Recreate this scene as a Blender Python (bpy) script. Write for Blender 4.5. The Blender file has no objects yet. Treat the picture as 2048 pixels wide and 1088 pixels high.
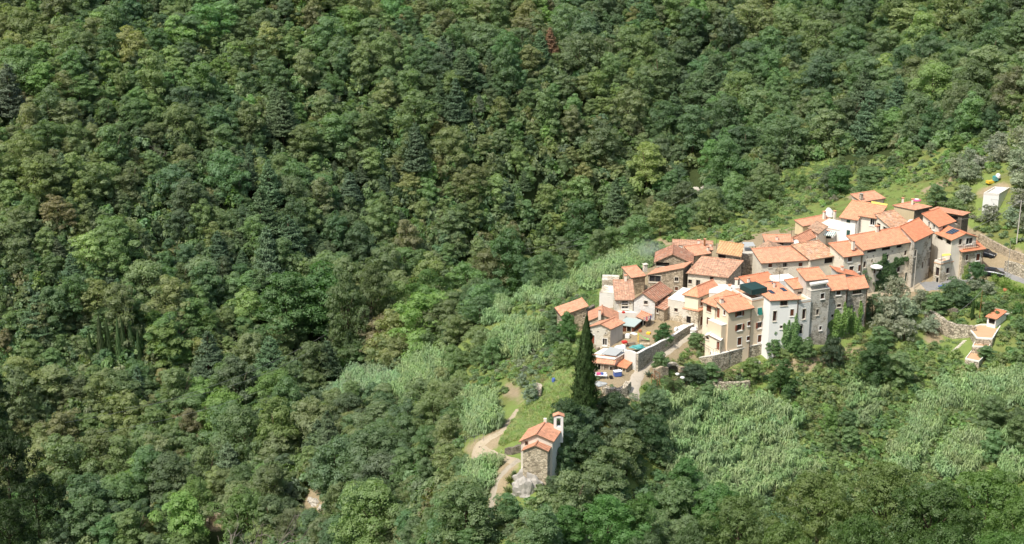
import bpy, bmesh, math, random
import numpy as np
from mathutils import Vector, Matrix

HAZE = .00042
random.seed(7)
rng = np.random.default_rng(11)
sc = bpy.context.scene
COL = sc.collection

# ------------------------------------------------------------------ camera
F, PITCH, CAMH = 3000.0, math.radians(19.0), 100.0
CT, ST = math.cos(PITCH), math.sin(PITCH)
cam_data = bpy.data.cameras.new('camera')
cam_data.sensor_width = 36.0
cam_data.lens = 36.0 * F / 2048.0
cam_data.clip_start = 1.0
cam_data.clip_end = 4000.0
cam = bpy.data.objects.new('camera', cam_data)
cam.location = (0, 0, CAMH)
cam.rotation_euler = (math.radians(90) - PITCH, 0, 0)
COL.objects.link(cam)
sc.camera = cam

def ray(px, py):
    a, b = (px - 1024.0) / F, (544.0 - py) / F
    return Vector((a, CT + b * ST, -ST + b * CT))

def PY(px, py, Y):
    d = ray(px, py)
    t = Y / d.y
    return Vector((d.x * t, Y, CAMH + d.z * t))

def PZ(px, py, z):
    d = ray(px, py)
    t = (z - CAMH) / d.z
    return Vector((d.x * t, d.y * t, z))

def zat(y, py):
    """height at which a point at forward distance y is seen on picture row py"""
    k = (544.0 - py) / F
    return CAMH + y * (k * CT - ST) / (CT + k * ST)

def proj(p):
    dz = p[2] - CAMH
    dep = p[1] * CT - dz * ST
    return (1024 + F * p[0] / dep, 544 - F * (p[1] * ST + dz * CT) / dep, dep)

# ------------------------------------------------------------------ terrain
CTRL = [  # measured ground points: column, row, height
 (1070,960,-4.5),(1040,985,-6.5),(1040,925,-3),(975,1050,-9),(985,1000,-8),(992,960,-6),(1025,920,-4),(940,890,-6),(970,870,-5),
 (1000,850,-5),(1100,800,-2),(1050,840,-4),(1140,740,-1),(1100,700,-3),(1070,660,-5),(1110,880,-4),(1190,830,-2.5),
 (1010,680,-8),(960,650,-14),(1000,610,-13),(1080,580,-9),(1160,560,-6),(1180,600,-3),(1230,530,-7),(1300,500,-4),
 (1290,480,-5),(1400,470,-3),(1450,455,-4),(1500,440,-4),(1620,420,-1),(1640,400,-2),(1750,380,3),(1690,400,1),(1840,360,7),
 (1900,330,9),(1980,300,12),(1960,380,11),(1990,375,12),(2048,330,16),(2020,420,9),(2048,480,7),(1930,470,5),
 (1140,640,-1.5),(1200,720,0),(1270,700,.8),(1300,640,1.2),(1380,670,.8),(1340,600,2.2),(1440,560,2.5),(1530,580,2.2),(1600,560,2.2),
 (1650,590,1.8),(1735,585,1.5),(1790,578,1.5),(1830,577,1.5),(1750,480,4),(1880,563,1.8),(1865,545,2.0),(1960,545,2.4),(2048,560,3),(1700,440,4),(1600,480,3),
 (1270,785,-1),(1270,740,-.2),(1425,712,-2.4),(1480,735,-3),(1538,710,-2.2),(1565,702,-1.3),(1600,702,-1.2),(1640,700,-1.4),(1650,685,-1.0),(1735,645,-.3),(1550,735,-3.4),(1650,720,-3.2),
 (1740,690,-2.2),(1800,640,-.5),(1850,600,.5),(1900,640,-.5),(1900,600,1.2),(1840,680,-2.5),(1890,670,-3),
 (1480,770,-5),(1600,780,-6.5),(1400,760,-3.6),(1330,740,-1.2),(1340,790,-3),(1320,830,-4.5),(1400,960,-13),(1560,950,-14.5),(1600,850,-10),(1750,850,-12),
 (1750,740,-5),(1900,740,-4.5),(2000,760,-5),(2048,660,0),(2010,620,1),(1950,668,-.8),(1960,735,-4),(1900,850,-11),(2048,850,-9),
 (1850,930,-16),(2048,950,-14),(1150,1000,-9),(1250,1050,-13),(1400,1060,-17),(1600,1060,-19),(1900,1060,-19),(2048,1080,-18),
 (900,850,-15),(830,740,-26),(760,760,-30),(950,740,-15),(900,920,-10),(850,950,-18),(900,1000,-16),(950,1060,-12),(750,900,-28),(700,1000,-33),(850,1060,-22),
 (600,1050,-38),(420,1060,-43),(930,905,-7.5),(300,1060,-44),(100,1080,-46),
 # valley line
 (1385,395,-15),(1200,465,-25),(1100,500,-28),(1000,560,-31),(850,640,-34),(650,745,-37),(500,850,-40),(300,950,-43),(0,1000,-46),(1600,335,-6),(1500,370,-10),(1750,325,0),
 (1300,430,-20),
]
XYZ = [tuple(PZ(*c)) for c in CTRL]
for px, Y in ((0,410),(250,418),(500,430),(750,448),(1000,465),(1200,472),(1385,475),(1700,480),(2048,440)):
    XYZ.append(tuple(PY(px, 0, Y)))
for px, py, Y in ((0,500,325),(250,500,338),(500,500,350),(750,400,383),(1000,300,400),(1200,240,418),(1385,200,436),(1700,160,432),(2048,130,390)):
    XYZ.append(tuple(PY(px, py, Y)))
for x in (-300, -120, 0, 120, 300):
    XYZ += [(x, 660, 165), (x, 560, 100)]
for x in (-170, -60, 60, 170):
    XYZ += [(x, 40, 72), (x, 80, 48), (x, 120, 24)]
for x in (30, 60, 100): XYZ.append((x, 165, -4))
for x in (-60, -110): XYZ.append((x, 170, -14))
XYZ += [(-260, 300, -42), (-260, 420, 40), (300, 300, 22), (300, 420, 60), (-230, 220, -30), (220, 230, 2)]
XYZ = np.array(XYZ, dtype=np.float64)

def tps_fit(P, lam):
    n = len(P); s = 100.0
    xy = P[:, :2] / s
    d2 = ((xy[:, None] - xy[None]) ** 2).sum(-1)
    K = np.where(d2 > 0, d2 * np.log(np.maximum(d2, 1e-12)), 0.0) + lam * np.eye(n)
    A = np.zeros((n + 3, n + 3)); A[:n, :n] = K
    A[:n, n] = 1; A[:n, n + 1:] = xy; A[n:, :n] = A[:n, n:].T
    b = np.zeros(n + 3); b[:n] = P[:, 2]
    return xy, np.linalg.solve(A, b), s

TXY, TW, TS = tps_fit(XYZ, 0.0015)

def tps(x, y):
    x = np.asarray(x, float) / TS; y = np.asarray(y, float) / TS
    sh = x.shape; x = x.ravel(); y = y.ravel()
    out = np.empty(len(x)); n = len(TXY)
    for i in range(0, len(x), 40000):
        xs, ys = x[i:i+40000], y[i:i+40000]
        d2 = (xs[:, None] - TXY[:, 0]) ** 2 + (ys[:, None] - TXY[:, 1]) ** 2
        k = d2 * np.log(np.maximum(d2, 1e-12))
        out[i:i+40000] = k @ TW[:n] + TW[n] + TW[n+1] * xs + TW[n+2] * ys
    return out.reshape(sh)

def vnoise(x, y, scale, seed):
    """smooth value noise"""
    r = np.random.default_rng(seed).random((256, 256))
    u, v = np.asarray(x) / scale + 500, np.asarray(y) / scale + 500
    i, j = np.floor(u).astype(int), np.floor(v).astype(int)
    a, b = u - i, v - j
    a = a * a * (3 - 2 * a); b = b * b * (3 - 2 * b)
    g = lambda p, q: r[p % 256, q % 256]
    return (g(i, j) * (1-a) * (1-b) + g(i+1, j) * a * (1-b) + g(i, j+1) * (1-a) * b + g(i+1, j+1) * a * b) * 2 - 1

GX0, GX1, GY0, GY1, GS = -250.0, 250.0, 20.0, 570.0, 1.0
gx = np.concatenate([np.arange(-1000, GX0, 25.0), np.arange(GX0, GX1, GS), np.arange(GX1, 1001, 25.0)])
gy = np.concatenate([np.arange(-200, GY0, 20.0), np.arange(GY0, GY1, GS), np.arange(GY1, 1400, 30.0)])
MX, MY = np.meshgrid(gx, gy)
cx_, cy_ = np.clip(MX, -300, 300), np.clip(MY, 30, 640)
MZ = tps(cx_, cy_)
MZ += np.clip(MY - 640, 0, 300) * 0.5 + np.clip(30 - MY, 0, 300) * 0.05
far = np.clip((MY - 300 - 0.12 * MX) / 40, 0, 1) * np.clip((MY - 20) / 50, 0, 1)
MZ += far * (vnoise(MX, MY, 38, 1) * 2.6 + vnoise(MX, MY, 17, 2) * 1.2)
MZ += (1 - far) * vnoise(MX, MY, 9, 3) * 0.18

ix0 = int(np.searchsorted(gx, GX0)); iy0 = int(np.searchsorted(gy, GY0))
nx_ = int((GX1 - GX0) / GS); ny_ = int((GY1 - GY0) / GS)

def gz(x, y):
    x = np.asarray(x, float); y = np.asarray(y, float)
    u = np.clip((x - GX0) / GS, 0, nx_ - 1.001); v = np.clip((y - GY0) / GS, 0, ny_ - 1.001)
    i, j = np.floor(u).astype(int), np.floor(v).astype(int)
    a, b = u - i, v - j
    Z = MZ[iy0:iy0+ny_, ix0:ix0+nx_]
    return Z[j, i]*(1-a)*(1-b) + Z[j, i+1]*a*(1-b) + Z[j+1, i]*(1-a)*b + Z[j+1, i+1]*a*b

def pick(px, py):
    """where the sight lines through picture points meet the ground"""
    px = np.atleast_1d(np.asarray(px, float)); py = np.atleast_1d(np.asarray(py, float))
    a, b = (px - 1024) / F, (544 - py) / F
    dx, dy, dz = a, CT + b * ST, -ST + b * CT
    t = np.full(len(px), 150.0); done = np.zeros(len(px), bool); prev = t.copy()
    for _ in range(900):
        z = CAMH + dz * t; g = gz(dx * t, dy * t)
        hit = (z <= g) & ~done
        done |= hit
        if done.all() or t.max() > 600: break
        prev = np.where(done, prev, t)
        t = np.where(done, t, t + 0.6)
    lo, hi = prev, t
    for _ in range(14):
        m = (lo + hi) / 2
        below = CAMH + dz * m <= gz(dx * m, dy * m)
        hi = np.where(below, m, hi); lo = np.where(below, lo, m)
    return np.stack([dx * hi, dy * hi, CAMH + dz * hi], 1), done

def G(px, py):
    return Vector(pick(px, py)[0][0])

def Gz(x, y):
    return float(gz(x, y))

def inpoly(x, y, poly):
    x = np.asarray(x); y = np.asarray(y); c = np.zeros(x.shape, bool); n = len(poly)
    for i in range(n):
        x1, y1 = poly[i]; x2, y2 = poly[(i + 1) % n]
        with np.errstate(divide='ignore', invalid='ignore'):
            c ^= ((y1 > y) != (y2 > y)) & (x < (x2 - x1) * (y - y1) / (y2 - y1 + 1e-12) + x1)
    return c

# ------------------------------------------------------------------ materials
MATS = {}
def new_mat(name):
    m = bpy.data.materials.new(name); m.use_nodes = True
    nt = m.node_tree; nt.nodes.clear()
    return m, nt, nt.nodes, nt.links

def nd(nt, t, **kw):
    n = nt.nodes.new(t)
    for k, v in kw.items():
        if k in n.inputs.keys() if isinstance(k, str) else False: n.inputs[k].default_value = v
        else: setattr(n, k, v)
    return n

def ramp(nt, fac, stops, interp='LINEAR'):
    r = nt.nodes.new('ShaderNodeValToRGB'); r.color_ramp.interpolation = interp
    e = r.color_ramp.elements
    while len(e) > 1: e.remove(e[-1])
    e[0].position = stops[0][0]; e[0].color = (*stops[0][1], 1)
    for p, c in stops[1:]:
        q = e.new(p); q.color = (*c, 1)
    nt.links.new(fac, r.inputs[0]); return r.outputs[0]

def mix(nt, fac, a, b, mode='MIX'):
    m = nt.nodes.new('ShaderNodeMix'); m.data_type = 'RGBA'; m.blend_type = mode
    for sock, v in ((m.inputs[0], fac), (m.inputs[6], a), (m.inputs[7], b)):
        if isinstance(v, (int, float)): sock.default_value = v
        elif isinstance(v, tuple): sock.default_value = (*v[:3], 1)
        else: nt.links.new(v, sock)
    return m.outputs[2]

def noise(nt, vec, scale, detail=4, rough=.6, out='Fac'):
    n = nt.nodes.new('ShaderNodeTexNoise')
    n.inputs['Scale'].default_value = scale; n.inputs['Detail'].default_value = detail; n.inputs['Roughness'].default_value = rough
    nt.links.new(vec, n.inputs['Vector']); return n.outputs[out]

def maths(nt, op, a, b=None, clamp=False):
    m = nt.nodes.new('ShaderNodeMath'); m.operation = op; m.use_clamp = clamp
    for s, v in ((m.inputs[0], a), (m.inputs[1], b)):
        if v is None: continue
        if isinstance(v, (int, float)): s.default_value = v
        else: nt.links.new(v, s)
    return m.outputs[0]

def maprange(nt, v, a, b, c=0.0, d=1.0):
    m = nt.nodes.new('ShaderNodeMapRange'); m.inputs[1].default_value = a; m.inputs[2].default_value = b
    m.inputs[3].default_value = c; m.inputs[4].default_value = d
    nt.links.new(v, m.inputs[0]); return m.outputs[0]

def finish(nt, col, rough=.85, bump=None, bstr=.4, bdist=.05, spec=.25, metal=0.0):
    p = nt.nodes.new('ShaderNodeBsdfPrincipled'); o = nt.nodes.new('ShaderNodeOutputMaterial')
    if isinstance(col, tuple): p.inputs['Base Color'].default_value = (*col[:3], 1)
    else: nt.links.new(col, p.inputs['Base Color'])
    if isinstance(rough, (int, float)): p.inputs['Roughness'].default_value = rough
    else: nt.links.new(rough, p.inputs['Roughness'])
    p.inputs['Specular IOR Level'].default_value = spec; p.inputs['Metallic'].default_value = metal
    if bump is not None:
        b = nt.nodes.new('ShaderNodeBump'); b.inputs['Strength'].default_value = bstr; b.inputs['Distance'].default_value = bdist
        nt.links.new(bump, b.inputs['Height']); nt.links.new(b.outputs[0], p.inputs['Normal'])
    nt.links.new(p.outputs[0], o.inputs[0])
    return p

def geo_pos(nt):
    return nt.nodes.new('ShaderNodeNewGeometry').outputs['Position']

def mat_stone(name, c1, c2, mortar, scale=2.2, stain=.5, plaster=None, pl_amount=.5):
    m, nt, N, L = new_mat(name); pos = geo_pos(nt)
    mp = nd(nt, 'ShaderNodeMapping'); mp.inputs['Scale'].default_value = (1, 1, 1.7); L.new(pos, mp.inputs[0])
    dn = noise(nt, pos, 1.5, 2, .5, 'Color')
    add = nd(nt, 'ShaderNodeMixRGB', blend_type='ADD'); add.inputs[0].default_value = .25
    L.new(mp.outputs[0], add.inputs[1]); L.new(dn, add.inputs[2])
    v = nd(nt, 'ShaderNodeTexVoronoi'); v.inputs['Scale'].default_value = scale; L.new(add.outputs[0], v.inputs['Vector'])
    e = nd(nt, 'ShaderNodeTexVoronoi', feature='DISTANCE_TO_EDGE'); e.inputs['Scale'].default_value = scale; L.new(add.outputs[0], e.inputs['Vector'])
    sep = nd(nt, 'ShaderNodeSeparateColor'); L.new(v.outputs['Color'], sep.inputs[0])
    col = mix(nt, sep.outputs[0], c1, c2)
    dark = tuple(x * .55 for x in c1)
    col = mix(nt, maprange(nt, sep.outputs[1], .72, .95), col, dark)
    joint = maprange(nt, e.outputs['Distance'], .02, .09, 1, 0)
    col = mix(nt, joint, col, mortar)
    big = noise(nt, pos, .35, 5, .65)
    col = mix(nt, maprange(nt, big, .35, .75, 0, stain), col, tuple(x * .5 for x in c1))
    fine = noise(nt, pos, 9, 3, .7)
    col = mix(nt, .6, col, mix(nt, maprange(nt, fine, .32, .68), (.45, .43, .4), (1.3, 1.26, 1.2)), 'MULTIPLY')
    mid = noise(nt, pos, 2.6, 4, .7)
    col = mix(nt, .5, col, mix(nt, maprange(nt, mid, .35, .65), (.62, .6, .57), (1.25, 1.22, 1.18)), 'MULTIPLY')
    if plaster:
        pn = maths(nt, 'MULTIPLY_ADD', noise(nt, pos, 2.5, 4, .7), .35)
        pn = maths(nt, 'ADD', noise(nt, pos, .28, 3, .5), maths(nt, 'MULTIPLY', noise(nt, pos, 2.2, 4, .7), .45))
        k = maprange(nt, pn, .95 - pl_amount * .6, 1.0 - pl_amount * .6, 0, 1)
        pc = mix(nt, noise(nt, pos, 1.1, 5, .7), plaster, tuple(x * .72 for x in plaster))
        col = mix(nt, k, col, pc)
    finish(nt, col, .9, maths(nt, 'ADD', maths(nt, 'MULTIPLY', joint, -1.0), fine), .6, .06)
    MATS[name] = m; return m

def mat_plaster(name, c, var=.16, stain=.25, rough=.9):
    m, nt, N, L = new_mat(name); pos = geo_pos(nt)
    col = mix(nt, noise(nt, pos, .7, 6, .7), tuple(x * (1 - var) for x in c), tuple(min(.9, x * (1 + var * .5)) for x in c))
    mp = nd(nt, 'ShaderNodeMapping'); mp.inputs['Scale'].default_value = (1.6, 1.6, .14); L.new(pos, mp.inputs[0])
    st = noise(nt, mp.outputs[0], 1.4, 5, .7)
    col = mix(nt, maprange(nt, st, .52, .8, 0, stain), col, (c[0] * .45, c[1] * .42, c[2] * .38))
    fine = noise(nt, pos, 14, 3, .7)
    col = mix(nt, .25, col, mix(nt, fine, (.6, .6, .6), (1.2, 1.2, 1.2)), 'MULTIPLY')
    finish(nt, col, rough, fine, .25, .02)
    MATS[name] = m; return m

def mat_tile(name, c, var=.2, old=0.0, rib=.3, period=.42, white=0.0):
    """clay pantiles: rows run up the slope (UV in metres: u along the eave, v up the slope)"""
    m, nt, N, L = new_mat(name)
    uv = nd(nt, 'ShaderNodeUVMap', uv_map='UVMap').outputs[0]
    sp = nd(nt, 'ShaderNodeSeparateXYZ'); L.new(uv, sp.inputs[0])
    s = maths(nt, 'SINE', maths(nt, 'MULTIPLY', sp.outputs[0], 6.2832 / period))
    ridge = maprange(nt, s, -1, 1)
    cell = nd(nt, 'ShaderNodeTexVoronoi'); cell.inputs['Scale'].default_value = 1.0
    mp = nd(nt, 'ShaderNodeMapping'); mp.inputs['Scale'].default_value = (1 / period, 2.6, 1); L.new(uv, mp.inputs[0])
    L.new(mp.outputs[0], cell.inputs['Vector'])
    sc_ = nd(nt, 'ShaderNodeSeparateColor'); L.new(cell.outputs['Color'], sc_.inputs[0])
    pos = geo_pos(nt)
    big = noise(nt, pos, .45, 5, .65)
    lo = tuple(x * (1 - var * 1.6) for x in c); hi = tuple(min(.95, x * (1 + var)) for x in c)
    col = mix(nt, sc_.outputs[0], lo, hi)
    col = mix(nt, maprange(nt, big, .3, .7, 0, .55), col, (c[0] * .86, c[1] * .95, c[2] * 1.05))
    if old > 0:
        k = maprange(nt, maths(nt, 'ADD', noise(nt, pos, 1.1, 5, .75), maths(nt, 'MULTIPLY', sc_.outputs[1], .35)), .62, .92, 0, old)
        col = mix(nt, k, col, (.22, .165, .125))
        k2 = maprange(nt, maths(nt, 'ADD', noise(nt, mp.outputs[0], .6, 4, .7), maths(nt, 'MULTIPLY', sc_.outputs[2], .3)), .68, .9, 0, old)
        col = mix(nt, k2, col, (.55, .40, .29))
    if white > 0:
        col = mix(nt, maprange(nt, sc_.outputs[2], .75, .95, 0, white), col, (.62, .5, .4))
    col = mix(nt, maths(nt, 'MULTIPLY', maths(nt, 'SUBTRACT', 1.0, ridge), rib), col, tuple(x * .42 for x in c))
    row = maths(nt, 'FRACT', maths(nt, 'MULTIPLY', sp.outputs[1], 2.6))
    h = maths(nt, 'ADD', ridge, maths(nt, 'MULTIPLY', row, .35))
    finish(nt, col, .85, h, .55, .08)
    MATS[name] = m; return m

def mat_flat(name, c, rough=.6, var=.12, metal=0.0, spec=.3, scale=6):
    m, nt, N, L = new_mat(name); pos = geo_pos(nt)
    col = mix(nt, noise(nt, pos, scale, 4, .65), tuple(x * (1 - var) for x in c), tuple(min(1, x * (1 + var)) for x in c))
    finish(nt, col, rough, spec=spec, metal=metal)
    MATS[name] = m; return m

def mat_leaf(name, trans=.5, hue_var=.3, val_var=.10, tip=(1.13, 1.15, .85)):
    """leaves: colour from the tree's own tint, each leaf a little different"""
    m, nt, N, L = new_mat(name)
    at = nd(nt, 'ShaderNodeAttribute', attribute_type='INSTANCER', attribute_name='tint')
    g = nd(nt, 'ShaderNodeNewGeometry'); tc = nd(nt, 'ShaderNodeTexCoord')
    rnd = g.outputs['Random Per Island']
    col = mix(nt, maths(nt, 'MULTIPLY', rnd, val_var), at.outputs['Color'], (.02, .032, .02))
    n = noise(nt, tc.outputs['Object'], .9, 3, .6)
    col = mix(nt, maprange(nt, n, .42, .7, 0, hue_var * 1.6), col, mix(nt, 1.0, at.outputs['Color'], tip, 'MULTIPLY'))
    n2 = noise(nt, tc.outputs['Object'], .35, 2, .5)
    col = mix(nt, maprange(nt, n2, .3, .7, 0, .35), col, mix(nt, 1.0, at.outputs['Color'], (.62, .78, .75), 'MULTIPLY'))
    d = nd(nt, 'ShaderNodeBsdfDiffuse'); t = nd(nt, 'ShaderNodeBsdfTranslucent')
    gl = nd(nt, 'ShaderNodeBsdfGlossy'); gl.inputs['Roughness'].default_value = .55
    L.new(col, d.inputs[0]); L.new(mix(nt, 1.0, col, (1.1, 1.25, .5), 'MULTIPLY'), t.inputs[0])
    gl.inputs[0].default_value = (.5, .55, .5, 1)
    ms = nd(nt, 'ShaderNodeMixShader'); ms.inputs[0].default_value = trans
    L.new(d.outputs[0], ms.inputs[1]); L.new(t.outputs[0], ms.inputs[2])
    ms2 = nd(nt, 'ShaderNodeMixShader'); ms2.inputs[0].default_value = .055
    L.new(ms.outputs[0], ms2.inputs[1]); L.new(gl.outputs[0], ms2.inputs[2])
    o = nd(nt, 'ShaderNodeOutputMaterial'); L.new(ms2.outputs[0], o.inputs[0])
    MATS[name] = m; return m

mat_stone('stone_warm', (.50,.43,.33), (.70,.61,.48), (.30,.25,.19), 1.7, .4)
mat_stone('stone_pale', (.62,.55,.44), (.78,.71,.58), (.40,.35,.27), 1.7, .3, (.82,.77,.67), .4)
mat_stone('stone_grey', (.50,.465,.41), (.72,.67,.59), (.26,.24,.20), 1.6, .4)
mat_stone('stone_grey_render', (.52,.49,.43), (.70,.66,.59), (.30,.28,.24), 1.6, .4, (.68,.645,.58), .45)
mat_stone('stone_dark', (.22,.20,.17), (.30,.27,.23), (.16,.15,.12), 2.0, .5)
mat_stone('stone_render', (.66,.58,.46), (.84,.76,.62), (.44,.38,.30), 1.6, .35, (.88,.81,.68), .6)
mat_stone('stone_dry', (.55,.50,.41), (.74,.68,.57), (.14,.12,.09), 1.5, .35)
mat_stone('stone_chapel', (.60,.53,.41), (.82,.74,.60), (.40,.35,.27), 1.5, .15)
mat_stone('white_worn', (.42,.40,.36), (.5,.48,.43), (.34,.32,.28), 1.9, .3, (.86,.85,.82), .95)
mat_plaster('plaster_beige', (.80,.655,.49), .07, .12)
mat_plaster('plaster_cream', (.90,.785,.62), .07, .12)
mat_plaster('plaster_white', (.90,.895,.88), .08, .2)
mat_plaster('plaster_offwhite', (.82,.77,.68), .14, .35)
mat_plaster('plaster_grey', (.60,.575,.53), .2, .45)
mat_plaster('plaster_ochre', (.70,.58,.38), .12, .3)
mat_tile('tile_new', (.74,.325,.19), .17, 0.0, .18)
mat_tile('tile_orange', (.74,.35,.215), .2, .12, .22)
mat_tile('tile_rib', (.70,.335,.205), .2, .2, .62, .55)
mat_tile('tile_red', (.70,.27,.145), .15, .06, .22)
mat_tile('tile_old', (.66,.36,.235), .3, .75, .35, .45)
mat_tile('tile_brown', (.55,.34,.225), .3, .9, .45, .5)
mat_tile('tile_mottled', (.72,.38,.225), .38, .6, .3, .5, .6)
mat_tile('tile_rib_white', (.58,.28,.18), .3, .5, .75, .6, .4)
mat_tile('tile_yellow', (.68,.40,.20), .18, .15, .55, .55)
mat_flat('trim_white', (.78,.76,.72), .7)
mat_flat('trim_stone', (.62,.58,.50), .85)
mat_flat('soffit', (.22,.15,.10), .8)
mat_flat('wood_brown', (.15,.055,.03), .7, .25)
mat_flat('wood_red', (.24,.075,.045), .7, .25)
mat_flat('wood_grey', (.30,.25,.20), .85, .3)
mat_flat('shutter_green', (.02,.20,.17), .6)
mat_flat('shutter_dark_green', (.04,.10,.085), .6)
mat_flat('interior_dark', (.02,.018,.016), .9)  # near-black colour painting the unlit inside of openings
mat_flat('net_green', (.02,.055,.055), .8, .3)
mat_flat('roof_grey', (.40,.42,.42), .7, .2)
mat_flat('roof_green_grey', (.42,.50,.48), .7, .15)
mat_flat('concrete', (.56,.53,.47), .9, .2, scale=1.5)
mat_flat('concrete_pale', (.74,.71,.66), .9, .12, scale=1.5)
mat_flat('metal_grey', (.42,.42,.42), .45, .1, .5)
mat_flat('metal_dark', (.05,.05,.05), .5, .2, .4)
mat_flat('pipe_brown', (.16,.10,.07), .5, .1, .3)
mat_flat('rust', (.28,.12,.05), .8, .3)
mat_flat('bark', (.10,.075,.05), .9, .35)
mat_flat('bark_grey', (.24,.21,.18), .9, .3)
mat_flat('cloth_white', (.82,.82,.82), .8, .05)
mat_flat('plastic_white', (.82,.83,.83), .4, .04)
mat_flat('plastic_blue', (.10,.16,.45), .5)
mat_flat('plastic_red', (.65,.06,.05), .5)
mat_flat('plastic_yellow', (.80,.55,.06), .5)
mat_flat('plastic_teal', (.08,.32,.32), .5)
mat_flat('plastic_lime', (.45,.75,.30), .5)
mat_flat('plastic_pink', (.75,.12,.28), .6)
mat_flat('paint_yellow', (.72,.60,.14), .7)
mat_flat('canvas_green', (.20,.34,.30), .8)
mat_flat('canvas_yellow', (.75,.68,.15), .8)
mat_flat('terracotta_floor', (.60,.36,.22), .9, .14, scale=1.2)
mat_flat('gravel_pale', (.48,.45,.40), .95, .4, scale=2.5)
mat_flat('path_gravel', (.34,.30,.24), .95, .5, scale=1.4)
mat_flat('rock', (.40,.38,.35), .95, .35, scale=.9)
mat_flat('car_dark', (.02,.025,.035), .3, .1, .3, .5)
mat_flat('car_silver', (.60,.62,.64), .3, .05, .5, .5)
mat_flat('tyre', (.02,.02,.02), .9)
mat_flat('pot_terracotta', (.50,.20,.10), .85)
m_, nt_, _, _ = new_mat('window_glass'); finish(nt_, (.035,.035,.04), .12, spec=.6); MATS['window_glass'] = m_
m_, nt_, _, _ = new_mat('solar_cell'); finish(nt_, (.03,.055,.09), .18, spec=.6); MATS['solar_cell'] = m_
mat_leaf('leaf_broad'); mat_leaf('leaf_pine', .2, .2, .35, (.95, 1.1, 1.0)); mat_leaf('leaf_olive', .2, .35, .4, (1.5, 1.45, 1.4))
mat_leaf('leaf_cane', .3, .35, .3, (1.2, 1.2, 1.0)); mat_leaf('leaf_cypress', .25, .15, .4, (1.1, 1.15, .8))

# road and path surfaces
def mat_ground_strip(name, c1, c2, c3, sc1=.6):
    m, nt, N, L = new_mat(name); pos = geo_pos(nt)
    col = mix(nt, noise(nt, pos, sc1, 5, .7), c1, c2)
    col = mix(nt, maprange(nt, noise(nt, pos, 1.6, 4, .7), .52, .72, 0, .7), col, c3)
    f = noise(nt, pos, 12, 3, .7)
    col = mix(nt, .35, col, mix(nt, f, (.6,.6,.6), (1.25,1.25,1.25)), 'MULTIPLY')
    finish(nt, col, .95, f, .4, .04); MATS[name] = m
mat_ground_strip('lane_concrete', (.46,.40,.32), (.58,.52,.43), (.36,.30,.22))
mat_ground_strip('asphalt', (.22,.22,.225), (.30,.30,.30), (.17,.17,.17))
mat_ground_strip('dirt_track', (.38,.31,.22), (.50,.43,.33), (.27,.24,.12))
mat_ground_strip('stream_water', (.05,.045,.03), (.09,.07,.04), (.16,.13,.08))

# ------------------------------------------------------------------ mesh helpers
def link(o, parent=None):
    COL.objects.link(o)
    if parent is not None: o.parent = parent
    return o

def tag(o, label=None, cat=None, group=None, kind=None):
    if label: o['label'] = label
    if cat: o['category'] = cat
    if group: o['group'] = group
    if kind: o['kind'] = kind
    return o

def empty(name, loc, label=None, cat=None, group=None):
    o = bpy.data.objects.new(name, None); o.location = loc; o.empty_display_size = .5
    link(o); tag(o, label, cat, group); return o

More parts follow.
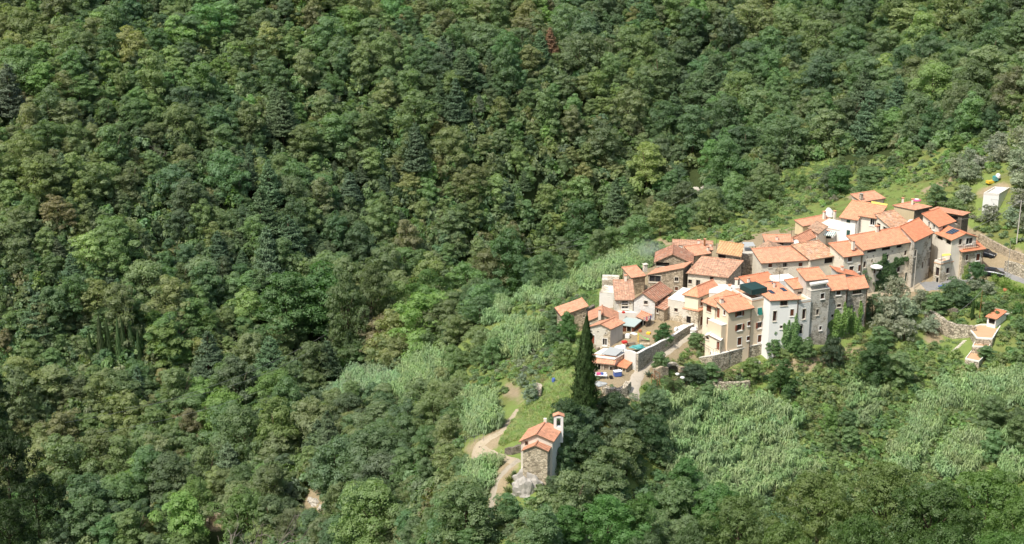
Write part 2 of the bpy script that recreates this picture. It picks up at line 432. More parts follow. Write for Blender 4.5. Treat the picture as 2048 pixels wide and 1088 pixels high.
class MB:
    """collects faces in world space, then builds one mesh object"""
    def __init__(s): s.v = []; s.f = []; s.m = []; s.cur = 0; s.uv = {}
    def face(s, pts, mi=None):
        i = len(s.v); s.v += [Vector(p) for p in pts]; s.f.append(tuple(range(i, i + len(pts))))
        s.m.append(s.cur if mi is None else mi); return len(s.f) - 1
    def prism(s, bottom, top, caps=True):
        n = len(bottom); i = len(s.v); s.v += [Vector(p) for p in bottom] + [Vector(p) for p in top]
        for k in range(n):
            l = (k + 1) % n
            s.f.append((i + k, i + l, i + n + l, i + n + k)); s.m.append(s.cur)
        if caps:
            s.f.append(tuple(i + n + k for k in range(n))); s.m.append(s.cur)
            s.f.append(tuple(i + k for k in reversed(range(n)))); s.m.append(s.cur)
    def box(s, c, ax, ay, az):
        """box by centre and half-axis vectors"""
        c, ax, ay, az = Vector(c), Vector(ax), Vector(ay), Vector(az)
        b = [c - ax - ay - az, c + ax - ay - az, c + ax + ay - az, c - ax + ay - az]
        s.prism(b, [p + 2 * az for p in b])
    def bx(s, x, y, z, w, d, h, rz=0.0):
        """upright box standing at z: width, depth, height, turned by rz"""
        a = Vector((math.cos(rz), math.sin(rz), 0)); b = Vector((-a.y, a.x, 0))
        s.box((x, y, z + h / 2), a * w / 2, b * d / 2, Vector((0, 0, h / 2)))
    def tube(s, pts, radii, n=6, cap=True):
        pts = [Vector(p) for p in pts]; rings = []
        for k, p in enumerate(pts):
            d = (pts[min(k + 1, len(pts) - 1)] - pts[max(k - 1, 0)])
            d = d.normalized() if d.length > 1e-9 else Vector((0, 0, 1))
            a = d.orthogonal().normalized() if abs(d.z) < .9 else Vector((1, 0, 0)).cross(d).normalized()
            b = d.cross(a); i = len(s.v)
            r = radii[k] if isinstance(radii, (list, tuple)) else radii
            s.v += [p + (a * math.cos(t) + b * math.sin(t)) * r for t in (2 * math.pi * q / n for q in range(n))]
            rings.append(i)
        for A, B in zip(rings, rings[1:]):
            for q in range(n):
                r_ = (q + 1) % n
                s.f.append((A + q, A + r_, B + r_, B + q)); s.m.append(s.cur)
        if cap:
            s.f.append(tuple(rings[-1] + q for q in range(n))); s.m.append(s.cur)
            s.f.append(tuple(rings[0] + q for q in reversed(range(n)))); s.m.append(s.cur)
    def lathe(s, c, prof, n=14):
        c = Vector(c); rings = []
        for r, z in prof:
            i = len(s.v); rings.append(i)
            s.v += [c + Vector((r * math.cos(2 * math.pi * q / n), r * math.sin(2 * math.pi * q / n), z)) for q in range(n)]
        for A, B in zip(rings, rings[1:]):
            for q in range(n):
                r_ = (q + 1) % n
                s.f.append((A + q, A + r_, B + r_, B + q)); s.m.append(s.cur)
        s.f.append(tuple(rings[-1] + q for q in range(n))); s.m.append(s.cur)
        s.f.append(tuple(rings[0] + q for q in reversed(range(n)))); s.m.append(s.cur)
    def build(s, name, mats, parent=None, smooth=False, roof_uv=False, origin=None):
        org = Vector(parent.matrix_world.translation) if parent is not None else (Vector(origin) if origin is not None else Vector((0, 0, 0)))
        if parent is not None:
            p = parent; org = Vector((0, 0, 0))
            while p is not None: org += p.location; p = p.parent
        me = bpy.data.meshes.new(name)
        me.from_pydata([tuple(v - org) for v in s.v], [], s.f)
        if not isinstance(mats, (list, tuple)): mats = [mats]
        for m in mats: me.materials.append(MATS[m] if isinstance(m, str) else m)
        me.polygons.foreach_set('material_index', s.m)
        if smooth: me.polygons.foreach_set('use_smooth', [True] * len(s.f))
        if roof_uv:
            lay = me.uv_layers.new(name='UVMap')
            for pl in me.polygons:
                n = pl.normal
                ac = Vector((-n.y, n.x, 0))
                ac = ac.normalized() if ac.length > 1e-4 else Vector((1, 0, 0))
                up = n.cross(ac)
                for li in pl.loop_indices:
                    co = me.vertices[me.loops[li].vertex_index].co + org
                    lay.data[li].uv = (co.dot(ac), co.dot(up))
        me.update()
        o = bpy.data.objects.new(name, me)
        if parent is None and origin is not None: o.location = org
        return link(o, parent)

# ------------------------------------------------------------------ ground sheet
SPUR = [(905,705),(1005,600),(1150,530),(1300,470),(1480,405),(1600,345),(1800,310),(2060,245),(2060,1090),(935,1090),(900,1000),(885,880)]
GRASS = [[(1000,890),(1010,850),(1100,760),(1150,690),(1200,690),(1160,790),(1140,850),(1060,870)],
         [(1000,740),(1050,690),(1120,660),(1150,700),(1100,760),(1030,780)],
         [(1150,590),(1190,575),(1200,610),(1170,625)],
         [(1180,540),(1500,420),(1760,360),(2048,250),(2048,420),(1950,420),(1850,400),(1700,420),(1560,470),(1340,480),(1200,560)],
         [(1480,830),(1700,720),(1850,690),(2048,640),(2048,920),(1700,980),(1600,960)],
         [(1860,575),(1960,560),(2048,575),(2048,640),(1990,640),(1960,620),(1880,600)],
         [(1320,720),(1390,690),(1430,720),(1560,700),(1740,660),(1740,760),(1500,820),(1330,800)],
         [(1530,360),(1650,300),(1700,330),(1640,400),(1560,420)],
         [(130,905),(170,900),(190,950),(150,960)]]
SOIL = [[(1180,760),(1172,690),(1195,600),(1300,520),(1500,470),(1700,430),(1850,420),(1980,470),(1975,560),(1850,590),(1740,640),(1560,690),(1420,715),(1330,730),(1290,770),(1260,790)],
        [(925,890),(960,878),(1000,853),(1036,817),(1043,822),(1008,870),(1000,895),(955,920),(925,912)],
        [(1000,755),(1030,765),(1050,800),(1035,810),(1010,790)],
        [(1312,478),(1345,470),(1350,490),(1320,492)],
        [(1130,745),(1185,735),(1240,770),(1280,800),(1200,830),(1180,800),(1145,770)],
        [(1320,760),(1560,720),(1740,690),(1740,720),(1650,745),(1560,745),(1480,760),(1380,790),(1330,790)],
        [(1300,700),(1390,660),(1420,700),(1330,745)],
        [(1955,380),(2010,360),(2030,375),(1990,400),(1960,395)],
        [(1840,380),(1920,345),(1900,370),(1850,390)],
        [(1690,395),(1730,380),(1740,388),(1700,400)],
        [(1850,660),(1880,655),(1890,690),(1850,690)],
        [(958,985),(1010,915),(1045,930),(1000,1000),(985,1060),(960,1060)],
        [(1960,480),(2048,500),(2048,550),(1975,540)],
        [(410,1020),(450,1020),(460,1060),(400,1060)],[(600,960),(660,1000),(650,1040),(610,1010)]]
vx, vy, vz = MX.ravel(), MY.ravel(), MZ.ravel()
dz_ = vz - CAMH
dep_ = np.maximum(vy * CT - dz_ * ST, 1.0)
vpx, vpy = 1024 + F * vx / dep_, 544 - F * (vy * ST + dz_ * CT) / dep_
ga = np.zeros(len(vx)); so = np.zeros(len(vx))
ok_ = (vy > 150)
for p in GRASS + [SPUR]: ga[inpoly(vpx, vpy, p) & ok_] = 1
for p in SOIL: so[inpoly(vpx, vpy, p) & ok_] = 1
def blur(a):
    a = a.reshape(MX.shape)
    for _ in range(2):
        a = (a + np.roll(a, 1, 0) + np.roll(a, -1, 0) + np.roll(a, 1, 1) + np.roll(a, -1, 1)) / 5
    return a.ravel()
ga, so = blur(ga), blur(so)
H_, W_ = MX.shape
idx = np.arange(H_ * W_).reshape(H_, W_)
quads = np.stack([idx[:-1, :-1], idx[:-1, 1:], idx[1:, 1:], idx[1:, :-1]], -1).reshape(-1, 4)
me = bpy.data.meshes.new('ground')
me.vertices.add(len(vx)); me.vertices.foreach_set('co', np.stack([vx, vy, vz], 1).astype(np.float32).ravel())
me.loops.add(quads.size); me.loops.foreach_set('vertex_index', quads.astype(np.int32).ravel())
me.polygons.add(len(quads)); me.polygons.foreach_set('loop_start', np.arange(0, quads.size, 4, dtype=np.int32))
me.update(calc_edges=True)
me.polygons.foreach_set('use_smooth', np.ones(len(quads), bool))
for nm, arr in (('grass', ga), ('soil', so)):
    at = me.attributes.new(nm, 'FLOAT', 'POINT'); at.data.foreach_set('value', arr.astype(np.float32))
m, nt, N, L = new_mat('hillside_ground'); pos = geo_pos(nt)
n1, n2, n3 = noise(nt, pos, .12, 5, .65), noise(nt, pos, .9, 5, .7), noise(nt, pos, 5, 4, .75)
forest = mix(nt, n2, (.022,.035,.014), (.065,.085,.03))
grass = mix(nt, n2, (.13,.20,.05), (.25,.31,.10))
grass = mix(nt, maprange(nt, n1, .45, .65, 0, .8), grass, mix(nt, n3, (.20,.17,.07), (.13,.15,.05)))
soil = mix(nt, n2, (.26,.20,.12), (.44,.36,.25))
soil = mix(nt, maprange(nt, n3, .5, .7, 0, .6), soil, (.16,.15,.06))
g1 = nd(nt, 'ShaderNodeAttribute', attribute_name='grass'); s1 = nd(nt, 'ShaderNodeAttribute', attribute_name='soil')
fg = maprange(nt, maths(nt, 'ADD', g1.outputs['Fac'], maths(nt, 'MULTIPLY', n2, .6)), .55, .95)
fs = maprange(nt, maths(nt, 'ADD', s1.outputs['Fac'], maths(nt, 'MULTIPLY', n2, .6)), .6, 1.0)
col = mix(nt, fs, mix(nt, fg, forest, grass), soil)
finish(nt, col, .95, n3, .8, .15, .1); MATS['hillside_ground'] = m
me.materials.append(m)
ground = link(bpy.data.objects.new('ground', me)); tag(ground, kind='structure')

def strip(name, pxs, width, mat, lift=.05, sub=8, label=None):
    """a road or path laid on the ground along points of the picture's ground"""
    pts = [G(*p[:2]) for p in pxs]; ws = [p[2] if len(p) > 2 else width for p in pxs]
    P, W = [], []
    for k in range(len(pts) - 1):
        for q in range(sub):
            t = q / sub
            a = pts[max(k - 1, 0)]; b = pts[k]; c = pts[k + 1]; d = pts[min(k + 2, len(pts) - 1)]
            P.append(.5 * ((2 * b) + (c - a) * t + (2 * a - 5 * b + 4 * c - d) * t * t + (3 * b - a - 3 * c + d) * t ** 3))
            W.append(ws[k] * (1 - t) + ws[k + 1] * t)
    P.append(pts[-1]); W.append(ws[-1])
    mb = MB(); rows = []
    for k, p in enumerate(P):
        d = P[min(k + 1, len(P) - 1)] - P[max(k - 1, 0)]; n = Vector((d.y, -d.x, 0)).normalized()
        row = []
        for q in range(7):
            s = (q / 6 - .5) * W[k] * (1 + .12 * math.sin(k * 1.7 + q))
            x, y = p.x + n.x * s, p.y + n.y * s
            row.append(Vector((x, y, Gz(x, y) + (lift if 0 < q < 6 else -.15))))
        rows.append(row)
    for a, b in zip(rows, rows[1:]):
        for q in range(6): mb.face([a[q], a[q+1], b[q+1], b[q]])
    o = mb.build(name, mat, smooth=True); bm = bmesh.new(); bm.from_mesh(o.data)
    bmesh.ops.remove_doubles(bm, verts=bm.verts, dist=.001); bmesh.ops.recalc_face_normals(bm, faces=bm.faces); bm.to_mesh(o.data); bm.free()
    tag(o, kind='structure'); return o

strip('lane', [(1268,800,3.0),(1268,770,2.6),(1285,738,2.4),(1318,712,2.2),(1355,685,2.2),(1388,664,2.2),(1410,652,2.0)], 2.4, 'lane_concrete')
strip('chapel_path', [(970,1060,1.2),(976,1035,1.5),(984,1000,1.5),(992,965,1.5),(1012,940,1.7),(1040,920,1.8)], 1.8, 'path_gravel')
strip('dirt_path', [(1030,922,1.8),(985,912,2.0),(955,900,2.8),(975,878,2.4),(1005,862,1.8),(1022,840,1.6),(1036,818,1.2)], 2.4, 'dirt_track')
strip('village_road', [(1712,596,2.6),(1750,588,2.6),(1790,581,2.8),(1822,577,3.0),(1850,570,4.0)], 2.6, 'dirt_track')
strip('road', [(1845,573,5.0),(1878,570,5.5),(1908,566,5.0),(1945,545,4.0),(1990,541,3.2),(2048,560,3.2),(2120,590,3.2)], 3.2, 'asphalt', .06)
strip('garden_path', [(1925,585,1.2),(1950,572,1.0),(1968,578,1.0)], 1.0, 'gravel_pale')
strip('driveway', [(1995,640,2.6),(2025,622,2.6),(2070,600,2.6)], 2.6, 'dirt_track')
strip('stream', [(1360,412,3),(1385,398,4),(1402,390,4),(1430,380,3)], 3, 'stream_water')
# ------------------------------------------------------------------ building kit
UP = Vector((0, 0, 1))
VOLS = []

class Vol:
    """one block of a house: four walls with real openings, and a roof"""
    def __init__(s, root, ref, p, third, roof='shedF', h=1.0, wall='stone_warm', tile='tile_new', wins=(), over=.35, r=.5,
                 base=None, hl=0.0, hr=0.0, chim=(), parapet=0.0, side=None, gutter=True, thick=.16, wallname='wall', roofname='roof', raise_=0.0):
        if ref[0] == 'Y': ze = zat(ref[1], p[0][1])
        elif ref[0] == 'z': ze = ref[1]
        else:
            b = PZ(ref[0], ref[1], ref[2]); ze = zat(b.y, ref[3])
        s.ze = ze
        P0, P1 = PZ(*p[0], ze), PZ(*p[1], ze)
        e = P1 - P0
        if third[0] == 'D':
            n = Vector((-e.y, e.x, 0)).normalized() * third[1]; P2, P3 = P1 + n, P0 + n
        elif third[0] == 'R':
            P2 = PZ(third[1], third[2], ze); P3 = P0 + (P2 - P1)
        else:
            P3 = PZ(third[1], third[2], ze); P2 = P1 + (P3 - P0)
        VOLS.append((P0, P1, P2, P3))
        s.c = [P0, P1, P2, P3]; s.h, s.r, s.roof, s.hl, s.hr = h, r, roof, hl, hr
        low = min(Gz(q.x, q.y) for q in s.c)
        s.zb = (low - 1.2) if base is None else base
        s.root = root
        if root is not None and root.get('_unset'):
            cc = (P0 + P1 + P2 + P3) / 4
            root.location = (cc.x, cc.y, low); del root['_unset']
        s.over = over; s.tile = tile
        s._walls(wall, wins, side, wallname)
        s._roof(over, thick, parapet, roofname)
        for q in chim: s.chimney(*q)
    def H(s, u, v):
        h, r = s.h, s.r
        k = s.roof
        if k == 'flat': return 0.0
        if k == 'shedF': return h * v
        if k == 'shedB': return h * (1 - v)
        if k == 'shedL': return h * u
        if k == 'shedR': return h * (1 - u)
        if k == 'gableU': return h * v / r if v <= r else h * (1 - v) / (1 - r)
        if k in ('gableV', 'hipV'):
            return s.hl + (h - s.hl) * u / r if u <= r else s.hr + (h - s.hr) * (1 - u) / (1 - r)
        return 0.0
    def at(s, u, v, z=0.0):
        a, b, c, d = s.c
        p = a * (1-u) * (1-v) + b * u * (1-v) + c * u * v + d * (1-u) * v
        return Vector((p.x, p.y, s.ze + z))
    def inv(s, q):
        a = s.c[0]; e, f = s.c[1] - a, s.c[3] - a; w = q - a
        det = e.x * f.y - e.y * f.x
        return (w.x * f.y - w.y * f.x) / det, (e.x * w.y - e.y * w.x) / det
    def on_roof(s, px, py):
        z = s.ze + s.h * .5
        for _ in range(14):
            q = PZ(px, py, z); u, v = s.inv(q)
            z = s.ze + s.H(min(max(u, 0), 1), min(max(v, 0), 1))
        return Vector((q.x, q.y, z))
    def _edge(s, k):
        return s.c[k], s.c[(k + 1) % 4]
    def on_wall(s, k, px, py):
        A, B = s._edge(k); e = (B - A).normalized(); n = Vector((e.y, -e.x, 0))
        d = ray(px, py); o = Vector((0, 0, CAMH)); t = (A - o).dot(n) / d.dot(n)
        q = o + d * t
        return (q - A).dot(e), q.z, A, e, n, (B - A).length
    def _walls(s, wall, wins, side, wallname):
        byedge = {0: [], 1: [], 2: [], 3: []}
        for w in wins:
            k, px, py, ww, hh, st = w
            ss, z, A, e, n, L = s.on_wall(k, px, py)
            ww = min(ww, L - .3)
            ss = min(max(ss, ww / 2 + .12), L - ww / 2 - .12)
            zz = min(z, s.ze - hh / 2 - .12) if not st.startswith('gable_') else z
            byedge[k].append((ss, zz, ww, hh, st, A, e, n))
        mb = MB()
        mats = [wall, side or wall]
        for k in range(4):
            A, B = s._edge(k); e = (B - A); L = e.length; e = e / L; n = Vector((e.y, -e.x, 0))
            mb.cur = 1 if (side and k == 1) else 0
            holes = [(q[0] - q[2]/2, q[0] + q[2]/2, q[1] - q[3]/2, q[1] + q[3]/2) for q in byedge[k] if not q[4].startswith('gable_')]
            xs = sorted({0.0, L} | {x for h_ in holes for x in h_[:2]})
            zs = sorted({s.zb, s.ze} | {z for h_ in holes for z in h_[2:]})
            for x0, x1 in zip(xs, xs[1:]):
                for z0, z1 in zip(zs, zs[1:]):
                    cx, cz = (x0 + x1) / 2, (z0 + z1) / 2
                    if any(h_[0] < cx < h_[1] and h_[2] < cz < h_[3] for h_ in holes): continue
                    if x1 - x0 < 1e-5 or z1 - z0 < 1e-5: continue
                    mb.face([A + e*x0 + UP*(z0 - s.ze), A + e*x1 + UP*(z0 - s.ze), A + e*x1 + UP*(z1 - s.ze), A + e*x0 + UP*(z1 - s.ze)])
            for (x0, x1, z0, z1) in holes:   # the depth of the opening
                q = [A + e*x0 + UP*(z0 - s.ze), A + e*x1 + UP*(z0 - s.ze), A + e*x1 + UP*(z1 - s.ze), A + e*x0 + UP*(z1 - s.ze)]
                i = [p - n * .3 for p in q]
                for a in range(4):
                    b = (a + 1) % 4; mb.face([q[a], q[b], i[b], i[a]])
            # wall above the eaves line, up to the roof
            uvs = {0: ((0,0),(1,0)), 1: ((1,0),(1,1)), 2: ((1,1),(0,1)), 3: ((0,1),(0,0))}[k]
            (u0, v0), (u1, v1) = uvs
            tops = [(0.0, s.H(u0, v0)), (1.0, s.H(u1, v1))]
            if s.roof == 'gableV' and k in (0, 2): tops.insert(1, (s.r if k == 0 else 1 - s.r, s.h))
            if s.roof == 'hipV' and k == 2: tops.insert(1, (1 - s.r, s.h))
            if s.roof == 'gableU' and k in (1, 3): tops.insert(1, (s.r if k == 1 else 1 - s.r, s.h))
            if s.roof == 'hipV' and k == 0: tops = [(0, 0), (1, 0)]
            if max(t[1] for t in tops) > .01:
                pts = [A, B] + [A + e * L * t + UP * max(hh - .03, 0) for t, hh in reversed(tops)]
                clean = [pts[0]]
                for p in pts[1:]:
                    if (p - clean[-1]).length > .02: clean.append(p)
                if (clean[-1] - clean[0]).length < .02: clean.pop()
                if len(clean) >= 3: mb.face(clean)
        mb.build(wallname, mats if side else wall, s.root)
        for k in range(4):
            for q in byedge[k]: opening(s.root, *q)
    def _roof(s, over, thick, parapet, roofname):
        L0 = (s.c[1] - s.c[0]).length; L1 = (s.c[3] - s.c[0]).length
        a, b = over / L0, over / L1
        k, r, h = s.roof, s.r, s.h
        def pt(u, v, z): return s.at(u, v, z)
        polys = []
        if k == 'flat':
            if s.tile:
                mb = MB(); lo = [s.at(u, v, -.02) for u, v in ((-a,-b),(1+a,-b),(1+a,1+b),(-a,1+b))]
                mb.prism(lo, [p + UP * .14 for p in lo]); s.ro = mb.build(roofname, s.tile, s.root, roof_uv=True)
                if parapet:
                    mb = MB(); t0, t1 = .22 / L0, .22 / L1
                    for (u0, u1, v0, v1) in ((0,1,0,t1),(0,1,1-t1,1),(0,t0,t1,1-t1),(1-t0,1,t1,1-t1)):
                        lo = [s.at(u, v, .12) for u, v in ((u0,v0),(u1,v0),(u1,v1),(u0,v1))]
                        mb.prism(lo, [p + UP * parapet for p in lo])
                    mb.build('parapet', 'concrete_pale', s.root)
            return
        if k == 'shedF': polys = [[(-a,-b,-h*b),(1+a,-b,-h*b),(1+a,1+b,h*(1+b)),(-a,1+b,h*(1+b))]]
        elif k == 'shedB': polys = [[(-a,-b,h*(1+b)),(1+a,-b,h*(1+b)),(1+a,1+b,-h*b),(-a,1+b,-h*b)]]
        elif k == 'shedL': polys = [[(-a,-b,-h*a),(1+a,-b,h*(1+a)),(1+a,1+b,h*(1+a)),(-a,1+b,-h*a)]]
        elif k == 'shedR': polys = [[(-a,-b,h*(1+a)),(1+a,-b,-h*a),(1+a,1+b,-h*a),(-a,1+b,h*(1+a))]]
        elif k == 'gableV':
            zl = s.hl - (h - s.hl) * a / r; zr = s.hr - (h - s.hr) * a / (1 - r)
            polys = [[(-a,-b,zl),(r,-b,h),(r,1+b,h),(-a,1+b,zl)], [(r,-b,h),(1+a,-b,zr),(1+a,1+b,zr),(r,1+b,h)]]
        elif k == 'gableU':
            zf = -h * b / r; zk = -h * b / (1 - r)
            polys = [[(-a,-b,zf),(1+a,-b,zf),(1+a,r,h),(-a,r,h)], [(-a,r,h),(1+a,r,h),(1+a,1+b,zk),(-a,1+b,zk)]]
        elif k == 'hipV':
            q = s.hip if hasattr(s, 'hip') else min(.5, .5 * L0 / L1)
            z = -h * a / r; z = min(z, -.02)
            polys = [[(-a,-b,z),(1+a,-b,z),(r,q,h)], [(1+a,-b,z),(1+a,1+b,z),(r,1+b,h),(r,q,h)], [(-a,1+b,z),(-a,-b,z),(r,q,h),(r,1+b,h)]]
        mb = MB()
        for pl in polys:
            top = [pt(u, v, z + .06) for u, v, z in pl]
            i = len(mb.v); n = len(top)
            bot = [p - UP * thick for p in top]
            mb.cur = 0; mb.face(top); mb.cur = 1
            mb.face(list(reversed(bot)))
            for x in range(n):
                y = (x + 1) % n; mb.face([bot[x], bot[y], top[y], top[x]])
        s.ro = mb.build(roofname, [s.tile, 'soffit' if thick < .3 else s.tile], s.root, roof_uv=True)
        # half-round ridge and rake tiles
        tb = MB()
        if k in ('gableV',):
            tb.tube([pt(r, -b, h + .1), pt(r, 1 + b, h + .1)], .13, 6)
        elif k == 'gableU': tb.tube([pt(-a, r, h + .1), pt(1 + a, r, h + .1)], .13, 6)
        elif k == 'hipV':
            tb.tube([pt(r, q, h + .08), pt(r, 1 + b, h + .08)], .12, 6)
            tb.tube([pt(-a, -b, z + .08), pt(r, q, h + .08)], .1, 6); tb.tube([pt(1 + a, -b, z + .08), pt(r, q, h + .08)], .1, 6)
        else:
            hi = {'shedF': ((-a,1+b),(1+a,1+b)), 'shedB': ((-a,-b),(1+a,-b)), 'shedL': ((1+a,-b),(1+a,1+b)), 'shedR': ((-a,-b),(-a,1+b))}[k]
            z = h * (1 + (b if k in ('shedF','shedB') else a)) + .09
            tb.tube([pt(*hi[0], z), pt(*hi[1], z)], .12, 6)
        tb.build('ridge_tile', s.tile, s.ro, roof_uv=True)
        # gutter along the low eave facing the street, with its downpipe
        g = {'shedF': ((-a,-b),(1+a,-b),-h*b), 'hipV': None, 'gableV': None, 'gableU': ((-a,-b),(1+a,-b),-h*b/r), 'shedL': ((-a,1+b),(-a,-b),-h*a), 'shedR': ((1+a,-b),(1+a,1+b),-h*a)}.get(k)
        if g and L0 > 2.5:
            gb = MB(); p0, p1 = pt(*g[0], g[2] - .06), pt(*g[1], g[2] - .06)
            o = (p1 - p0).normalized(); nn = Vector((o.y, -o.x, 0)) * .06
            gb.tube([p0 + nn, p1 + nn], .06, 6)
            x = p1 + nn - o * over * 1.05
            wall_x = s.c[1] + Vector((o.y, -o.x, 0)) * .07 - o * .12
            if k in ('shedF', 'gableU'):
                gb.tube([x, Vector((wall_x.x, wall_x.y, s.ze - .5)), Vector((wall_x.x, wall_x.y, s.zb + .6))], .055, 6)
            gb.build('gutter', 'pipe_brown', s.root)
    def chimney(s, px, py, hgt=1.0, w=.5, mat='plaster_offwhite', cap='tile_orange'):
        q = s.on_roof(px, py); e = (s.c[1] - s.c[0]).normalized(); rz = math.atan2(e.y, e.x)
        mb = MB(); mb.bx(q.x, q.y, q.z - .5, w, w, hgt + .5, rz)
        ch = mb.build('chimney', mat, s.ro)
        mb = MB()
        for dx in (-1, 1):
            for dy in (-1, 1):
                mb.bx(q.x + dx * w * .33 * math.cos(rz) - dy * w * .33 * math.sin(rz), q.y + dx * w * .33 * math.sin(rz) + dy * w * .33 * math.cos(rz), q.z + hgt - .01, .1, .1, .2, rz)
        mb.bx(q.x, q.y, q.z + hgt + .18, w * 1.35, w * 1.35, .09, rz)
        mb.build('cap', cap, ch) if False else mb.build('chimney_cap', cap, s.ro)

def opening(root, ss, z, w, h, st, A, e, n):
    """a window or door in its opening: frame > pane, shutters, sill"""
    st = st.replace('gable_', '')
    C = Vector((A.x, A.y, 0)) + e * ss; C.z = z
    def rect(dx0, dx1, dz0, dz1, off): return [C + e*dx0 + UP*dz0 + n*off, C + e*dx1 + UP*dz0 + n*off, C + e*dx1 + UP*dz1 + n*off, C + e*dx0 + UP*dz1 + n*off]
    W, Hh = w / 2, h / 2
    door = st.startswith('door') or st.startswith('arch')
    white = st in ('white', 'whiteshut', 'shut', 'shutopen', 'green', 'greenopen', 'whitedark', 'doorwhite')
    surround = {'white': 'trim_white', 'whiteshut': 'trim_white', 'whitedark': 'trim_white', 'shut': 'trim_white', 'shutopen': 'trim_white', 'green': 'trim_white', 'doorwhite': 'trim_white'}.get(st, 'trim_stone')
    mb = MB(); t = .13 if white else .09
    if st not in ('plain', 'greenplain', 'loft'):
        for (x0, x1, z0, z1) in ((-W - t, -W, -Hh - (0 if door else t), Hh + t), (W, W + t, -Hh - (0 if door else t), Hh + t), (-W, W, Hh, Hh + t)) + (() if door else ((-W - .04, W + .04, -Hh - t, -Hh),)):
            q = rect(x0, x1, z0, z1, -.05); mb.prism(q, [p + n * (.085 if x1 - x0 < w else .10) for p in q])
    else:
        q = rect(-W, W, -Hh, -Hh + .06, -.25); mb.prism(q, [p + n * .27 for p in q])
    fr = mb.build('door' if door else 'window', surround, root)
    if door:
        mat = {'door': 'wood_brown', 'doorred': 'wood_red', 'doordark': 'interior_dark', 'doorgreen': 'shutter_dark_green', 'doorgrey': 'wood_grey', 'doorwhite': 'wood_red'}.get(st, 'interior_dark')
        mb = MB(); q = rect(-W, W, -Hh, Hh, -.24); mb.prism(q, [p + n * .06 for p in q]); mb.build('door_panel', mat, fr)
        if st.startswith('arch'):
            mb = MB(); N = 8
            pts = [C + e * (W * math.cos(math.pi * i / N)) + UP * (Hh + .0 + W * .8 * math.sin(math.pi * i / N)) + n * .03 for i in range(N + 1)]
            mb.face(pts); mb.build('arch_head', mat, fr)
        return
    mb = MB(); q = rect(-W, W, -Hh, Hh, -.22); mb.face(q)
    mb.build('pane', 'interior_dark' if st in ('loft', 'plain') else 'window_glass', fr)  # open lofts and bare openings get a near-black sheet for the shade inside
    if st in ('white', 'dark', 'stone', 'shutopen', 'green', 'whitedark', 'four'):   # casement bars
        mb = MB(); k = 4 if st == 'four' else 2
        xs = [-W + w * i / k for i in range(k + 1)]
        for x in xs:
            q = rect(x - .03, x + .03, -Hh, Hh, -.21); mb.prism(q, [p + n * .05 for p in q])
        for zz in (-Hh + .03, Hh - .03):
            q = rect(-W + .035, W - .035, zz - .03, zz + .03, -.205); mb.prism(q, [p + n * .04 for p in q])
        mb.build('casement', 'trim_white' if st == 'white' else 'wood_grey' if st in ('stone',) else 'wood_brown', fr)
    def leaf(x0, x1, mat, off=.0, tilt=0.0):
        mb = MB(); q = rect(x0, x1, -Hh, Hh, off)
        if tilt: q = [q[0] + n * tilt, q[1] + n * tilt, q[2], q[3]]
        mb.prism(q, [p + n * .05 for p in q])
        for i in range(int(h / .16)):
            zz = -Hh + .08 + i * .16
            qq = rect(x0 + .05, x1 - .05, zz, zz + .06, off + .048)
            if tilt: qq = [p + n * (tilt * (Hh - (p.z - C.z)) / h) for p in qq]
            mb.prism(qq, [p + n * .02 for p in qq])
        mb.build('shutter', mat, fr)
    if st in ('shut', 'whiteshut', 'greenplain', 'shutplain'):
        mat = {'greenplain': 'shutter_dark_green'}.get(st, 'wood_brown')
        leaf(-W, -.01, mat, -.1); leaf(.01, W, mat, -.1)
    elif st in ('shutopen',):
        leaf(-W - W * .72, -W - .03, 'wood_red', .06); leaf(W + .03, W + W * .72, 'wood_red', .06)
    elif st == 'green':
        leaf(-W, -.01, 'shutter_green', .03, .35); leaf(.01, W, 'shutter_green', .03, .35)
    if not door and st not in ('plain', 'loft', 'greenplain'):
        mb = MB(); q = rect(-W - t, W + t, -Hh - t - .07, -Hh - t - .005, -.02); mb.prism(q, [p + n * .16 for p in q]); mb.build('sill', surround, fr)

def house(name, label, cat='house'):
    o = empty(name, (0, 0, 0), label, cat, None); o['_unset'] = 1
    return o

def wall_run(name, label, pts, thick=.45, mat='stone_dry', coping=None, cat='wall', top_px=None, sub=3, depth=.8, jag=.08):
    """a free-standing or retaining wall along ground points (column, row, height)"""
    P = [(G(a, b), h) for a, b, h in pts]
    mb = MB(); L = []
    for k in range(len(P) - 1):
        for q in range(sub):
            t = q / sub; L.append((P[k][0].lerp(P[k+1][0], t), P[k][1] * (1 - t) + P[k+1][1] * t))
    L.append(P[-1])
    rows = []
    for k, (p, h) in enumerate(L):
        d = L[min(k+1, len(L)-1)][0] - L[max(k-1, 0)][0]; n = Vector((d.y, -d.x, 0)).normalized() * thick / 2
        z0 = Gz(p.x, p.y); hh = z0 + h + random.uniform(-jag, jag)
        rows.append([Vector((p.x + n.x*1.15, p.y + n.y*1.15, z0 - depth)), Vector((p.x + n.x, p.y + n.y, hh)), Vector((p.x - n.x, p.y - n.y, hh)), Vector((p.x - n.x, p.y - n.y, z0 - depth))])
    for a, b in zip(rows, rows[1:]):
        for q in range(3): mb.face([a[q], b[q], b[q+1], a[q+1]])
    mb.face(rows[0]); mb.face(list(reversed(rows[-1])))
    org = P[len(P)//2][0]
    if coping:
        root = empty(name, org, label, cat)
        mb.build('wall', mat, root)
        cb = MB()
        for a, b in zip(rows, rows[1:]):
            lo = [a[1], b[1], b[2], a[2]]
            cb.prism([p - UP * .02 for p in lo], [p + UP * .12 for p in lo])
        cb.build('coping', coping, root); return root
    o = mb.build(name, mat, origin=org); tag(o, label, cat); return o

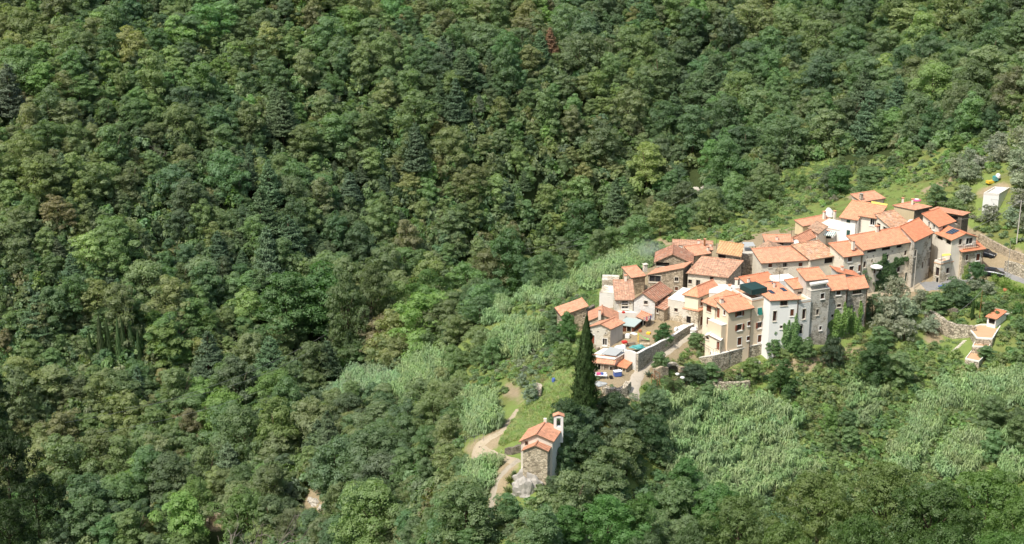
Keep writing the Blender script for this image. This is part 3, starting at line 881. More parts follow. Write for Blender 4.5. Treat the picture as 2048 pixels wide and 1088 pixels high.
# ------------------------------------------------------------------ the chapel
r = house('chapel', 'small stone chapel with orange tiled roofs on a rock below the village', 'chapel')
apse = Vol(r, (1070, 956, -4.2, 900), [(1046,900),(1095,901)], ('R',1102,890), 'gableV', .85, 'stone_chapel', 'tile_rib', over=.22, base=-6.5)
nave = Vol(r, ('z', apse.ze + 1.0), [(1042,881),(1105,881)], ('R',1121,858), 'gableV', 1.15, 'plaster_offwhite', 'tile_orange', over=.3, base=-6,
           wins=[(0,1053,886,.45,.7,'dark')])
t = nave.at(.95, .93)
rz_ = math.atan2((nave.c[1]-nave.c[0]).y, (nave.c[1]-nave.c[0]).x)
mb = MB()
def _bc(dx, z, w, d, h): mb.bx(t.x + dx*math.cos(rz_), t.y + dx*math.sin(rz_), z, w, d, h, rz_)
zt = zat(t.y, 859)
_bc(0, nave.ze - 2.0, 1.45, .75, zt - nave.ze + 2.6)
_bc(-.52, zt + .6, .41, .75, 1.5); _bc(.52, zt + .6, .41, .75, 1.5); _bc(0, zt + 2.08, 1.45, .75, .3)
tw = mb.build('bell_gable', 'plaster_white', r)
mb = MB(); mb.lathe((t.x, t.y, zt + 1.15), [(.26,0),(.23,.12),(.16,.3),(.1,.42),(.03,.46)], 10); mb.tube([(t.x,t.y,zt+1.6),(t.x,t.y,zt+2.1)], .03)
mb.build('bell', 'metal_dark', tw)
mb = MB(); ex = Vector((math.cos(rz_), math.sin(rz_), 0)); ey = Vector((-ex.y, ex.x, 0))
for sgn in (-1, 1):
    q = [t + ex*sgn*.9 - ey*.5, t - ey*.5, t + ey*.5, t + ex*sgn*.9 + ey*.5]
    zz = [zt + 2.36, zt + 2.72, zt + 2.72, zt + 2.36]
    q = [Vector((p.x, p.y, z)) for p, z in zip(q, zz)]
    if sgn < 0: q.reverse()
    mb.prism(q, [p + UP * .1 for p in q])
mb.build('roof', 'tile_orange', tw, roof_uv=True)
mb = MB(); q = nave.at(.5, 1.0, 1.2); mb.bx(q.x, q.y, q.z - .3, .45, .4, .9, rz_); mb.build('finial', 'plaster_offwhite', r)

# ------------------------------------------------------------------ houses, from the lane upward
r = house('stone_house', 'narrow stone house with sloping orange roof and ivy wall left of village')
IVY = Vol(r, ('Y', 258), [(1124,630),(1172,626)], ('D',4.0), 'shedL', 1.3, 'stone_warm', 'tile_orange', over=.3, base=-4, wins=[(0,1168,633,.35,.4,'plain')])
r = house('ruined_wall', 'dark roofless stone wall beside the narrow ivy house', 'ruin')
Vol(r, ('Y', 259), [(1174,622),(1190,611)], ('D',.6), 'flat', 0, 'stone_dark', 'stone_dark', over=0, base=-3)

r = house('gable_house', 'stone house with two tone orange gable roof behind the tall cypress')
a = Vol(r, (1221,697,.3,657), [(1176,654),(1221,657)], ('R',1246,645), 'gableV', .75, 'stone_pale', 'tile_orange', r=.58, over=.28, side='plaster_grey',
    wins=[(0,1185,679,.7,1.7,'doorwhite'),(0,1209.5,684,.75,1.3,'white'),(0,1183,663,.25,.3,'plain'),(0,1196,664,.25,.3,'plain'),(0,1211,667,.25,.3,'plain')])
b = Vol(r, ('Y', 253.6), [(1178,641),(1236,642)], ('D',4.6), 'gableV', 1.15, 'stone_pale', 'tile_rib', r=.46, over=.2, chim=[(1199,634,1.3,.5)], wallname='rear_wall', roofname='rear_roof')

r = house('shack', 'low shack with grey green metal roof beside the stone gable house', 'shed')
Vol(r, ('Y', 254.5), [(1240,649),(1267,653)], ('R',1281,641), 'flat', 0, 'wood_brown', 'roof_green_grey', over=.3, wins=[(0,1258,659,.8,1.6,'doordark')])

r = house('row_of_sheds', 'low building with flat terrace roof and narrow orange tile canopy behind the cypress', 'outbuilding')
a = Vol(r, (1229,748,-.6,719), [(1181,713),(1229,719)], ('R',1256,703), 'flat', 0, 'stone_pale', 'concrete_pale', over=.1, parapet=.0)
Vol(r, (1227,751,-.6,728), [(1182,723),(1228,728)], ('D',1.3), 'shedF', .55, 'wood_grey', 'tile_orange', over=.2, wallname='front_wall', roofname='canopy_roof',
    wins=[(0,1187,735,1.0,1.5,'doordark'),(0,1196,735,.9,1.5,'doordark'),(0,1213,739,.9,1.8,'doorgrey'),(0,1222,738,.6,.9,'dark')])
mb = MB(); q = [a.at(.38,.12,.5), a.at(.98,.12,.42), a.at(.98,.75,.75), a.at(.38,.75,.8)]
mb.prism(q, [p + UP*.08 for p in q])
mb.build('shelter_roof', 'roof_grey', r)
for u_, v_, z_ in ((.4,.14,.5),(.96,.14,.42),(.96,.73,.75),(.4,.73,.8)):
    mb = MB(); p = a.at(u_, v_, 0); mb.tube([p, p + UP * z_], .05, 5); mb.build('post', 'wood_grey', r)

r = house('tiled_shed', 'small shed with red sloping tile roof at the bend of the lane', 'shed')
Vol(r, (1252,751,-.5,736), [(1233,731),(1252,736)], ('R',1271,721), 'shedF', .5, 'stone_warm', 'tile_red', over=.22, wins=[(0,1241,741,.8,1.2,'doordark'),(0,1248,743,.6,1.4,'doorgrey')])

r = house('ruined_house', 'crumbling pale stone block with white plaster patch at village left end', 'ruin')
Vol(r, (1199,611,.5,585), [(1199,585),(1231,588)], ('D',4.2), 'flat', 0, 'white_worn', 'stone_pale', over=0)
Vol(r, ('Y', 275), [(1204,561),(1238,562)], ('D',3.2), 'flat', 0, 'stone_pale', 'stone_pale', over=0, wallname='rear_wall', roofname='rear_top', base=2)

r = house('old_house', 'wide old house with weathered tile roof and whitewashed gable front')
Vol(r, (1232,634,1.2,599), [(1232,599),(1268,599)], ('D',6.5), 'shedF', 1.35, 'stone_pale', 'tile_old', over=.25, chim=[(1251,562,1.0,.45)],
    wins=[(0,1250,604,1.1,1.0,'stone'),(0,1250,612,1.2,1.0,'white')])
Vol(r, (1310,640,1.2,601), [(1268,598),(1310,602)], ('R',1343,581), 'gableV', 1.4, 'white_worn', 'tile_rib_white', r=.43, over=.3, side='stone_warm', wallname='gable_wall', roofname='gable_roof',
    wins=[(0,1292,594.5,.7,.7,'dark'),(1,1318,594,.9,.9,'stone'),(1,1328,588,.9,.9,'stone'),(1,1337,584,.7,.8,'stone')])
Vol(r, (1329,648,1.0,619), [(1311,613),(1329,619)], ('R',1351,607), 'shedF', .55, 'stone_warm', 'tile_rib_white', over=.3, wallname='lean_to_wall', roofname='lean_to_roof',
    wins=[(0,1315,622,.5,.7,'dark'),(1,1341,616,1.8,1.3,'loft')])
r = house('tiled_porch', 'little open porch with striped orange roof below the whitewashed gable', 'porch')
Vol(r, (1294,655,1.2,641), [(1275,633),(1294,641)], ('R',1302,635), 'shedF', .3, 'stone_dark', 'tile_rib', over=.25, wins=[(0,1285,645,1.5,1.5,'loft')])
r = house('white_roof_house', 'low stone house with flat bright white roof between the gable and cream house')
Vol(r, (1368,650,.9,603), [(1336,598),(1369,604)], ('D',7.0), 'flat', 0, 'stone_pale', 'trim_white', over=.05, wins=[(0,1352,620,.7,.7,'dark')])

r = house('tall_stone_house', 'tall stone house with broad orange roof and two small windows')
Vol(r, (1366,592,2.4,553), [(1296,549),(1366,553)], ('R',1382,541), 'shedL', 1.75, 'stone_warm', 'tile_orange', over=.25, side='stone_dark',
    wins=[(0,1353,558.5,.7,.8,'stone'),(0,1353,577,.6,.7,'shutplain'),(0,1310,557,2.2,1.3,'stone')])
r = house('side_house', 'small low house with patched orange roof left of the tall stone house')
Vol(r, ('Y', 275), [(1263,555),(1290,551)], ('D',3.6), 'shedF', .8, 'stone_warm', 'tile_orange', over=.2, base=0, chim=[(1290,538,.8,.7,'stone_pale','stone_pale')])
r = house('loft_house', 'house with dark open loft under a patchy ribbed roof')
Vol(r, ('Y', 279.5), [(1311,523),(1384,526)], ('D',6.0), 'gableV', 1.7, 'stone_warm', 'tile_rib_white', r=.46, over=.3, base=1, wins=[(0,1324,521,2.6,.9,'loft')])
r = house('back_house', 'long stone house with thin flat eaves and big square chimney at village rear')
Vol(r, ('Y', 289), [(1346,496),(1424,499)], ('D',4.0), 'shedF', .35, 'stone_warm', 'tile_old', over=.25, base=1, thick=.3,
    chim=[(1397,492,1.1,.5),(1409,492,1.3,.35,'rust'),(1421,493,.5,.4)])
v = Vol(r, ('Y', 286), [(1357,490.5),(1365,491)], ('D',.8), 'flat', 0, 'plaster_offwhite', 'tile_old', over=.1, base=1, wallname='stack', roofname='stack_cap')
Vol(r, ('Y', 284), [(1388,511),(1421,506)], ('D',3.5), 'shedF', .7, 'stone_warm', 'tile_orange', over=.2, base=1, wallname='low_wall', roofname='low_roof', chim=[(1416,502,.7,.4)])
r = house('long_old_house', 'long old stone house with mottled sagging brown tile roof')
Vol(r, (1455,602,2.2,554), [(1376,545),(1455,554)], ('R',1482,537), 'shedF', 1.35, 'stone_render', 'tile_old', over=.3, side='stone_grey',
    wins=[(0,1378,563,.7,.85,'dark'),(0,1396,566,.75,1.2,'stone'),(0,1423.5,555.5,.7,.8,'dark'),(1,1470,560,.8,1.2,'dark')])
r = house('belvedere_house', 'small lookout house with bright ribbed yellow orange roof on posts')
Vol(r, ('Y', 276), [(1436,505),(1480,512)], ('L',1441,493), 'shedF', .9, 'stone_warm', 'tile_yellow', over=.3, base=1, wins=[(0,1442,510,1.5,1.1,'loft')])
r = house('terrace_house', 'grey stone house with roof terrace beside the lookout roof')
th = Vol(r, ('Y', 279), [(1487,509),(1513,507)], ('D',4.5), 'flat', 0, 'stone_grey', 'concrete', over=0, base=1, parapet=.0)

r = house('stone_gable_house', 'house with brown roof and rubble stone gable above the long facade')
Vol(r, ('Y', 277), [(1520,511),(1573,505)], ('L',1512,497), 'gableV', 1.35, 'stone_warm', 'tile_brown', r=.45, over=.25, base=2)
Vol(r, ('Y', 285), [(1532,484),(1586,484)], ('D',3.5), 'shedF', .3, 'stone_grey', 'tile_orange', over=.2, base=2, wallname='rear_wall', roofname='rear_roof', wins=[(0,1563,488,.9,.7,'dark')], chim=[(1553,480,.6,.45)])

r = house('long_facade_house', 'long pale rendered house with orange roof and open loft in village middle')
Vol(r, ('Y', 270.5), [(1524,525.5),(1621,519)], ('D',5.0), 'shedF', 1.0, 'stone_render', 'tile_orange', over=.3, base=0,
    wins=[(0,1540.5,531,.75,.7,'shutplain'),(0,1570,530,.8,.85,'stone'),(0,1601,529,.75,.75,'shutplain'),(0,1541,552,.6,.7,'dark'),(0,1560,552,.5,.4,'dark'),(0,1528,558,.8,1.8,'archdark')])
Vol(r, ('Y', 271.6), [(1621,519),(1673,510)], ('D',5.6), 'shedF', 1.15, 'stone_render', 'tile_mottled', over=.3, base=0, wallname='loft_wall', roofname='loft_roof',
    wins=[(0,1660,520,2.6,1.3,'loft'),(0,1676,520,.7,1.2,'dark')])
r = house('corner_house', 'narrow house with plain orange roof between the loft and the longest facade')
Vol(r, ('Y', 271), [(1688,513),(1724,508)], ('L',1660,500), 'shedF', 1.15, 'stone_render', 'tile_new', over=.3, base=0,
    wins=[(0,1700,518,1.0,1.0,'whitedark'),(0,1703,538,1.0,1.1,'whitedark'),(0,1719,536,.5,1.3,'whiteshut')])
r = house('long_stone_house', 'longest stone house with big orange roof and loft openings under the eaves')
LONG = Vol(r, (1727,590,1.4,499), [(1727,499),(1829,481)], ('L',1697,487), 'shedF', 1.3, 'stone_render', 'tile_new', over=.35, chim=[(1753,464,1.1,.6),(1706,494,1.1,.5)],
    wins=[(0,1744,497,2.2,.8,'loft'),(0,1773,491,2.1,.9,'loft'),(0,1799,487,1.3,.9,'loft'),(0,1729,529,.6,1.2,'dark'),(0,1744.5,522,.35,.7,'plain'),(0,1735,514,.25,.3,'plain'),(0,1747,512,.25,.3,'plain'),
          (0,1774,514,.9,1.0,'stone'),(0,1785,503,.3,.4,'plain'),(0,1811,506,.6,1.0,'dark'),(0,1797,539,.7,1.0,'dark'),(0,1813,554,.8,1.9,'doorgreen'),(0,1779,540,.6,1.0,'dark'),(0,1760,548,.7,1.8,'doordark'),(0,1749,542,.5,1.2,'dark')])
Vol(r, (1830,578,1.4,482), [(1829.5,482),(1865,465)], ('L',1802,466), 'shedF', 1.2, 'stone_grey_render', 'tile_red', over=.3, wallname='end_wall', roofname='end_roof',
    wins=[(0,1830.5,506,.7,1.3,'dark'),(0,1860,497,.6,.9,'dark'),(0,1845,530,.7,1.4,'dark'),(0,1859,523,.6,1.8,'dark'),(0,1830.5,541,.35,2.0,'plain'),(0,1860,469,.6,.9,'dark')])

r = house('white_upper_house', 'tall white house with green shutters and large orange roof at village top')
ua = Vol(r, ('Y', 294), [(1682,434),(1714,439)], ('L',1704,421), 'shedF', 1.9, 'plaster_white', 'tile_new', over=.33, base=2, wins=[(0,1697,440,.8,.9,'greenplain'),(0,1696.5,466,.75,1.2,'greenplain')])
up = Vol(r, ('z', ua.ze + .6), [(1721,430.5),(1753,435.5)], ('L',1737,421.5), 'shedF', 1.3, 'plaster_offwhite', 'tile_new', over=.33, base=2, wallname='balcony_wall', roofname='balcony_roof', wins=[(0,1745,441,.9,1.6,'white')])
mb = MB()
B0, B1 = PY(1722,457,296.5), PY(1749,459,296.5); d_ = (B1 - B0)
mb.prism([B0, B1, B1 + Vector((0,2.3,0)), B0 + Vector((0,2.3,0))], [p + UP*.14 for p in (B0, B1, B1 + Vector((0,2.3,0)), B0 + Vector((0,2.3,0)))])
mb.build('balcony', 'concrete_pale', r)
mb = MB()
for i in range(9):
    p = B0 + d_ * (i / 8) + UP*.1; mb.tube([p, p + UP*.95], .025, 4)
mb.tube([B0 + UP*1.05, B1 + UP*1.05], .035, 4); mb.tube([B0 + UP*.6, B1 + UP*.6], .02, 4)
mb.build('railing', 'metal_grey', r)
r = house('mottled_roof_house', 'house with mottled orange and pale tile roof and open loggia below the white house')
Vol(r, ('Y', 286), [(1787,459),(1822,450)], ('L',1752,443), 'shedF', 1.35, 'plaster_offwhite', 'tile_mottled', over=.3, base=2, wins=[(3,1757,452,1.2,1.6,'loft'),(3,1770,460,1.6,1.2,'loft')])
r = house('ribbed_roof_house', 'white low house with steep ribbed gable roof left of the striped awning')
Vol(r, ('Y', 291), [(1569,483),(1604,485)], ('R',1638,469), 'gableV', .95, 'plaster_white', 'tile_rib', r=.47, over=.3, base=2, wins=[(1,1612,480,.5,.5,'dark')])
r = house('awning_house', 'house with white flat roof and red brown tile strip above the striped awning')
Vol(r, ('Y', 300), [(1634,452),(1681,461)], ('D',6.0), 'flat', 0, 'plaster_white', 'plaster_offwhite', over=.1, base=3)
Vol(r, ('Y', 297.5), [(1617,456),(1637,467)], ('R',1653,459), 'shedF', .5, 'plaster_offwhite', 'tile_brown', over=.25, base=3, wallname='low_wall', roofname='low_roof')
Vol(r, ('Y', 298), [(1650,463),(1673,464)], ('D',1.6), 'shedF', .35, 'plaster_offwhite', 'tile_red', over=.2, base=3, wallname='porch_wall', roofname='porch_roof', wins=[(0,1661,472,2.0,1.3,'loft')])
Vol(r, ('Y', 305), [(1606,452),(1664,441)], ('D',2.5), 'shedF', .5, 'plaster_ochre', 'tile_orange', over=.2, base=3, wallname='rear_wall', roofname='rear_roof', chim=[(1648,438,1.5,.5),(1669,434,1.2,.45)])
r = house('rear_barn', 'long narrow barn with orange roof and stone chimney behind the white house', 'barn')
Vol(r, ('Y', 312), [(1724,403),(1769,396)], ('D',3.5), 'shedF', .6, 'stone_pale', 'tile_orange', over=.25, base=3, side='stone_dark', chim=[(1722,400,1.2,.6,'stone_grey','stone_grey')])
r = house('beige_end_house', 'house with plain ochre side wall and long low tile roof at village top')
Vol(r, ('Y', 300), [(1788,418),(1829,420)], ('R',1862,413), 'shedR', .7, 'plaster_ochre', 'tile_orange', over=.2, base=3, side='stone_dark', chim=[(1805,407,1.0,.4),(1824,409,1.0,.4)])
r = house('long_open_shed', 'long open shed with orange tile roof on square posts at village upper right', 'shed')
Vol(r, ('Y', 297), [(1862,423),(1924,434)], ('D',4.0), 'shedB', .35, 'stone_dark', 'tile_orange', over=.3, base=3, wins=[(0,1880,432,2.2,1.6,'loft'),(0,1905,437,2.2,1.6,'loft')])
r = house('red_roof_house', 'small house with bright red square roof above the solar panel house')
Vol(r, ('Y', 290), [(1846,436),(1878,453)], ('R',1910,442), 'shedR', .75, 'plaster_offwhite', 'tile_red', over=.3, base=2, wins=[(0,1858,448,.7,1.1,'white'),(0,1868,452,.8,1.1,'white'),(1,1888,455,.9,.8,'dark')])
Vol(r, ('Y', 286), [(1846,459),(1866,455)], ('D',3.2), 'flat', 0, 'stone_grey', 'tile_brown', over=.15, base=2, wallname='annex_wall', roofname='annex_roof')

r = house('solar_panel_house', 'right end house with red gable roof carrying a solar panel')
m_ = Vol(r, ('Y', 280), [(1904,479),(1953,473)], ('L',1873,466), 'gableV', .95, 'plaster_offwhite', 'tile_red', over=.35, base=0,
    wins=[(3,1880,474,1.7,1.0,'loft'),(3,1897,481,1.5,1.2,'loft'),(0,1921,482,.7,1.2,'dark'),(0,1939,481,1.6,1.3,'white')])
lo_ = Vol(r, (1925,563,1.6,503), [(1925,503),(1968,497)], ('L',1907,489), 'shedF', .25, 'stone_pale', 'tile_red', over=.4, wallname='lower_wall', roofname='terrace_roof',
    wins=[(0,1934,515,.5,1.2,'dark'),(0,1956,514,.9,1.4,'shut'),(0,1934,545,.5,1.5,'dark'),(3,1911,509,.7,1.1,'dark'),(3,1911,539,.6,1.0,'dark')])
Vol(r, (1882,568,1.6,529), [(1868.5,525),(1882,529)], ('R',1907,523), 'flat', 0, 'stone_pale', 'terracotta_floor', over=.08, wallname='block_wall', roofname='balcony_floor', parapet=.45,
    wins=[(0,1875,543,.8,1.7,'dark'),(1,1896,541,1.0,1.1,'dark'),(1,1896,561,.8,.8,'dark'),(0,1874.5,561,.6,1.2,'archdark')])
q = [m_.on_roof(*p) + UP*.16 for p in ((1891,467),(1904,470),(1919,463),(1906,459))]
mb = MB(); mb.prism(q, [p + UP*.07 for p in q]); pan = mb.build('solar_panel', 'solar_cell', r)
mb = MB()
for i in range(4):
    a_, b_ = (q[0].lerp(q[1], i/3), q[3].lerp(q[2], i/3)); mb.tube([a_ + UP*.08, b_ + UP*.08], .025, 4)
for a_, b_ in ((q[0], q[1]), (q[3], q[2])): mb.tube([a_ + UP*.08, b_ + UP*.08], .025, 4)
mb.build('frame', 'metal_grey', pan)
tq = [lo_.at(.08,.12,.22), lo_.at(.8,.12,.22), lo_.at(.8,.9,.35), lo_.at(.08,.9,.35)]
mb = MB(); mb.prism(tq, [p + UP*.12 for p in tq]); mb.build('terrace_floor', 'terracotta_floor', r)
mb = MB()
for a_, b_ in zip(tq, tq[1:] + tq[:1]):
    for i in range(7):
        p = a_.lerp(b_, i / 7); mb.tube([p, p + UP*1.05], .02, 4)
    mb.tube([a_ + UP*1.05, b_ + UP*1.05], .03, 4)
mb.build('terrace_railing', 'metal_dark', r)

# beige complex
r = house('cream_house', 'cream house with hipped orange roof over a stone lower floor')
Vol(r, (1397,655,1.0,592), [(1369,587),(1397,592)], ('R',1438,575), 'hipV', 1.2, 'plaster_cream', 'tile_new', over=.28, base=3.6, wins=[(1,1403,604,.7,1.4,'shutplain')])
Vol(r, (1397,658,1.0,623), [(1366,617),(1397,623)], ('R',1437,607), 'flat', 0, 'stone_pale', 'tile_orange', over=.12, wallname='lower_wall', roofname='lower_roof', wins=[(1,1403,642,.8,1.8,'door'),(0,1377,640,.9,1.4,'plain')])
r = house('beige_house', 'tall beige house with orange roof and brown shutters above the retaining wall')
A_ = Vol(r, (1459,702,0,623), [(1457.5,623),(1503.5,614)], ('L',1433,613), 'shedF', 1.25, 'plaster_beige', 'tile_new', over=.33, base=-5, chim=[(1443,604,.7,.55)],
    wins=[(0,1479,626,1.1,1.1,'shutopen'),(0,1479,654.5,1.1,1.1,'shutopen'),(0,1479,682.5,.85,1.4,'shut'),(0,1499,647,.6,.75,'shut'),(0,1499,676,.6,.75,'shut'),(3,1449,625,.45,.8,'shut'),(3,1434.5,623,.75,1.9,'doorred')])
Vol(r, ('z', A_.ze), [(1407,602.5),(1432.5,613)], ('R',1476,605), 'shedF', 1.15, 'plaster_cream', 'tile_new', over=.33, base=-5, wallname='side_wall', roofname='side_roof',
    wins=[(0,1418,615.5,1.2,1.4,'shutplain'),(0,1418,643,1.1,1.4,'shutplain')])
Vol(r, (1444,704,0,652), [(1443,651.5),(1457,648.5)], ('L',1416,640), 'flat', 0, 'plaster_beige', 'concrete_pale', over=.03, base=-5, wallname='stair_wall', roofname='stair_top')
Vol(r, (1440,706,0,680), [(1411,671),(1440.5,681)], ('R',1448,672), 'gableV', .35, 'plaster_cream', 'concrete_pale', r=.25, over=.2, base=-5, wallname='porch_wall', roofname='porch_roof',
    wins=[(0,1437,692,.6,1.6,'doorred'),(0,1413,675,.7,.5,'dark')])
r = house('roof_terrace_house', 'narrow beige house with flat roof terrace and one open green shutter')
T_ = Vol(r, (1504,691,0,603), [(1504,603),(1535.5,597)], ('D',6.2), 'flat', 0, 'plaster_beige', 'terracotta_floor', over=.04, base=-5, parapet=.35,
    wins=[(0,1519,622,.85,1.2,'green'),(0,1519.5,650,1.0,1.1,'shutopen'),(0,1519.5,677,.85,1.35,'shut')])
r = house('white_house', 'white plaster house with wide skylit orange roof and climbing shrubs')
W_ = Vol(r, (1541,692,0,600), [(1541,600),(1597,597)], ('L',1501,584), 'shedF', 1.35, 'plaster_white', 'tile_new', over=.3, base=-3, chim=[(1548,575,.9,.3,'plaster_offwhite')],
    wins=[(0,1568,604,1.35,1.05,'dark'),(0,1549.5,632,.65,1.9,'dark'),(0,1584,625,.65,1.25,'whiteshut'),(0,1562.5,654,.5,.55,'whitedark')])
for (sx, sy) in ((1543,585),(1567,580),(1546,567)):
    c = W_.on_roof(sx, sy) + UP*.1; e0 = (W_.c[1]-W_.c[0]).normalized(); e1 = (W_.at(0,1,W_.h) - W_.at(0,0,0)).normalized()
    mb = MB(); mb.box(c, e0*.35, e1*.55, UP*.07); mb.build('skylight', 'solar_cell', W_.ro)
r = house('narrow_white_house', 'narrow white house with planted upper terrace and arched dark doorway')
Vol(r, ('Y', 250.6), [(1598,607),(1622,603)], ('D',3.2), 'flat', 0, 'white_worn', 'terracotta_floor', over=0, base=-3, parapet=.4,
    wins=[(0,1608,628,.75,1.9,'dark'),(0,1602,659,.7,1.6,'archdark')])
Vol(r, ('Y', 253.6), [(1588,577),(1614,573)], ('L',1572,571), 'shedF', .85, 'plaster_offwhite', 'tile_new', over=.25, base=2, wallname='upper_wall', roofname='upper_roof', wins=[(0,1599,592,.9,1.7,'dark')])
r = house('stone_tower_house', 'grey stone tower house with square orange roof standing above its row')
Vol(r, ('Y', 252), [(1622,583),(1660,577)], ('D',5.5), 'flat', 0, 'stone_grey_render', 'concrete', over=.05, base=-3.5,
    wins=[(0,1645,592,.8,1.0,'whitedark'),(0,1635,624,.6,1.1,'stone'),(0,1641,656,.55,.75,'whitedark')])
v = Vol(r, ('Y', 253.2), [(1613,560),(1652,556)], ('L',1597,551), 'shedF', .95, 'plaster_grey', 'tile_new', over=.3, base=3, wallname='upper_wall', roofname='upper_roof', wins=[(0,1632,563,.55,1.0,'whitedark')])
mb = MB(); a_, b_ = PY(1621,572,252.0), PY(1657,566,253.2)
mb.prism([a_, b_, b_ + Vector((0,1.6,0)), a_ + Vector((0,1.6,0))], [p + UP*.3 for p in (a_, b_, b_ + Vector((0,1.6,0)), a_ + Vector((0,1.6,0)))]); mb.build('balcony', 'trim_white', r)
r = house('middle_stone_house', 'grey stone house half covered by ivy right of the tower')
MID = Vol(r, ('Y', 255.2), [(1659,580.5),(1694.5,577)], ('L',1652,567), 'shedF', 1.2, 'stone_grey_render', 'tile_new', over=.25, base=-3.5,
    wins=[(0,1677,585,.9,.9,'whitedark'),(0,1678,611,.8,.6,'dark'),(0,1665,632,.5,.6,'plain'),(0,1665,651,.5,.5,'plain')])
r = house('end_stone_house', 'end stone house of the grey row with wide four pane window')
END = Vol(r, ('Y', 257.6), [(1696,579.5),(1735.5,574)], ('L',1687,569), 'shedF', 1.0, 'stone_grey', 'tile_new', over=.25, base=-4,
    wins=[(0,1714,583,2.0,.85,'four'),(0,1722,606,.65,.95,'stone'),(0,1704,632,.6,.8,'plain')])
r = house('wedge_roof_house', 'grey house with slanting wedge roof behind the end stone house')
Vol(r, ('Y', 262), [(1676,556),(1720,553)], ('D',3.2), 'shedR', 1.15, 'plaster_grey', 'tile_red', over=.25, base=1, chim=[(1684,541,.6,.4)])
r = house('rear_white_house', 'low white house with narrow red roof strip behind the skylit roof')
Vol(r, ('Y', 260.5), [(1496,569),(1552,559)], ('D',2.6), 'shedF', .5, 'plaster_white', 'tile_red', over=.2, base=1, chim=[(1497,565,.7,.4)])
Vol(r, ('Y', 260), [(1556,564),(1594,560)], ('D',3.5), 'flat', 0, 'plaster_white', 'concrete_pale', over=0, base=1, wallname='low_wall', roofname='flat_roof')
r = house('pink_terrace_house', 'low building with pale pink flat terrace behind the beige house roof')
Vol(r, ('Y', 257.5), [(1418,586),(1474,590)], ('D',5.0), 'flat', 0, 'plaster_offwhite', 'concrete_pale', over=.05, base=1, chim=[(1472,580,2.0,.55),(1459,579,.7,.5)])
# ------------------------------------------------------------------ plant models
def quads_mesh(name, V, mats, mi=None):
    """V: (n,4,3) loose leaf faces"""
    n = len(V); me = bpy.data.meshes.new(name)
    me.vertices.add(n * 4); me.vertices.foreach_set('co', V.astype(np.float32).ravel())
    me.loops.add(n * 4); me.loops.foreach_set('vertex_index', np.arange(n * 4, dtype=np.int32))
    me.polygons.add(n); me.polygons.foreach_set('loop_start', np.arange(0, n * 4, 4, dtype=np.int32))
    for m in mats: me.materials.append(MATS[m])
    if mi is not None: me.polygons.foreach_set('material_index', np.asarray(mi, dtype=np.int32))
    me.update(calc_edges=True); return me

def unit(a): return a / np.maximum(np.linalg.norm(a, axis=-1, keepdims=True), 1e-9)

def leaves_at(R, P, nrm, size, asp=.62, jit=.6, var=.35):
    """leaf faces at points P facing roughly along nrm"""
    n = len(P)
    N = unit(nrm + R.normal(0, jit, (n, 3)))
    a = unit(np.cross(N, R.normal(0, 1, (n, 3)))); b = np.cross(N, a)
    s = size * (1 + R.uniform(-var, var, (n, 1)))
    l, w = a * s * .5, b * s * .5 * asp
    fold = N * s * .12
    return np.stack([P - l, P - w + fold, P + l, P + w + fold], 1)

def clump_leaves(R, C, rad, n, size, flat=.75, up=.5, under=.25, jit=.6):
    """leaves over the outside of one foliage clump"""
    d = unit(R.normal(0, 1, (n, 3)))
    low = d[:, 2] < -.1
    flip = low & (R.random(n) > under); d[flip, 2] *= -1
    rr = rad * R.uniform(.62, 1.06, (n, 1)) * (1 + .18 * np.sin(d[:, :1] * 5 + C[0]) * np.cos(d[:, 1:2] * 4 + C[1]))
    m = max(4, n // 20)      # leaves gather in small sprays with gaps between them
    k = R.integers(0, m, n); ds = unit(d[:m] + R.normal(0, .1, (m, 3)))
    dd = unit(ds[k] + R.normal(0, .19, (n, 3)))
    lift = R.normal(0, .10, (m, 1))[k] + R.normal(0, .05, (n, 1))
    P = np.asarray(C) + dd * rad * (.93 + lift - .5 * np.linalg.norm(dd - ds[k], axis=1, keepdims=True) ** 2 * 2.2) * np.array([1, 1, flat])
    thin = R.random(n) < .22
    P[thin] = (np.asarray(C) + d * rr * np.array([1, 1, flat]))[thin]
    return leaves_at(R, P, ds[k] * .7 + dd * .5 + np.array([0, 0, up]), size, jit=jit * .55)

def trunk_builder(R, paths):
    mb = MB()
    for pts, r0, r1 in paths:
        k = len(pts); mb.tube(pts, [r0 + (r1 - r0) * i / (k - 1) for i in range(k)], 6)
    return mb

def mesh_of(mb, name, mat):
    me = bpy.data.meshes.new(name); me.from_pydata([tuple(v) for v in mb.v], [], mb.f); me.materials.append(MATS[mat])
    me.polygons.foreach_set('use_smooth', [True] * len(mb.f)); me.update(); return me

def limbs(R, H, r, n, spread, z0=.3, z1=.75, lean=.08):
    top = Vector((R.normal(0, lean) * H, R.normal(0, lean) * H, H * .8))
    paths = [([Vector((0, 0, -.8)), Vector((top.x * .25, top.y * .25, H * .25)), Vector((top.x * .6, top.y * .6, H * .52)), top], r, r * .25)]
    for i in range(n):
        a = 2 * math.pi * (i + R.random() * .6) / n; z = H * R.uniform(z0, z1 * .7); q = spread * R.uniform(.6, .95)
        b = Vector((top.x * z / H, top.y * z / H, z))
        paths.append(([b, b + Vector((math.cos(a) * q * .5, math.sin(a) * q * .5, H * .12)), b + Vector((math.cos(a) * q, math.sin(a) * q, H * R.uniform(.18, .34)))], r * .42, r * .08))
    return trunk_builder(R, paths)

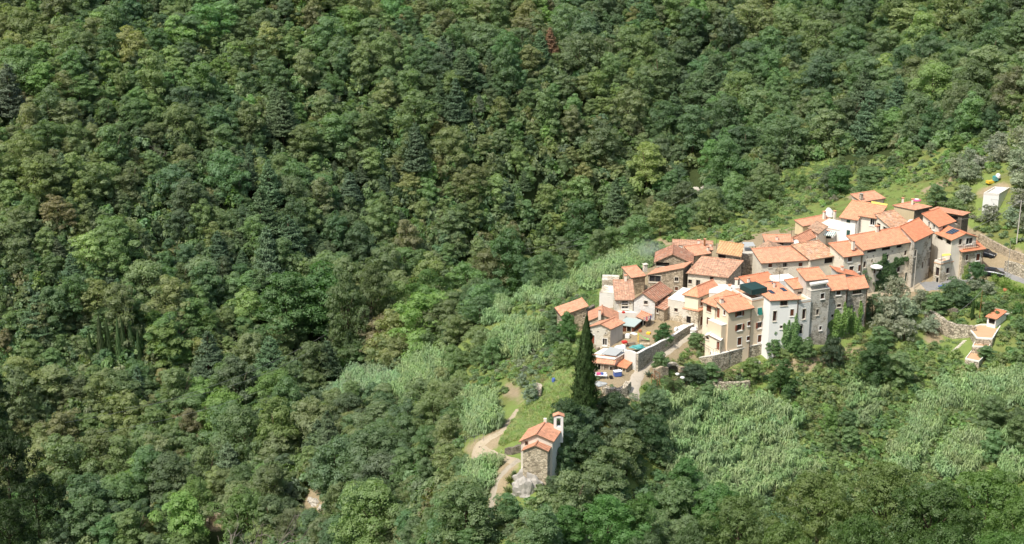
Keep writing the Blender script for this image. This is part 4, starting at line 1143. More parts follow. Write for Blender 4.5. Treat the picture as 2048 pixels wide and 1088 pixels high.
def make_broad(seed, W=7.0, H=8.5, nclump=26, per=250, leaf=.36, z0=.22, top=1.0, rough=.28, flat=.72, clump=(.8, 1.3), mat='leaf_broad'):
    R = np.random.default_rng(seed); V = []
    ax = R.uniform(.8, 1.15, 2)
    for i in range(nclump):
        z = (i + .5) / nclump
        u = 1 - (1 - z) ** 1.15
        ph = i * 2.399 + R.uniform(-.5, .5)
        prof = math.sin(math.pi * (0.16 + .80 * u)) ** .75
        q = W * .5 * prof * R.uniform(.55, 1.0) * (1 + R.normal(0, rough * .5))
        C = (math.cos(ph) * q * ax[0], math.sin(ph) * q * ax[1], H * (z0 + (top - z0) * u) - .8 + R.normal(0, .45))
        V.append(clump_leaves(R, C, R.uniform(*clump), per, leaf, flat))
    core = unit(R.normal(0, 1, (per * 3, 3))) * R.uniform(.2, .8, (per * 3, 1)) ** .5 * np.array([W * .36, W * .36, H * .3]) + np.array([0, 0, H * .55])
    V.append(leaves_at(R, core, R.normal(0, 1, (len(core), 3)), leaf * 1.3))
    return quads_mesh('crown', np.concatenate(V), [mat]), mesh_of(limbs(R, H, W * .032, 5, W * .34), 'trunk', 'bark'), H

def make_pine(seed, H=10.0, W=5.6, per=150, leaf=.32):
    R = np.random.default_rng(seed); V = []; paths = [([Vector((0,0,-.8)), Vector((R.normal(0,.1), R.normal(0,.1), H*.5)), Vector((0,0,H*.98))], .2, .03)]
    nl = 13
    for k in range(nl):
        t = k / (nl - 1); z = H * (.24 + .72 * t); rr = W * .5 * (1 - t) ** .7 * R.uniform(.85, 1.1) + .25
        nb = max(3, int(7 - 4 * t))
        for j in range(nb):
            a = 2 * math.pi * (j + R.random() * .7) / nb + k * 1.3
            L = rr * R.uniform(.7, 1.1)
            n = int(per * (L / 2 + .25)); s = np.sqrt(R.uniform(.05, 1, n))
            d = np.array([math.cos(a), math.sin(a)]); pr = np.array([-d[1], d[0]])
            off = R.normal(0, .28 + .12 * L, n) * (.4 + s * .7)
            P = np.stack([d[0]*s*L + pr[0]*off, d[1]*s*L + pr[1]*off, z + .16*L*s**2 - .1 * np.abs(off) + R.normal(0, .12, n)], 1)
            N = np.stack([d[0]*.5*np.ones(n), d[1]*.5*np.ones(n), np.ones(n)], 1)
            V.append(leaves_at(R, P, N, leaf, .4, .55))
            if t < .8: paths.append(([Vector((0,0,z-.1)), Vector((d[0]*L*.85, d[1]*L*.85, z+.05))], .05, .012))
    return quads_mesh('crown', np.concatenate(V), ['leaf_pine']), mesh_of(trunk_builder(R, paths), 'trunk', 'bark'), H

def make_cypress(seed, H=17.0, W=3.6, n=19000, leaf=.36, needle=.5):
    R = np.random.default_rng(seed)
    t = R.uniform(0, 1, n) ** 1.15
    a = R.uniform(0, 2*math.pi, n)
    prof = np.minimum(1, (t + .03) / .12) ** .5 * (1 - t ** 2.2) ** .8 * (1 - .22*t)
    lump = 1 + .20*np.sin(a*5 + t*21) + .15*np.sin(a*9 - t*33) + .14*np.sin(a*3 + t*60)
    r = W * .5 * prof * lump * R.uniform(.72, 1.05, n)
    P = np.stack([np.cos(a)*r, np.sin(a)*r, .5 + t*(H-.5) + R.normal(0, .12, n)], 1)
    d = np.stack([np.cos(a), np.sin(a), np.full(n, .35)], 1)
    V = leaves_at(R, P, d, leaf, .45, .35)
    up = np.array([0, 0, 1.0]); l = unit(up + d*.35 + R.normal(0, .2, (n, 3))) * leaf * .6
    w = unit(np.cross(l, d)) * leaf * .25
    V = np.stack([P - l, P - w, P + l, P + w], 1)
    m = trunk_builder(R, [([Vector((0,0,-.8)), Vector((0,0,H*.5)), Vector((0,0,H*.92))], .24, .04)])
    return quads_mesh('crown', V, ['leaf_cypress']), mesh_of(m, 'trunk', 'bark'), H

def make_cane(seed, H=4.6, n=34, rad=1.0):
    R = np.random.default_rng(seed); V = []
    bend = R.normal(0, .22, 2)
    for i in range(n):
        a = R.uniform(0, 2*math.pi); q = rad * math.sqrt(R.random()); b = np.array([math.cos(a)*q, math.sin(a)*q, -.3])
        ln = R.uniform(.5, 1.0) * H; lean = np.array([math.cos(a), math.sin(a), 0]) * R.uniform(.05, .35) + np.array([bend[0], bend[1], 0])
        ts = np.linspace(0, 1, 5)
        st = b + np.outer(ts, [0,0,1]) * ln + np.outer(ts**2, lean) * ln
        side = np.array([-math.sin(a*3), math.cos(a*3), 0]) * .03
        for k in range(4): V.append(np.stack([st[k]-side, st[k]+side, st[k+1]+side*.8, st[k+1]-side*.8])[None])
        m = 13; t = R.uniform(.30, 1.0, m); P = b + np.outer(t, [0,0,1]) * ln + np.outer(t**2, lean) * ln
        az = a + R.normal(0, 1.1, m); out = np.stack([np.cos(az), np.sin(az), np.zeros(m)], 1); L = R.uniform(.6, 1.15, m)[:, None]
        w = np.stack([-np.sin(az), np.cos(az), np.zeros(m)], 1) * .085
        mid = P + out * L * .42 + np.array([0,0,.22]) * L; tip = P + out * L * .85 - np.array([0,0,.42]) * L
        V.append(np.stack([P - w*.6, P + w*.6, mid + w, mid - w], 1)); V.append(np.stack([mid - w, mid + w, tip + w*.15, tip - w*.15], 1))
    return quads_mesh('canes', np.concatenate(V), ['leaf_cane'])

def make_bush(seed, W=2.6, H=1.9, nclump=9, per=150, leaf=.26, mat='leaf_broad'):
    R = np.random.default_rng(seed); V = []
    for i in range(nclump):
        a = R.uniform(0, 6.28); q = W*.36*math.sqrt(R.random()); z = H*.75*(1 - (q/(W*.5))**2)*R.uniform(.55,1)
        V.append(clump_leaves(R, (math.cos(a)*q, math.sin(a)*q, z - .1), R.uniform(.4,.72)*W/2.6, per, leaf, .85, .4, .35))
    return quads_mesh('foliage', np.concatenate(V), [mat])

def make_tuft(seed, W=1.5, H=.26, n=150):
    R = np.random.default_rng(seed)
    a = R.uniform(0,6.28,n); q = W*.5*np.sqrt(R.random(n)); b = np.stack([np.cos(a)*q, np.sin(a)*q, np.full(n,-.05)],1)
    az = R.uniform(0,6.28,n); out = np.stack([np.cos(az),np.sin(az),np.zeros(n)],1); w = np.stack([-np.sin(az),np.cos(az),np.zeros(n)],1)*.06
    h = R.uniform(.4,1,n)[:,None]*H; top = b + np.array([0,0,1])*h + out*h*.6
    return quads_mesh('blades', np.stack([b-w,b+w,top+w*.3,top-w*.3],1), ['leaf_broad'])

def make_bare(seed, H=7.0, r=.12, n=16, mat='bark_grey'):
    R = np.random.default_rng(seed); paths = []
    def grow(p, d, L, r, lv):
        q = p + d*L*.5 + Vector(R.normal(0,.06,3))*L; e = q + (d + Vector(R.normal(0,.14,3))).normalized()*L*.5
        paths.append(([p,q,e], r, r*.55))
        if lv == 0: return
        for _ in range(3 if lv > 1 else 2):
            nd_ = (d*.8 + Vector(R.normal(0,.55,3)) + Vector((0,0,.15))).normalized(); grow(p.lerp(e, R.uniform(.55,1)), nd_, L*R.uniform(.5,.75), r*.5, lv-1)
    grow(Vector((0,0,-.5)), Vector((.05,.0,1)), H*.45, r, 4)
    return mesh_of(trunk_builder(R, paths), 'branches', mat)

PROTO = {
 'broad': [make_broad(s, W, H, n, per, lf, z0) for s, W, H, n, per, lf, z0 in ((1,7,8.5,30,520,.22,.22),(2,6.4,9.5,32,500,.22,.2),(3,7.6,7.6,30,520,.22,.25),(4,6.8,8.8,26,560,.23,.22),(5,7.2,8.2,36,460,.21,.2),(6,6.0,9.2,28,520,.21,.18),(7,7.4,8.0,40,420,.21,.2),(8,5.6,8.4,24,560,.22,.15))],
 'layered': [make_broad(s, 7.4, 8.4, 40, 380, .22, .2, flat=.52, clump=(.85,1.4)) for s in (11,12,13)],
 'pine': [make_pine(s) for s in (21,22,23)],
 'olive': [make_broad(s, 5.6, 5.2, 26, 210, .22, .25, clump=(.65,1.15), mat='leaf_olive') for s in (31,32,33)],
 'fine': [make_broad(s, 9.5, 9.0, 70, 420, .20, .18, clump=(.7,1.35)) for s in (41,42)],
 'dense': [make_broad(s, 7.0, 8.0, 44, 460, .21, .14, rough=.15, clump=(.9,1.35)) for s in (51,52)],
}
CYP = make_cypress(61); CYP_S = make_cypress(62, 5.0, 1.0, 2600, .2)
CANE = [make_cane(s) for s in (71,72,73)]
BUSH = [make_bush(s) for s in (81,82,83)]; BUSH_G = [make_bush(s, mat='leaf_olive', leaf=.2) for s in (84,85)]
TUFT = [make_tuft(s) for s in (91,92)]
BARE = [make_bare(s) for s in (95,96,97)]

LEAF_GAIN = 2.3
T_GREEN, T_MID, T_OLIVE = (.104,.166,.068), (.124,.168,.074), (.144,.172,.072)
T_YEL, T_DARK, T_PINE = (.165,.205,.075), (.082,.132,.064), (.072,.112,.054)
T_GREY, T_BROWN, T_BRIGHT, T_CANE, T_RUST = (.135,.160,.100), (.150,.140,.074), (.122,.184,.056), (.152,.222,.090), (.20,.095,.052)
def vary(t, k=.14):
    t = [c * LEAF_GAIN for c in t]
    g_ = sum(t) / 3; t = [c + (g_ - c) * .2 for c in t]
    f = 1 + random.uniform(-k, k); return [min(.6, c * f * (1 + random.uniform(-k*.5, k*.5))) for c in t]

FOOT = []      # house footprints kept free of plants
PLACED = []    # (x, y, radius)

def plant(name, crown, trunk, loc, scale, tint, label, cat, group=None, rz=None, zs=1.0, crown_name='crown', trunk_name='trunk'):
    """one plant as a thing of its own: trunk and crown as its parts"""
    root = empty(name, loc, label, cat, group)
    root.rotation_euler = (random.uniform(-.04,.04), random.uniform(-.04,.04), random.uniform(0,6.28) if rz is None else rz)
    root.scale = (scale * random.uniform(.86, 1.16), scale * random.uniform(.86, 1.16), scale * zs)
    if trunk is not None:
        t = bpy.data.objects.new(trunk_name, trunk); link(t, root)
    c = bpy.data.objects.new(crown_name, crown); c['tint'] = [float(x) for x in tint]; link(c, root)
    PLACED.append((loc[0], loc[1], scale))
    return root

def shrub(loc, scale, tint, label, group=None, zs=1.0, grey=False, name='shrub'):
    me = random.choice(BUSH_G if grey else BUSH)
    o = bpy.data.objects.new(name, me); o['tint'] = [float(x) for x in tint]; o.location = loc
    o.rotation_euler = (0, 0, random.uniform(0, 6.28)); o.scale = (scale, scale, scale * zs)
    link(o); tag(o, label, 'shrub', group); return o

def tree_px(kind, px, pyb, hpx, label, tint, wpx=None, var=0, name='broadleaf_tree', cat='tree', group=None, k=.08):
    """a tree whose foot stands on the ground at a picture point, hpx tall in the picture"""
    g = G(px, pyb); d = proj(g)[2]
    cr, tr, H = PROTO[kind][var % len(PROTO[kind])]
    h = hpx / F * d / .93; s = h / H
    W = {'broad': 7.6, 'layered': 8.0, 'pine': 5.4, 'olive': 6.2, 'fine': 10, 'dense': 7.8}[kind]
    sx = s if wpx is None else (wpx / F * d) / W
    return plant(name, cr, tr, (g.x, g.y, g.z), sx, vary(tint, k), label, cat, group, zs=s / sx)

# geometry-node scatter for what nobody could count
def scatter(name, meshes, pts, rots, scls, tints, idxs, label, cat=None):
    col = bpy.data.collections.new(name + '_kit')
    for i, me in enumerate(meshes):
        o = bpy.data.objects.new('%s_piece_%02d' % (name, i), me); col.objects.link(o)
    n = len(pts); me = bpy.data.meshes.new(name)
    org = np.mean(pts, axis=0)
    me.vertices.add(n); me.vertices.foreach_set('co', (np.asarray(pts) - org).astype(np.float32).ravel())
    for nm, ty, arr, key in (('rot','FLOAT_VECTOR',rots,'vector'),('scl','FLOAT_VECTOR',scls,'vector'),('tint','FLOAT_VECTOR',tints,'vector'),('idx','INT',idxs,'value')):
        a = me.attributes.new(nm, ty, 'POINT')
        a.data.foreach_set(key, np.asarray(arr, dtype=np.int32 if ty == 'INT' else np.float32).ravel())
    ng = bpy.data.node_groups.new(name, 'GeometryNodeTree')
    ng.interface.new_socket('Geometry', in_out='INPUT', socket_type='NodeSocketGeometry')
    ng.interface.new_socket('Geometry', in_out='OUTPUT', socket_type='NodeSocketGeometry')
    N = ng.nodes; L = ng.links
    gi, go = N.new('NodeGroupInput'), N.new('NodeGroupOutput')
    ci = N.new('GeometryNodeCollectionInfo'); ci.inputs['Collection'].default_value = col
    ci.inputs['Separate Children'].default_value = True; ci.inputs['Reset Children'].default_value = True
    ip = N.new('GeometryNodeInstanceOnPoints'); ip.inputs['Pick Instance'].default_value = True
    def attr(nm, ty):
        a = N.new('GeometryNodeInputNamedAttribute'); a.data_type = ty; a.inputs['Name'].default_value = nm; return a.outputs['Attribute']
    L.new(gi.outputs[0], ip.inputs['Points']); L.new(ci.outputs[0], ip.inputs['Instance'])
    L.new(attr('idx', 'INT'), ip.inputs['Instance Index'])
    er = N.new('FunctionNodeEulerToRotation'); L.new(attr('rot', 'FLOAT_VECTOR'), er.inputs[0]); L.new(er.outputs[0], ip.inputs['Rotation'])
    L.new(attr('scl', 'FLOAT_VECTOR'), ip.inputs['Scale']); L.new(ip.outputs[0], go.inputs[0])
    o = bpy.data.objects.new(name, me); o.location = org; link(o)
    md = o.modifiers.new('scatter', 'NODES'); md.node_group = ng
    tag(o, label, cat, kind='stuff'); return o

def joined(crown, trunk, name):
    """crown and trunk in one mesh, for the uncounted trees"""
    bm = bmesh.new(); bm.from_mesh(crown); nf = len(bm.faces); bm.from_mesh(trunk); bm.faces.ensure_lookup_table()
    for f in bm.faces[nf:]: f.material_index = 1
    me = bpy.data.meshes.new(name); bm.to_mesh(me); bm.free()
    me.materials.append(crown.materials[0]); me.materials.append(trunk.materials[0]); return me

# ------------------------------------------------------------------ the woods
FAR = [(-800,-130),(2900,-130),(2900,240),(2140,240),(1990,268),(1900,295),(1800,305),(1700,312),(1600,338),(1545,356),(1480,396),(1440,408),(1380,432),(1300,458),(1225,486),
       (1145,525),(1085,556),(1010,598),(955,655),(900,705),(820,735),(700,752),(640,772),(618,830),(700,905),(820,955),(900,995),(930,1040),(940,1130),(-800,1130)]
CLEAR = [[(575,690),(655,690),(660,752),(575,752)],[(140,900),(185,900),(190,955),(140,955)],[(402,1010),(470,1010),(490,1120),(380,1120)],[(605,965),(665,985),(672,1060),(615,1050)],
         [(1385,255),(1432,258),(1422,330),(1402,388),(1372,388),(1386,320)],[(165,700),(292,700),(300,775),(160,775)],[(1365,383),(1440,374),(1445,398),(1375,418)],[(1545,356),(1640,308),(1690,325),(1640,395),(1560,415)]]
def zone(px, py):
    return ('high on the wooded slope' if py < 190 else 'midway up the wooded slope' if py < 430 else 'low on the wooded slope' if py < 740 else 'in the valley bottom wood') + \
           (' far left' if px < 350 else ' left of centre' if px < 800 else ' above the village' if px < 1500 else ' beyond the village on the right')
cand = []
sp = 3.9
for i in range(int(620 / sp)):
    for j in range(int(390 / sp)):
        x = -300 + (i + random.uniform(.0, 1.0)) * sp; y = 175 + (j + random.uniform(.0, 1.0)) * sp
        cand.append((x, y))
cand = np.array(cand); cz = gz(cand[:, 0], cand[:, 1])
dz_ = cz - CAMH; dep_ = cand[:, 1] * CT - dz_ * ST
cpx, cpy = 1024 + F * cand[:, 0] / dep_, 544 - F * (cand[:, 1] * ST + dz_ * CT) / dep_
EDGE = [(2100,240),(2900,240),(2900,1150),(2100,1150)]
okm = inpoly(cpx, cpy, FAR) | inpoly(cpx, cpy, EDGE)
for c in CLEAR: okm &= ~inpoly(cpx, cpy, c)
# only ground the viewer's side could see (not the hidden back of a fold)
hit, _ = pick(cpx, cpy)
okm &= (hit[:, 1] > cand[:, 1] - 14)
cand, cz, cpx, cpy, cdep = cand[okm], cz[okm], cpx[okm], cpy[okm], dep_[okm]
PINEZ = [[(420,260),(640,250),(700,420),(640,560),(480,560),(420,420)],[(860,100),(980,110),(980,260),(900,300),(850,220)],[(100,520),(260,500),(300,640),(140,660)],[(660,360),(860,360),(860,470),(700,470)],[(970,380),(1080,380),(1080,470),(980,470)]]
inpine = np.zeros(len(cand), bool)
for p in PINEZ: inpine |= inpoly(cpx, cpy, p)
patch = vnoise(cand[:, 0], cand[:, 1], 26, 21) + .5 * vnoise(cand[:, 0], cand[:, 1], 9, 22)
patch2 = vnoise(cand[:, 0], cand[:, 1], 19, 23)
recs = []
for i in range(len(cand)):
    big = random.random()
    low = cpy[i] > 560 or cpx[i] > 1300
    s = random.uniform(.42, .85) if big < .74 else random.uniform(.85, 1.45)
    if low: s *= 1.12
    if inpine[i] and random.random() < .32: kind = 'pine'
    elif random.random() < .03: kind = 'pine'
    else: kind = 'layered' if (patch[i] > .12 and random.random() < .5) else random.choice(['broad', 'broad', 'broad', 'dense'])
    v = patch[i] + random.uniform(-.55, .55)
    if kind == 'pine': t, cw = T_PINE, 'blue green'
    elif v > .55: t, cw = T_OLIVE, 'olive yellow'
    elif v > .34 and random.random() < .10: t, cw = T_BROWN, 'brownish'
    elif v < -.55: t, cw = T_DARK, 'dark green'
    elif patch2[i] > .3 and random.random() < .25: t, cw = T_BRIGHT, 'bright green'
    elif random.random() < .04: t, cw = T_YEL, 'yellow green'
    else: t, cw = (T_MID, 'mid green') if random.random() < .6 else (T_GREEN, 'fresh green')
    recs.append(dict(x=cand[i,0], y=cand[i,1], z=cz[i], s=s, kind=kind, t=vary(t, .2), cw=cw, px=cpx[i], py=cpy[i], d=cdep[i], v=random.randrange(24)))
vis = [r for r in recs if -20 < r['px'] < 2068 and -10 < r['py'] < 1150]
vis.sort(key=lambda r: -r['s'] / r['d'])
chosen = set(id(r) for r in [r for r in vis if r['kind'] != 'pine'][:70] + [r for r in vis if r['kind'] == 'pine'][:60])
fmesh = []; fidx = {}
for kd in ('broad', 'layered', 'dense', 'pine'):
    for k, (cr, tr, H) in enumerate(PROTO[kd]):
        fidx[(kd, k)] = len(fmesh); fmesh.append(joined(cr, tr, 'forest_piece'))
P, RO, SCL, TI, ID = [], [], [], [], []
SHAPE = {'broad': 'rounded', 'layered': 'spreading', 'dense': 'full crowned', 'pine': 'pointed'}
for r in recs:
    k = r['v'] % len(PROTO[r['kind']]); zs = random.uniform(.85, 1.2)
    if id(r) in chosen:
        cr, tr, H = PROTO[r['kind']][k]
        plant('pine_tree' if r['kind'] == 'pine' else 'broadleaf_tree', cr, tr, (r['x'], r['y'], r['z']), r['s'], r['t'],
              '%s %s %s %s' % (r['cw'], SHAPE[r['kind']], 'pine' if r['kind'] == 'pine' else 'tree', zone(r['px'], r['py'])), 'tree', 'large trees of the wooded slope', zs=zs)
    else:
        P.append((r['x'], r['y'], r['z'])); RO.append((random.uniform(-.05,.05), random.uniform(-.05,.05), random.uniform(0,6.28)))
        SCL.append((r['s'] * random.uniform(.84, 1.18), r['s'] * random.uniform(.84, 1.18), r['s'] * zs)); TI.append(r['t']); ID.append(fidx[(r['kind'], k)])
scatter('forest', fmesh, P, RO, SCL, TI, ID, 'dense mixed wood covering the far slope between the larger trees', 'wood')
N_FOREST = len(P)

# low growth under and between the trees, brambles, grass
def sample_poly(poly, n, keep=lambda px, py: True):
    xs = [p[0] for p in poly]; ys = [p[1] for p in poly]
    px = rng.uniform(min(xs), max(xs), n * 3); py = rng.uniform(min(ys), max(ys), n * 3)
    m = inpoly(px, py, poly); px, py = px[m][:n], py[m][:n]
    pts, ok = pick(px, py); return pts[ok], px[ok], py[ok]

TERR = [(1928,650),(1965,645),(2010,648),(1990,690),(1982,725),(1955,738),(1924,728)]
LANES = [TERR, [(1952,345),(2030,345),(2034,450),(1945,440)], [(1735,560),(1765,560),(1765,600),(1735,600)],[(1250,800),(1262,745),(1310,705),(1380,655),(1415,640),(1420,660),(1370,690),(1310,730),(1292,760),(1285,805)],
         [(966,1060),(974,1000),(986,952),(1040,912),(1045,928),(1080,940),(1075,990),(1040,1000),(1006,975),(992,1000),(982,1060)],
         [(930,905),(955,885),(1000,860),(1034,818),(1043,822),(1012,870),(998,898),(955,915)],
         [(1690,606),(1780,572),(1850,545),(1900,545),(1960,530),(2048,545),(2048,585),(1990,560),(1940,575),(1880,592),(1780,597)]]
LANES += CLEAR[1:4] + [CLEAR[-4] if False else CLEAR[4]]
def free(pts, px, py, lanes, m):
    ok = np.ones(len(pts), bool)
    for q in lanes: ok &= ~inpoly(px, py, q)
    for c in FOOT:
        cx = sum(p.x for p in c) / 4; cy = sum(p.y for p in c) / 4
        ok &= ~inpoly(pts[:, 0], pts[:, 1], [(cx + (p.x - cx) * (1 + m / max(1, math.hypot(p.x - cx, p.y - cy))), cy + (p.y - cy) * (1 + m / max(1, math.hypot(p.x - cx, p.y - cy)))) for p in c])
    return ok
def under(polys, n_each, smin, smax, tints, zs=(.6, 1.0)):
    out = []
    for poly, n in zip(polys, n_each):
        pts, px, py = sample_poly(poly, n)
        for p in pts[free(pts, px, py, LANES, .8)]:
            s = random.uniform(smin, smax); out.append((tuple(p), s, vary(random.choice(tints), .22), random.uniform(*zs)))
    return out

for c in VOLS: FOOT.append(c)
U = under([FAR], [11000], .8, 2.3, [T_GREEN, T_MID, T_DARK, T_OLIVE, T_MID], (.8, 1.7))
U += under([[(620,830),(700,760),(830,745),(960,790),(1000,830),(985,865),(915,900),(930,960),(975,1010),(950,1100),(620,1100)]], [700], .6, 1.3, [T_GREEN, T_MID, T_OLIVE, T_YEL])
U += under([[(1180,600),(1150,560),(1300,490),(1480,410),(1560,360),(1760,315),(2048,250),(2048,330),(1900,350),(1700,395),(1580,445),(1480,485),(1300,510)]], [1300], .45, 1.1, [(.15,.215,.07), T_YEL, T_BRIGHT, T_BRIGHT, T_MID, T_GREY])
U += under([[(1010,690),(1040,600),(1150,560),(1190,600),(1120,640),(1150,700),(1100,760),(1000,760),(960,740)]], [330], .4, 1.0, [T_BRIGHT, T_GREEN, T_YEL, T_GREY])
U += under([[(1560,770),(1660,740),(1760,700),(1860,690),(1940,720),(2048,700),(2048,960),(1900,1000),(1600,1000),(1570,880)]], [1700], .45, 1.05, [(.15,.215,.07), T_BRIGHT, (.13,.19,.06), T_YEL, T_GREEN])
U += under([[(1740,640),(1850,590),(1960,570),(2048,580),(2048,700),(1960,660),(1860,650),(1760,700)]], [260], .35, .85, [T_BRIGHT, T_GREEN, T_YEL])
U += under([[(1320,720),(1400,690),(1430,720),(1560,705),(1740,660),(1740,750),(1560,800),(1330,810)]], [230], .3, .75, [T_BRIGHT, T_GREEN, T_YEL, T_OLIVE])
U += under([[(1060,990),(1150,900),(1320,860),(1420,960),(1600,1000),(2048,960),(2048,1120),(1050,1120),(1085,1040)]], [700], .7, 1.4, [T_GREEN, T_MID, T_DARK])
U += under([[(940,1060),(965,1020),(960,940),(985,935),(975,1000),(990,1060),(1060,1000),(1075,1050),(1060,1110),(940,1110)]], [120], .35, .9, [T_GREEN, T_MID, T_OLIVE])
U += under([[(930,690),(1000,735),(1015,790),(950,790)],[(1285,775),(1335,755),(1345,805),(1295,815)]], [70, 30], .35, .8, [T_BRIGHT, T_MID, T_GREEN])
U += under([[(1140,800),(1180,740),(1260,790),(1330,800),(1320,840),(1200,840)]], [40], .3, .7, [T_GREEN, T_OLIVE])
U += under([[(1850,400),(1900,330),(2048,270),(2048,520),(1990,490),(1940,450)]], [160], .4, .9, [T_GREEN, T_GREY, T_YEL])
scatter('undergrowth', BUSH, [u[0] for u in U], [(0,0,random.uniform(0,6.28)) for u in U], [(u[1],u[1],u[1]*u[3]) for u in U], [u[2] for u in U], [random.randrange(3) for u in U],
        'low bushes and brambles covering the slopes between trees')
Gr = []
for poly, n, tn in ((GRASS[0], 2400, [(.21,.26,.085), (.23,.25,.10), (.18,.25,.075)]), (GRASS[1], 500, [T_YEL, (.16,.16,.06)]), (GRASS[2], 200, [T_BRIGHT]), (GRASS[3], 1100, [(.14,.20,.055), T_YEL, (.18,.18,.07)]),
                (GRASS[4], 1500, [T_BRIGHT, T_GREEN, T_YEL]), (GRASS[5], 500, [T_BRIGHT, T_YEL]), (GRASS[6], 500, [T_YEL, (.17,.16,.07), T_BRIGHT]), (GRASS[7], 700, [T_BRIGHT, T_YEL]), (GRASS[8], 60, [T_YEL])):
    pts, px, py = sample_poly(poly, n)
    for p in pts[free(pts, px, py, LANES + SOIL[1:4], .3)]:
        Gr.append((tuple(p), random.uniform(.6, 1.2), vary(random.choice(tn), .2)))
scatter('grass', TUFT, [u[0] for u in Gr], [(0,0,random.uniform(0,6.28)) for u in Gr], [(u[1],)*3 for u in Gr], [u[2] for u in Gr], [random.randrange(2) for u in Gr], 'rough grass on the open slopes around village and chapel')

# cane thickets
CANES = [([(800,800),(825,725),(890,700),(905,740),(885,800),(835,830)], 3.0, .9, 'pale cane thicket on the left flank below the village', 1.15),
 ([(640,795),(700,748),(790,748),(795,790),(700,805)], 2.2, .8, 'blue grey cane thicket at the valley bottom', 1.0),
 ([(985,712),(1000,672),(1075,662),(1085,700),(1040,722)], 2.4, .8, 'rounded pale cane clump on the bank left of the cypress', 1.1),
 ([(1035,605),(1060,575),(1130,568),(1145,592),(1090,612)], 1.9, .75, 'cane thicket left of the ruined block', .95),
 ([(960,645),(975,605),(1010,600),(1020,632),(990,655)], 1.5, .75, 'small cane clump beside dark oaks left of village', 1.0),
 ([(1150,575),(1180,540),(1290,512),(1312,528),(1250,556),(1185,580)], 3.4, .8, 'long pale cane thicket behind the left end houses', 1.0),
 ([(925,860),(930,800),(980,800),(998,850),(960,878)], 1.9, .8, 'cane clump beside the dirt path', .95),
 ([(930,990),(945,940),(985,925),(1005,945),(975,985)], 1.4, .7, 'cane and reed clump left of the chapel path', .85),
 ([(1312,835),(1330,812),(1440,800),(1560,805),(1592,870),(1600,930),(1640,960),(1560,985),(1440,1010),(1345,950),(1305,890)], 8.5, .85, 'big pale cane field below the beige house', .9),
 ([(1770,965),(1795,905),(1850,845),(1880,858),(1840,915),(1815,965)], 2.2, .85, 'slanting cane streak at lower right', .95),
 ([(1870,955),(1895,900),(1935,868),(1975,885),(1935,955)], 1.9, .85, 'windblown cane thicket right of the slanting streak', .9),
 ([(1870,815),(1890,778),(1930,765),(2048,765),(2048,812),(1950,822)], 3.0, .85, 'cane band under the stepped terraces', .9),
 ([(1690,800),(1735,765),(1765,785),(1740,850),(1700,850)], 1.2, .7, 'narrow cane streak on the bramble slope', .75),
 ([(2000,905),(2048,875),(2048,965),(2010,965)], 1.4, .8, 'cane thicket at right edge', .9),
 ([(1820,850),(1850,800),(1880,815),(1850,860)], 1.1, .75, 'small cane tuft between the brambles', .8)]
for poly, dens, s, lab, hs in CANES:
    pts, px, py = sample_poly(poly, int(dens * (22 if 'right' in lab or 'streak' in lab else 30)))
    keep = list(pts[free(pts, px, py, LANES, .5)])
    n = len(keep)
    tn = [vary((.150,.222,.118) if 'blue' in lab else T_CANE, .16) for _ in range(n)]
    scatter('cane_thicket', CANE, keep, [(random.uniform(-.14,.14), random.uniform(-.14,.14), random.uniform(0,6.28)) for _ in range(n)],
            [(random.uniform(.8,1.15)*s, random.uniform(.8,1.15)*s, random.uniform(.55,1.2)*s*hs) for _ in range(n)], tn, [random.randrange(3) for _ in range(n)], lab)

# ------------------------------------------------------------------ trees and shrubs one by one
def fill(poly, n, kinds, tints, smin, smax, space, label, name='broadleaf_tree', cat='tree', group=None, zs=(.85, 1.15)):
    pts, px, py = sample_poly(poly, n * 12); got = []; k = 0
    for p in pts[free(pts, px, py, LANES, 2.0)]:
        if k >= n: break
        if any((p[0]-q[0])**2 + (p[1]-q[1])**2 < space**2 for q in got): continue
        got.append(p); k += 1
        kd = random.choice(kinds); vv = random.randrange(len(PROTO[kd])); cr, tr, H = PROTO[kd][vv]; tw, t = random.choice(tints)
        plant(name, cr, tr, tuple(p), random.uniform(smin, smax), vary(t, .15), '%s %s' % (tw, label), cat, group, zs=random.uniform(*zs))

fill([(640,850),(720,800),(800,830),(920,800),(930,860),(905,905),(930,960),(940,1005),(905,1090),(760,1090),(650,960)], 52, ['broad','broad','layered','dense'],
     [('mid green', T_MID), ('olive green', T_OLIVE), ('fresh green', T_GREEN), ('dark green', T_DARK)], .55, 1.0, 4.2, 'tree on the flank left of the chapel', group='trees left of the chapel')
fill([(840,800),(900,790),(960,760),(1000,700),(960,690),(900,720)], 9, ['broad','dense'], [('mid green', T_MID), ('olive green', T_OLIVE)], .5, .85, 4, 'tree on the bank between the cane thickets', group='trees between the cane thickets')
fill([(1135,930),(1125,880),(1180,850),(1260,830),(1330,850),(1330,900),(1240,930),(1185,970),(1140,930)], 14, ['dense','dense','broad'], [('dark evergreen', T_DARK), ('deep green', (.038,.075,.028))], .65, .95, 4.4, 'oak crowding the chapel right side', group='dark oaks beside the chapel')
fill([(1135,1040),(1200,950),(1320,920),(1420,990),(1470,1090),(1400,1130),(1060,1130),(1085,1090),(1110,1060)], 28, ['broad','layered','broad'], [('bright leafy', (.06,.135,.03)), ('mid green', T_GREEN), ('fresh green', T_MID)], .8, 1.2, 5.4, 'tree in the hollow below the chapel', group='trees in the hollow below the chapel')
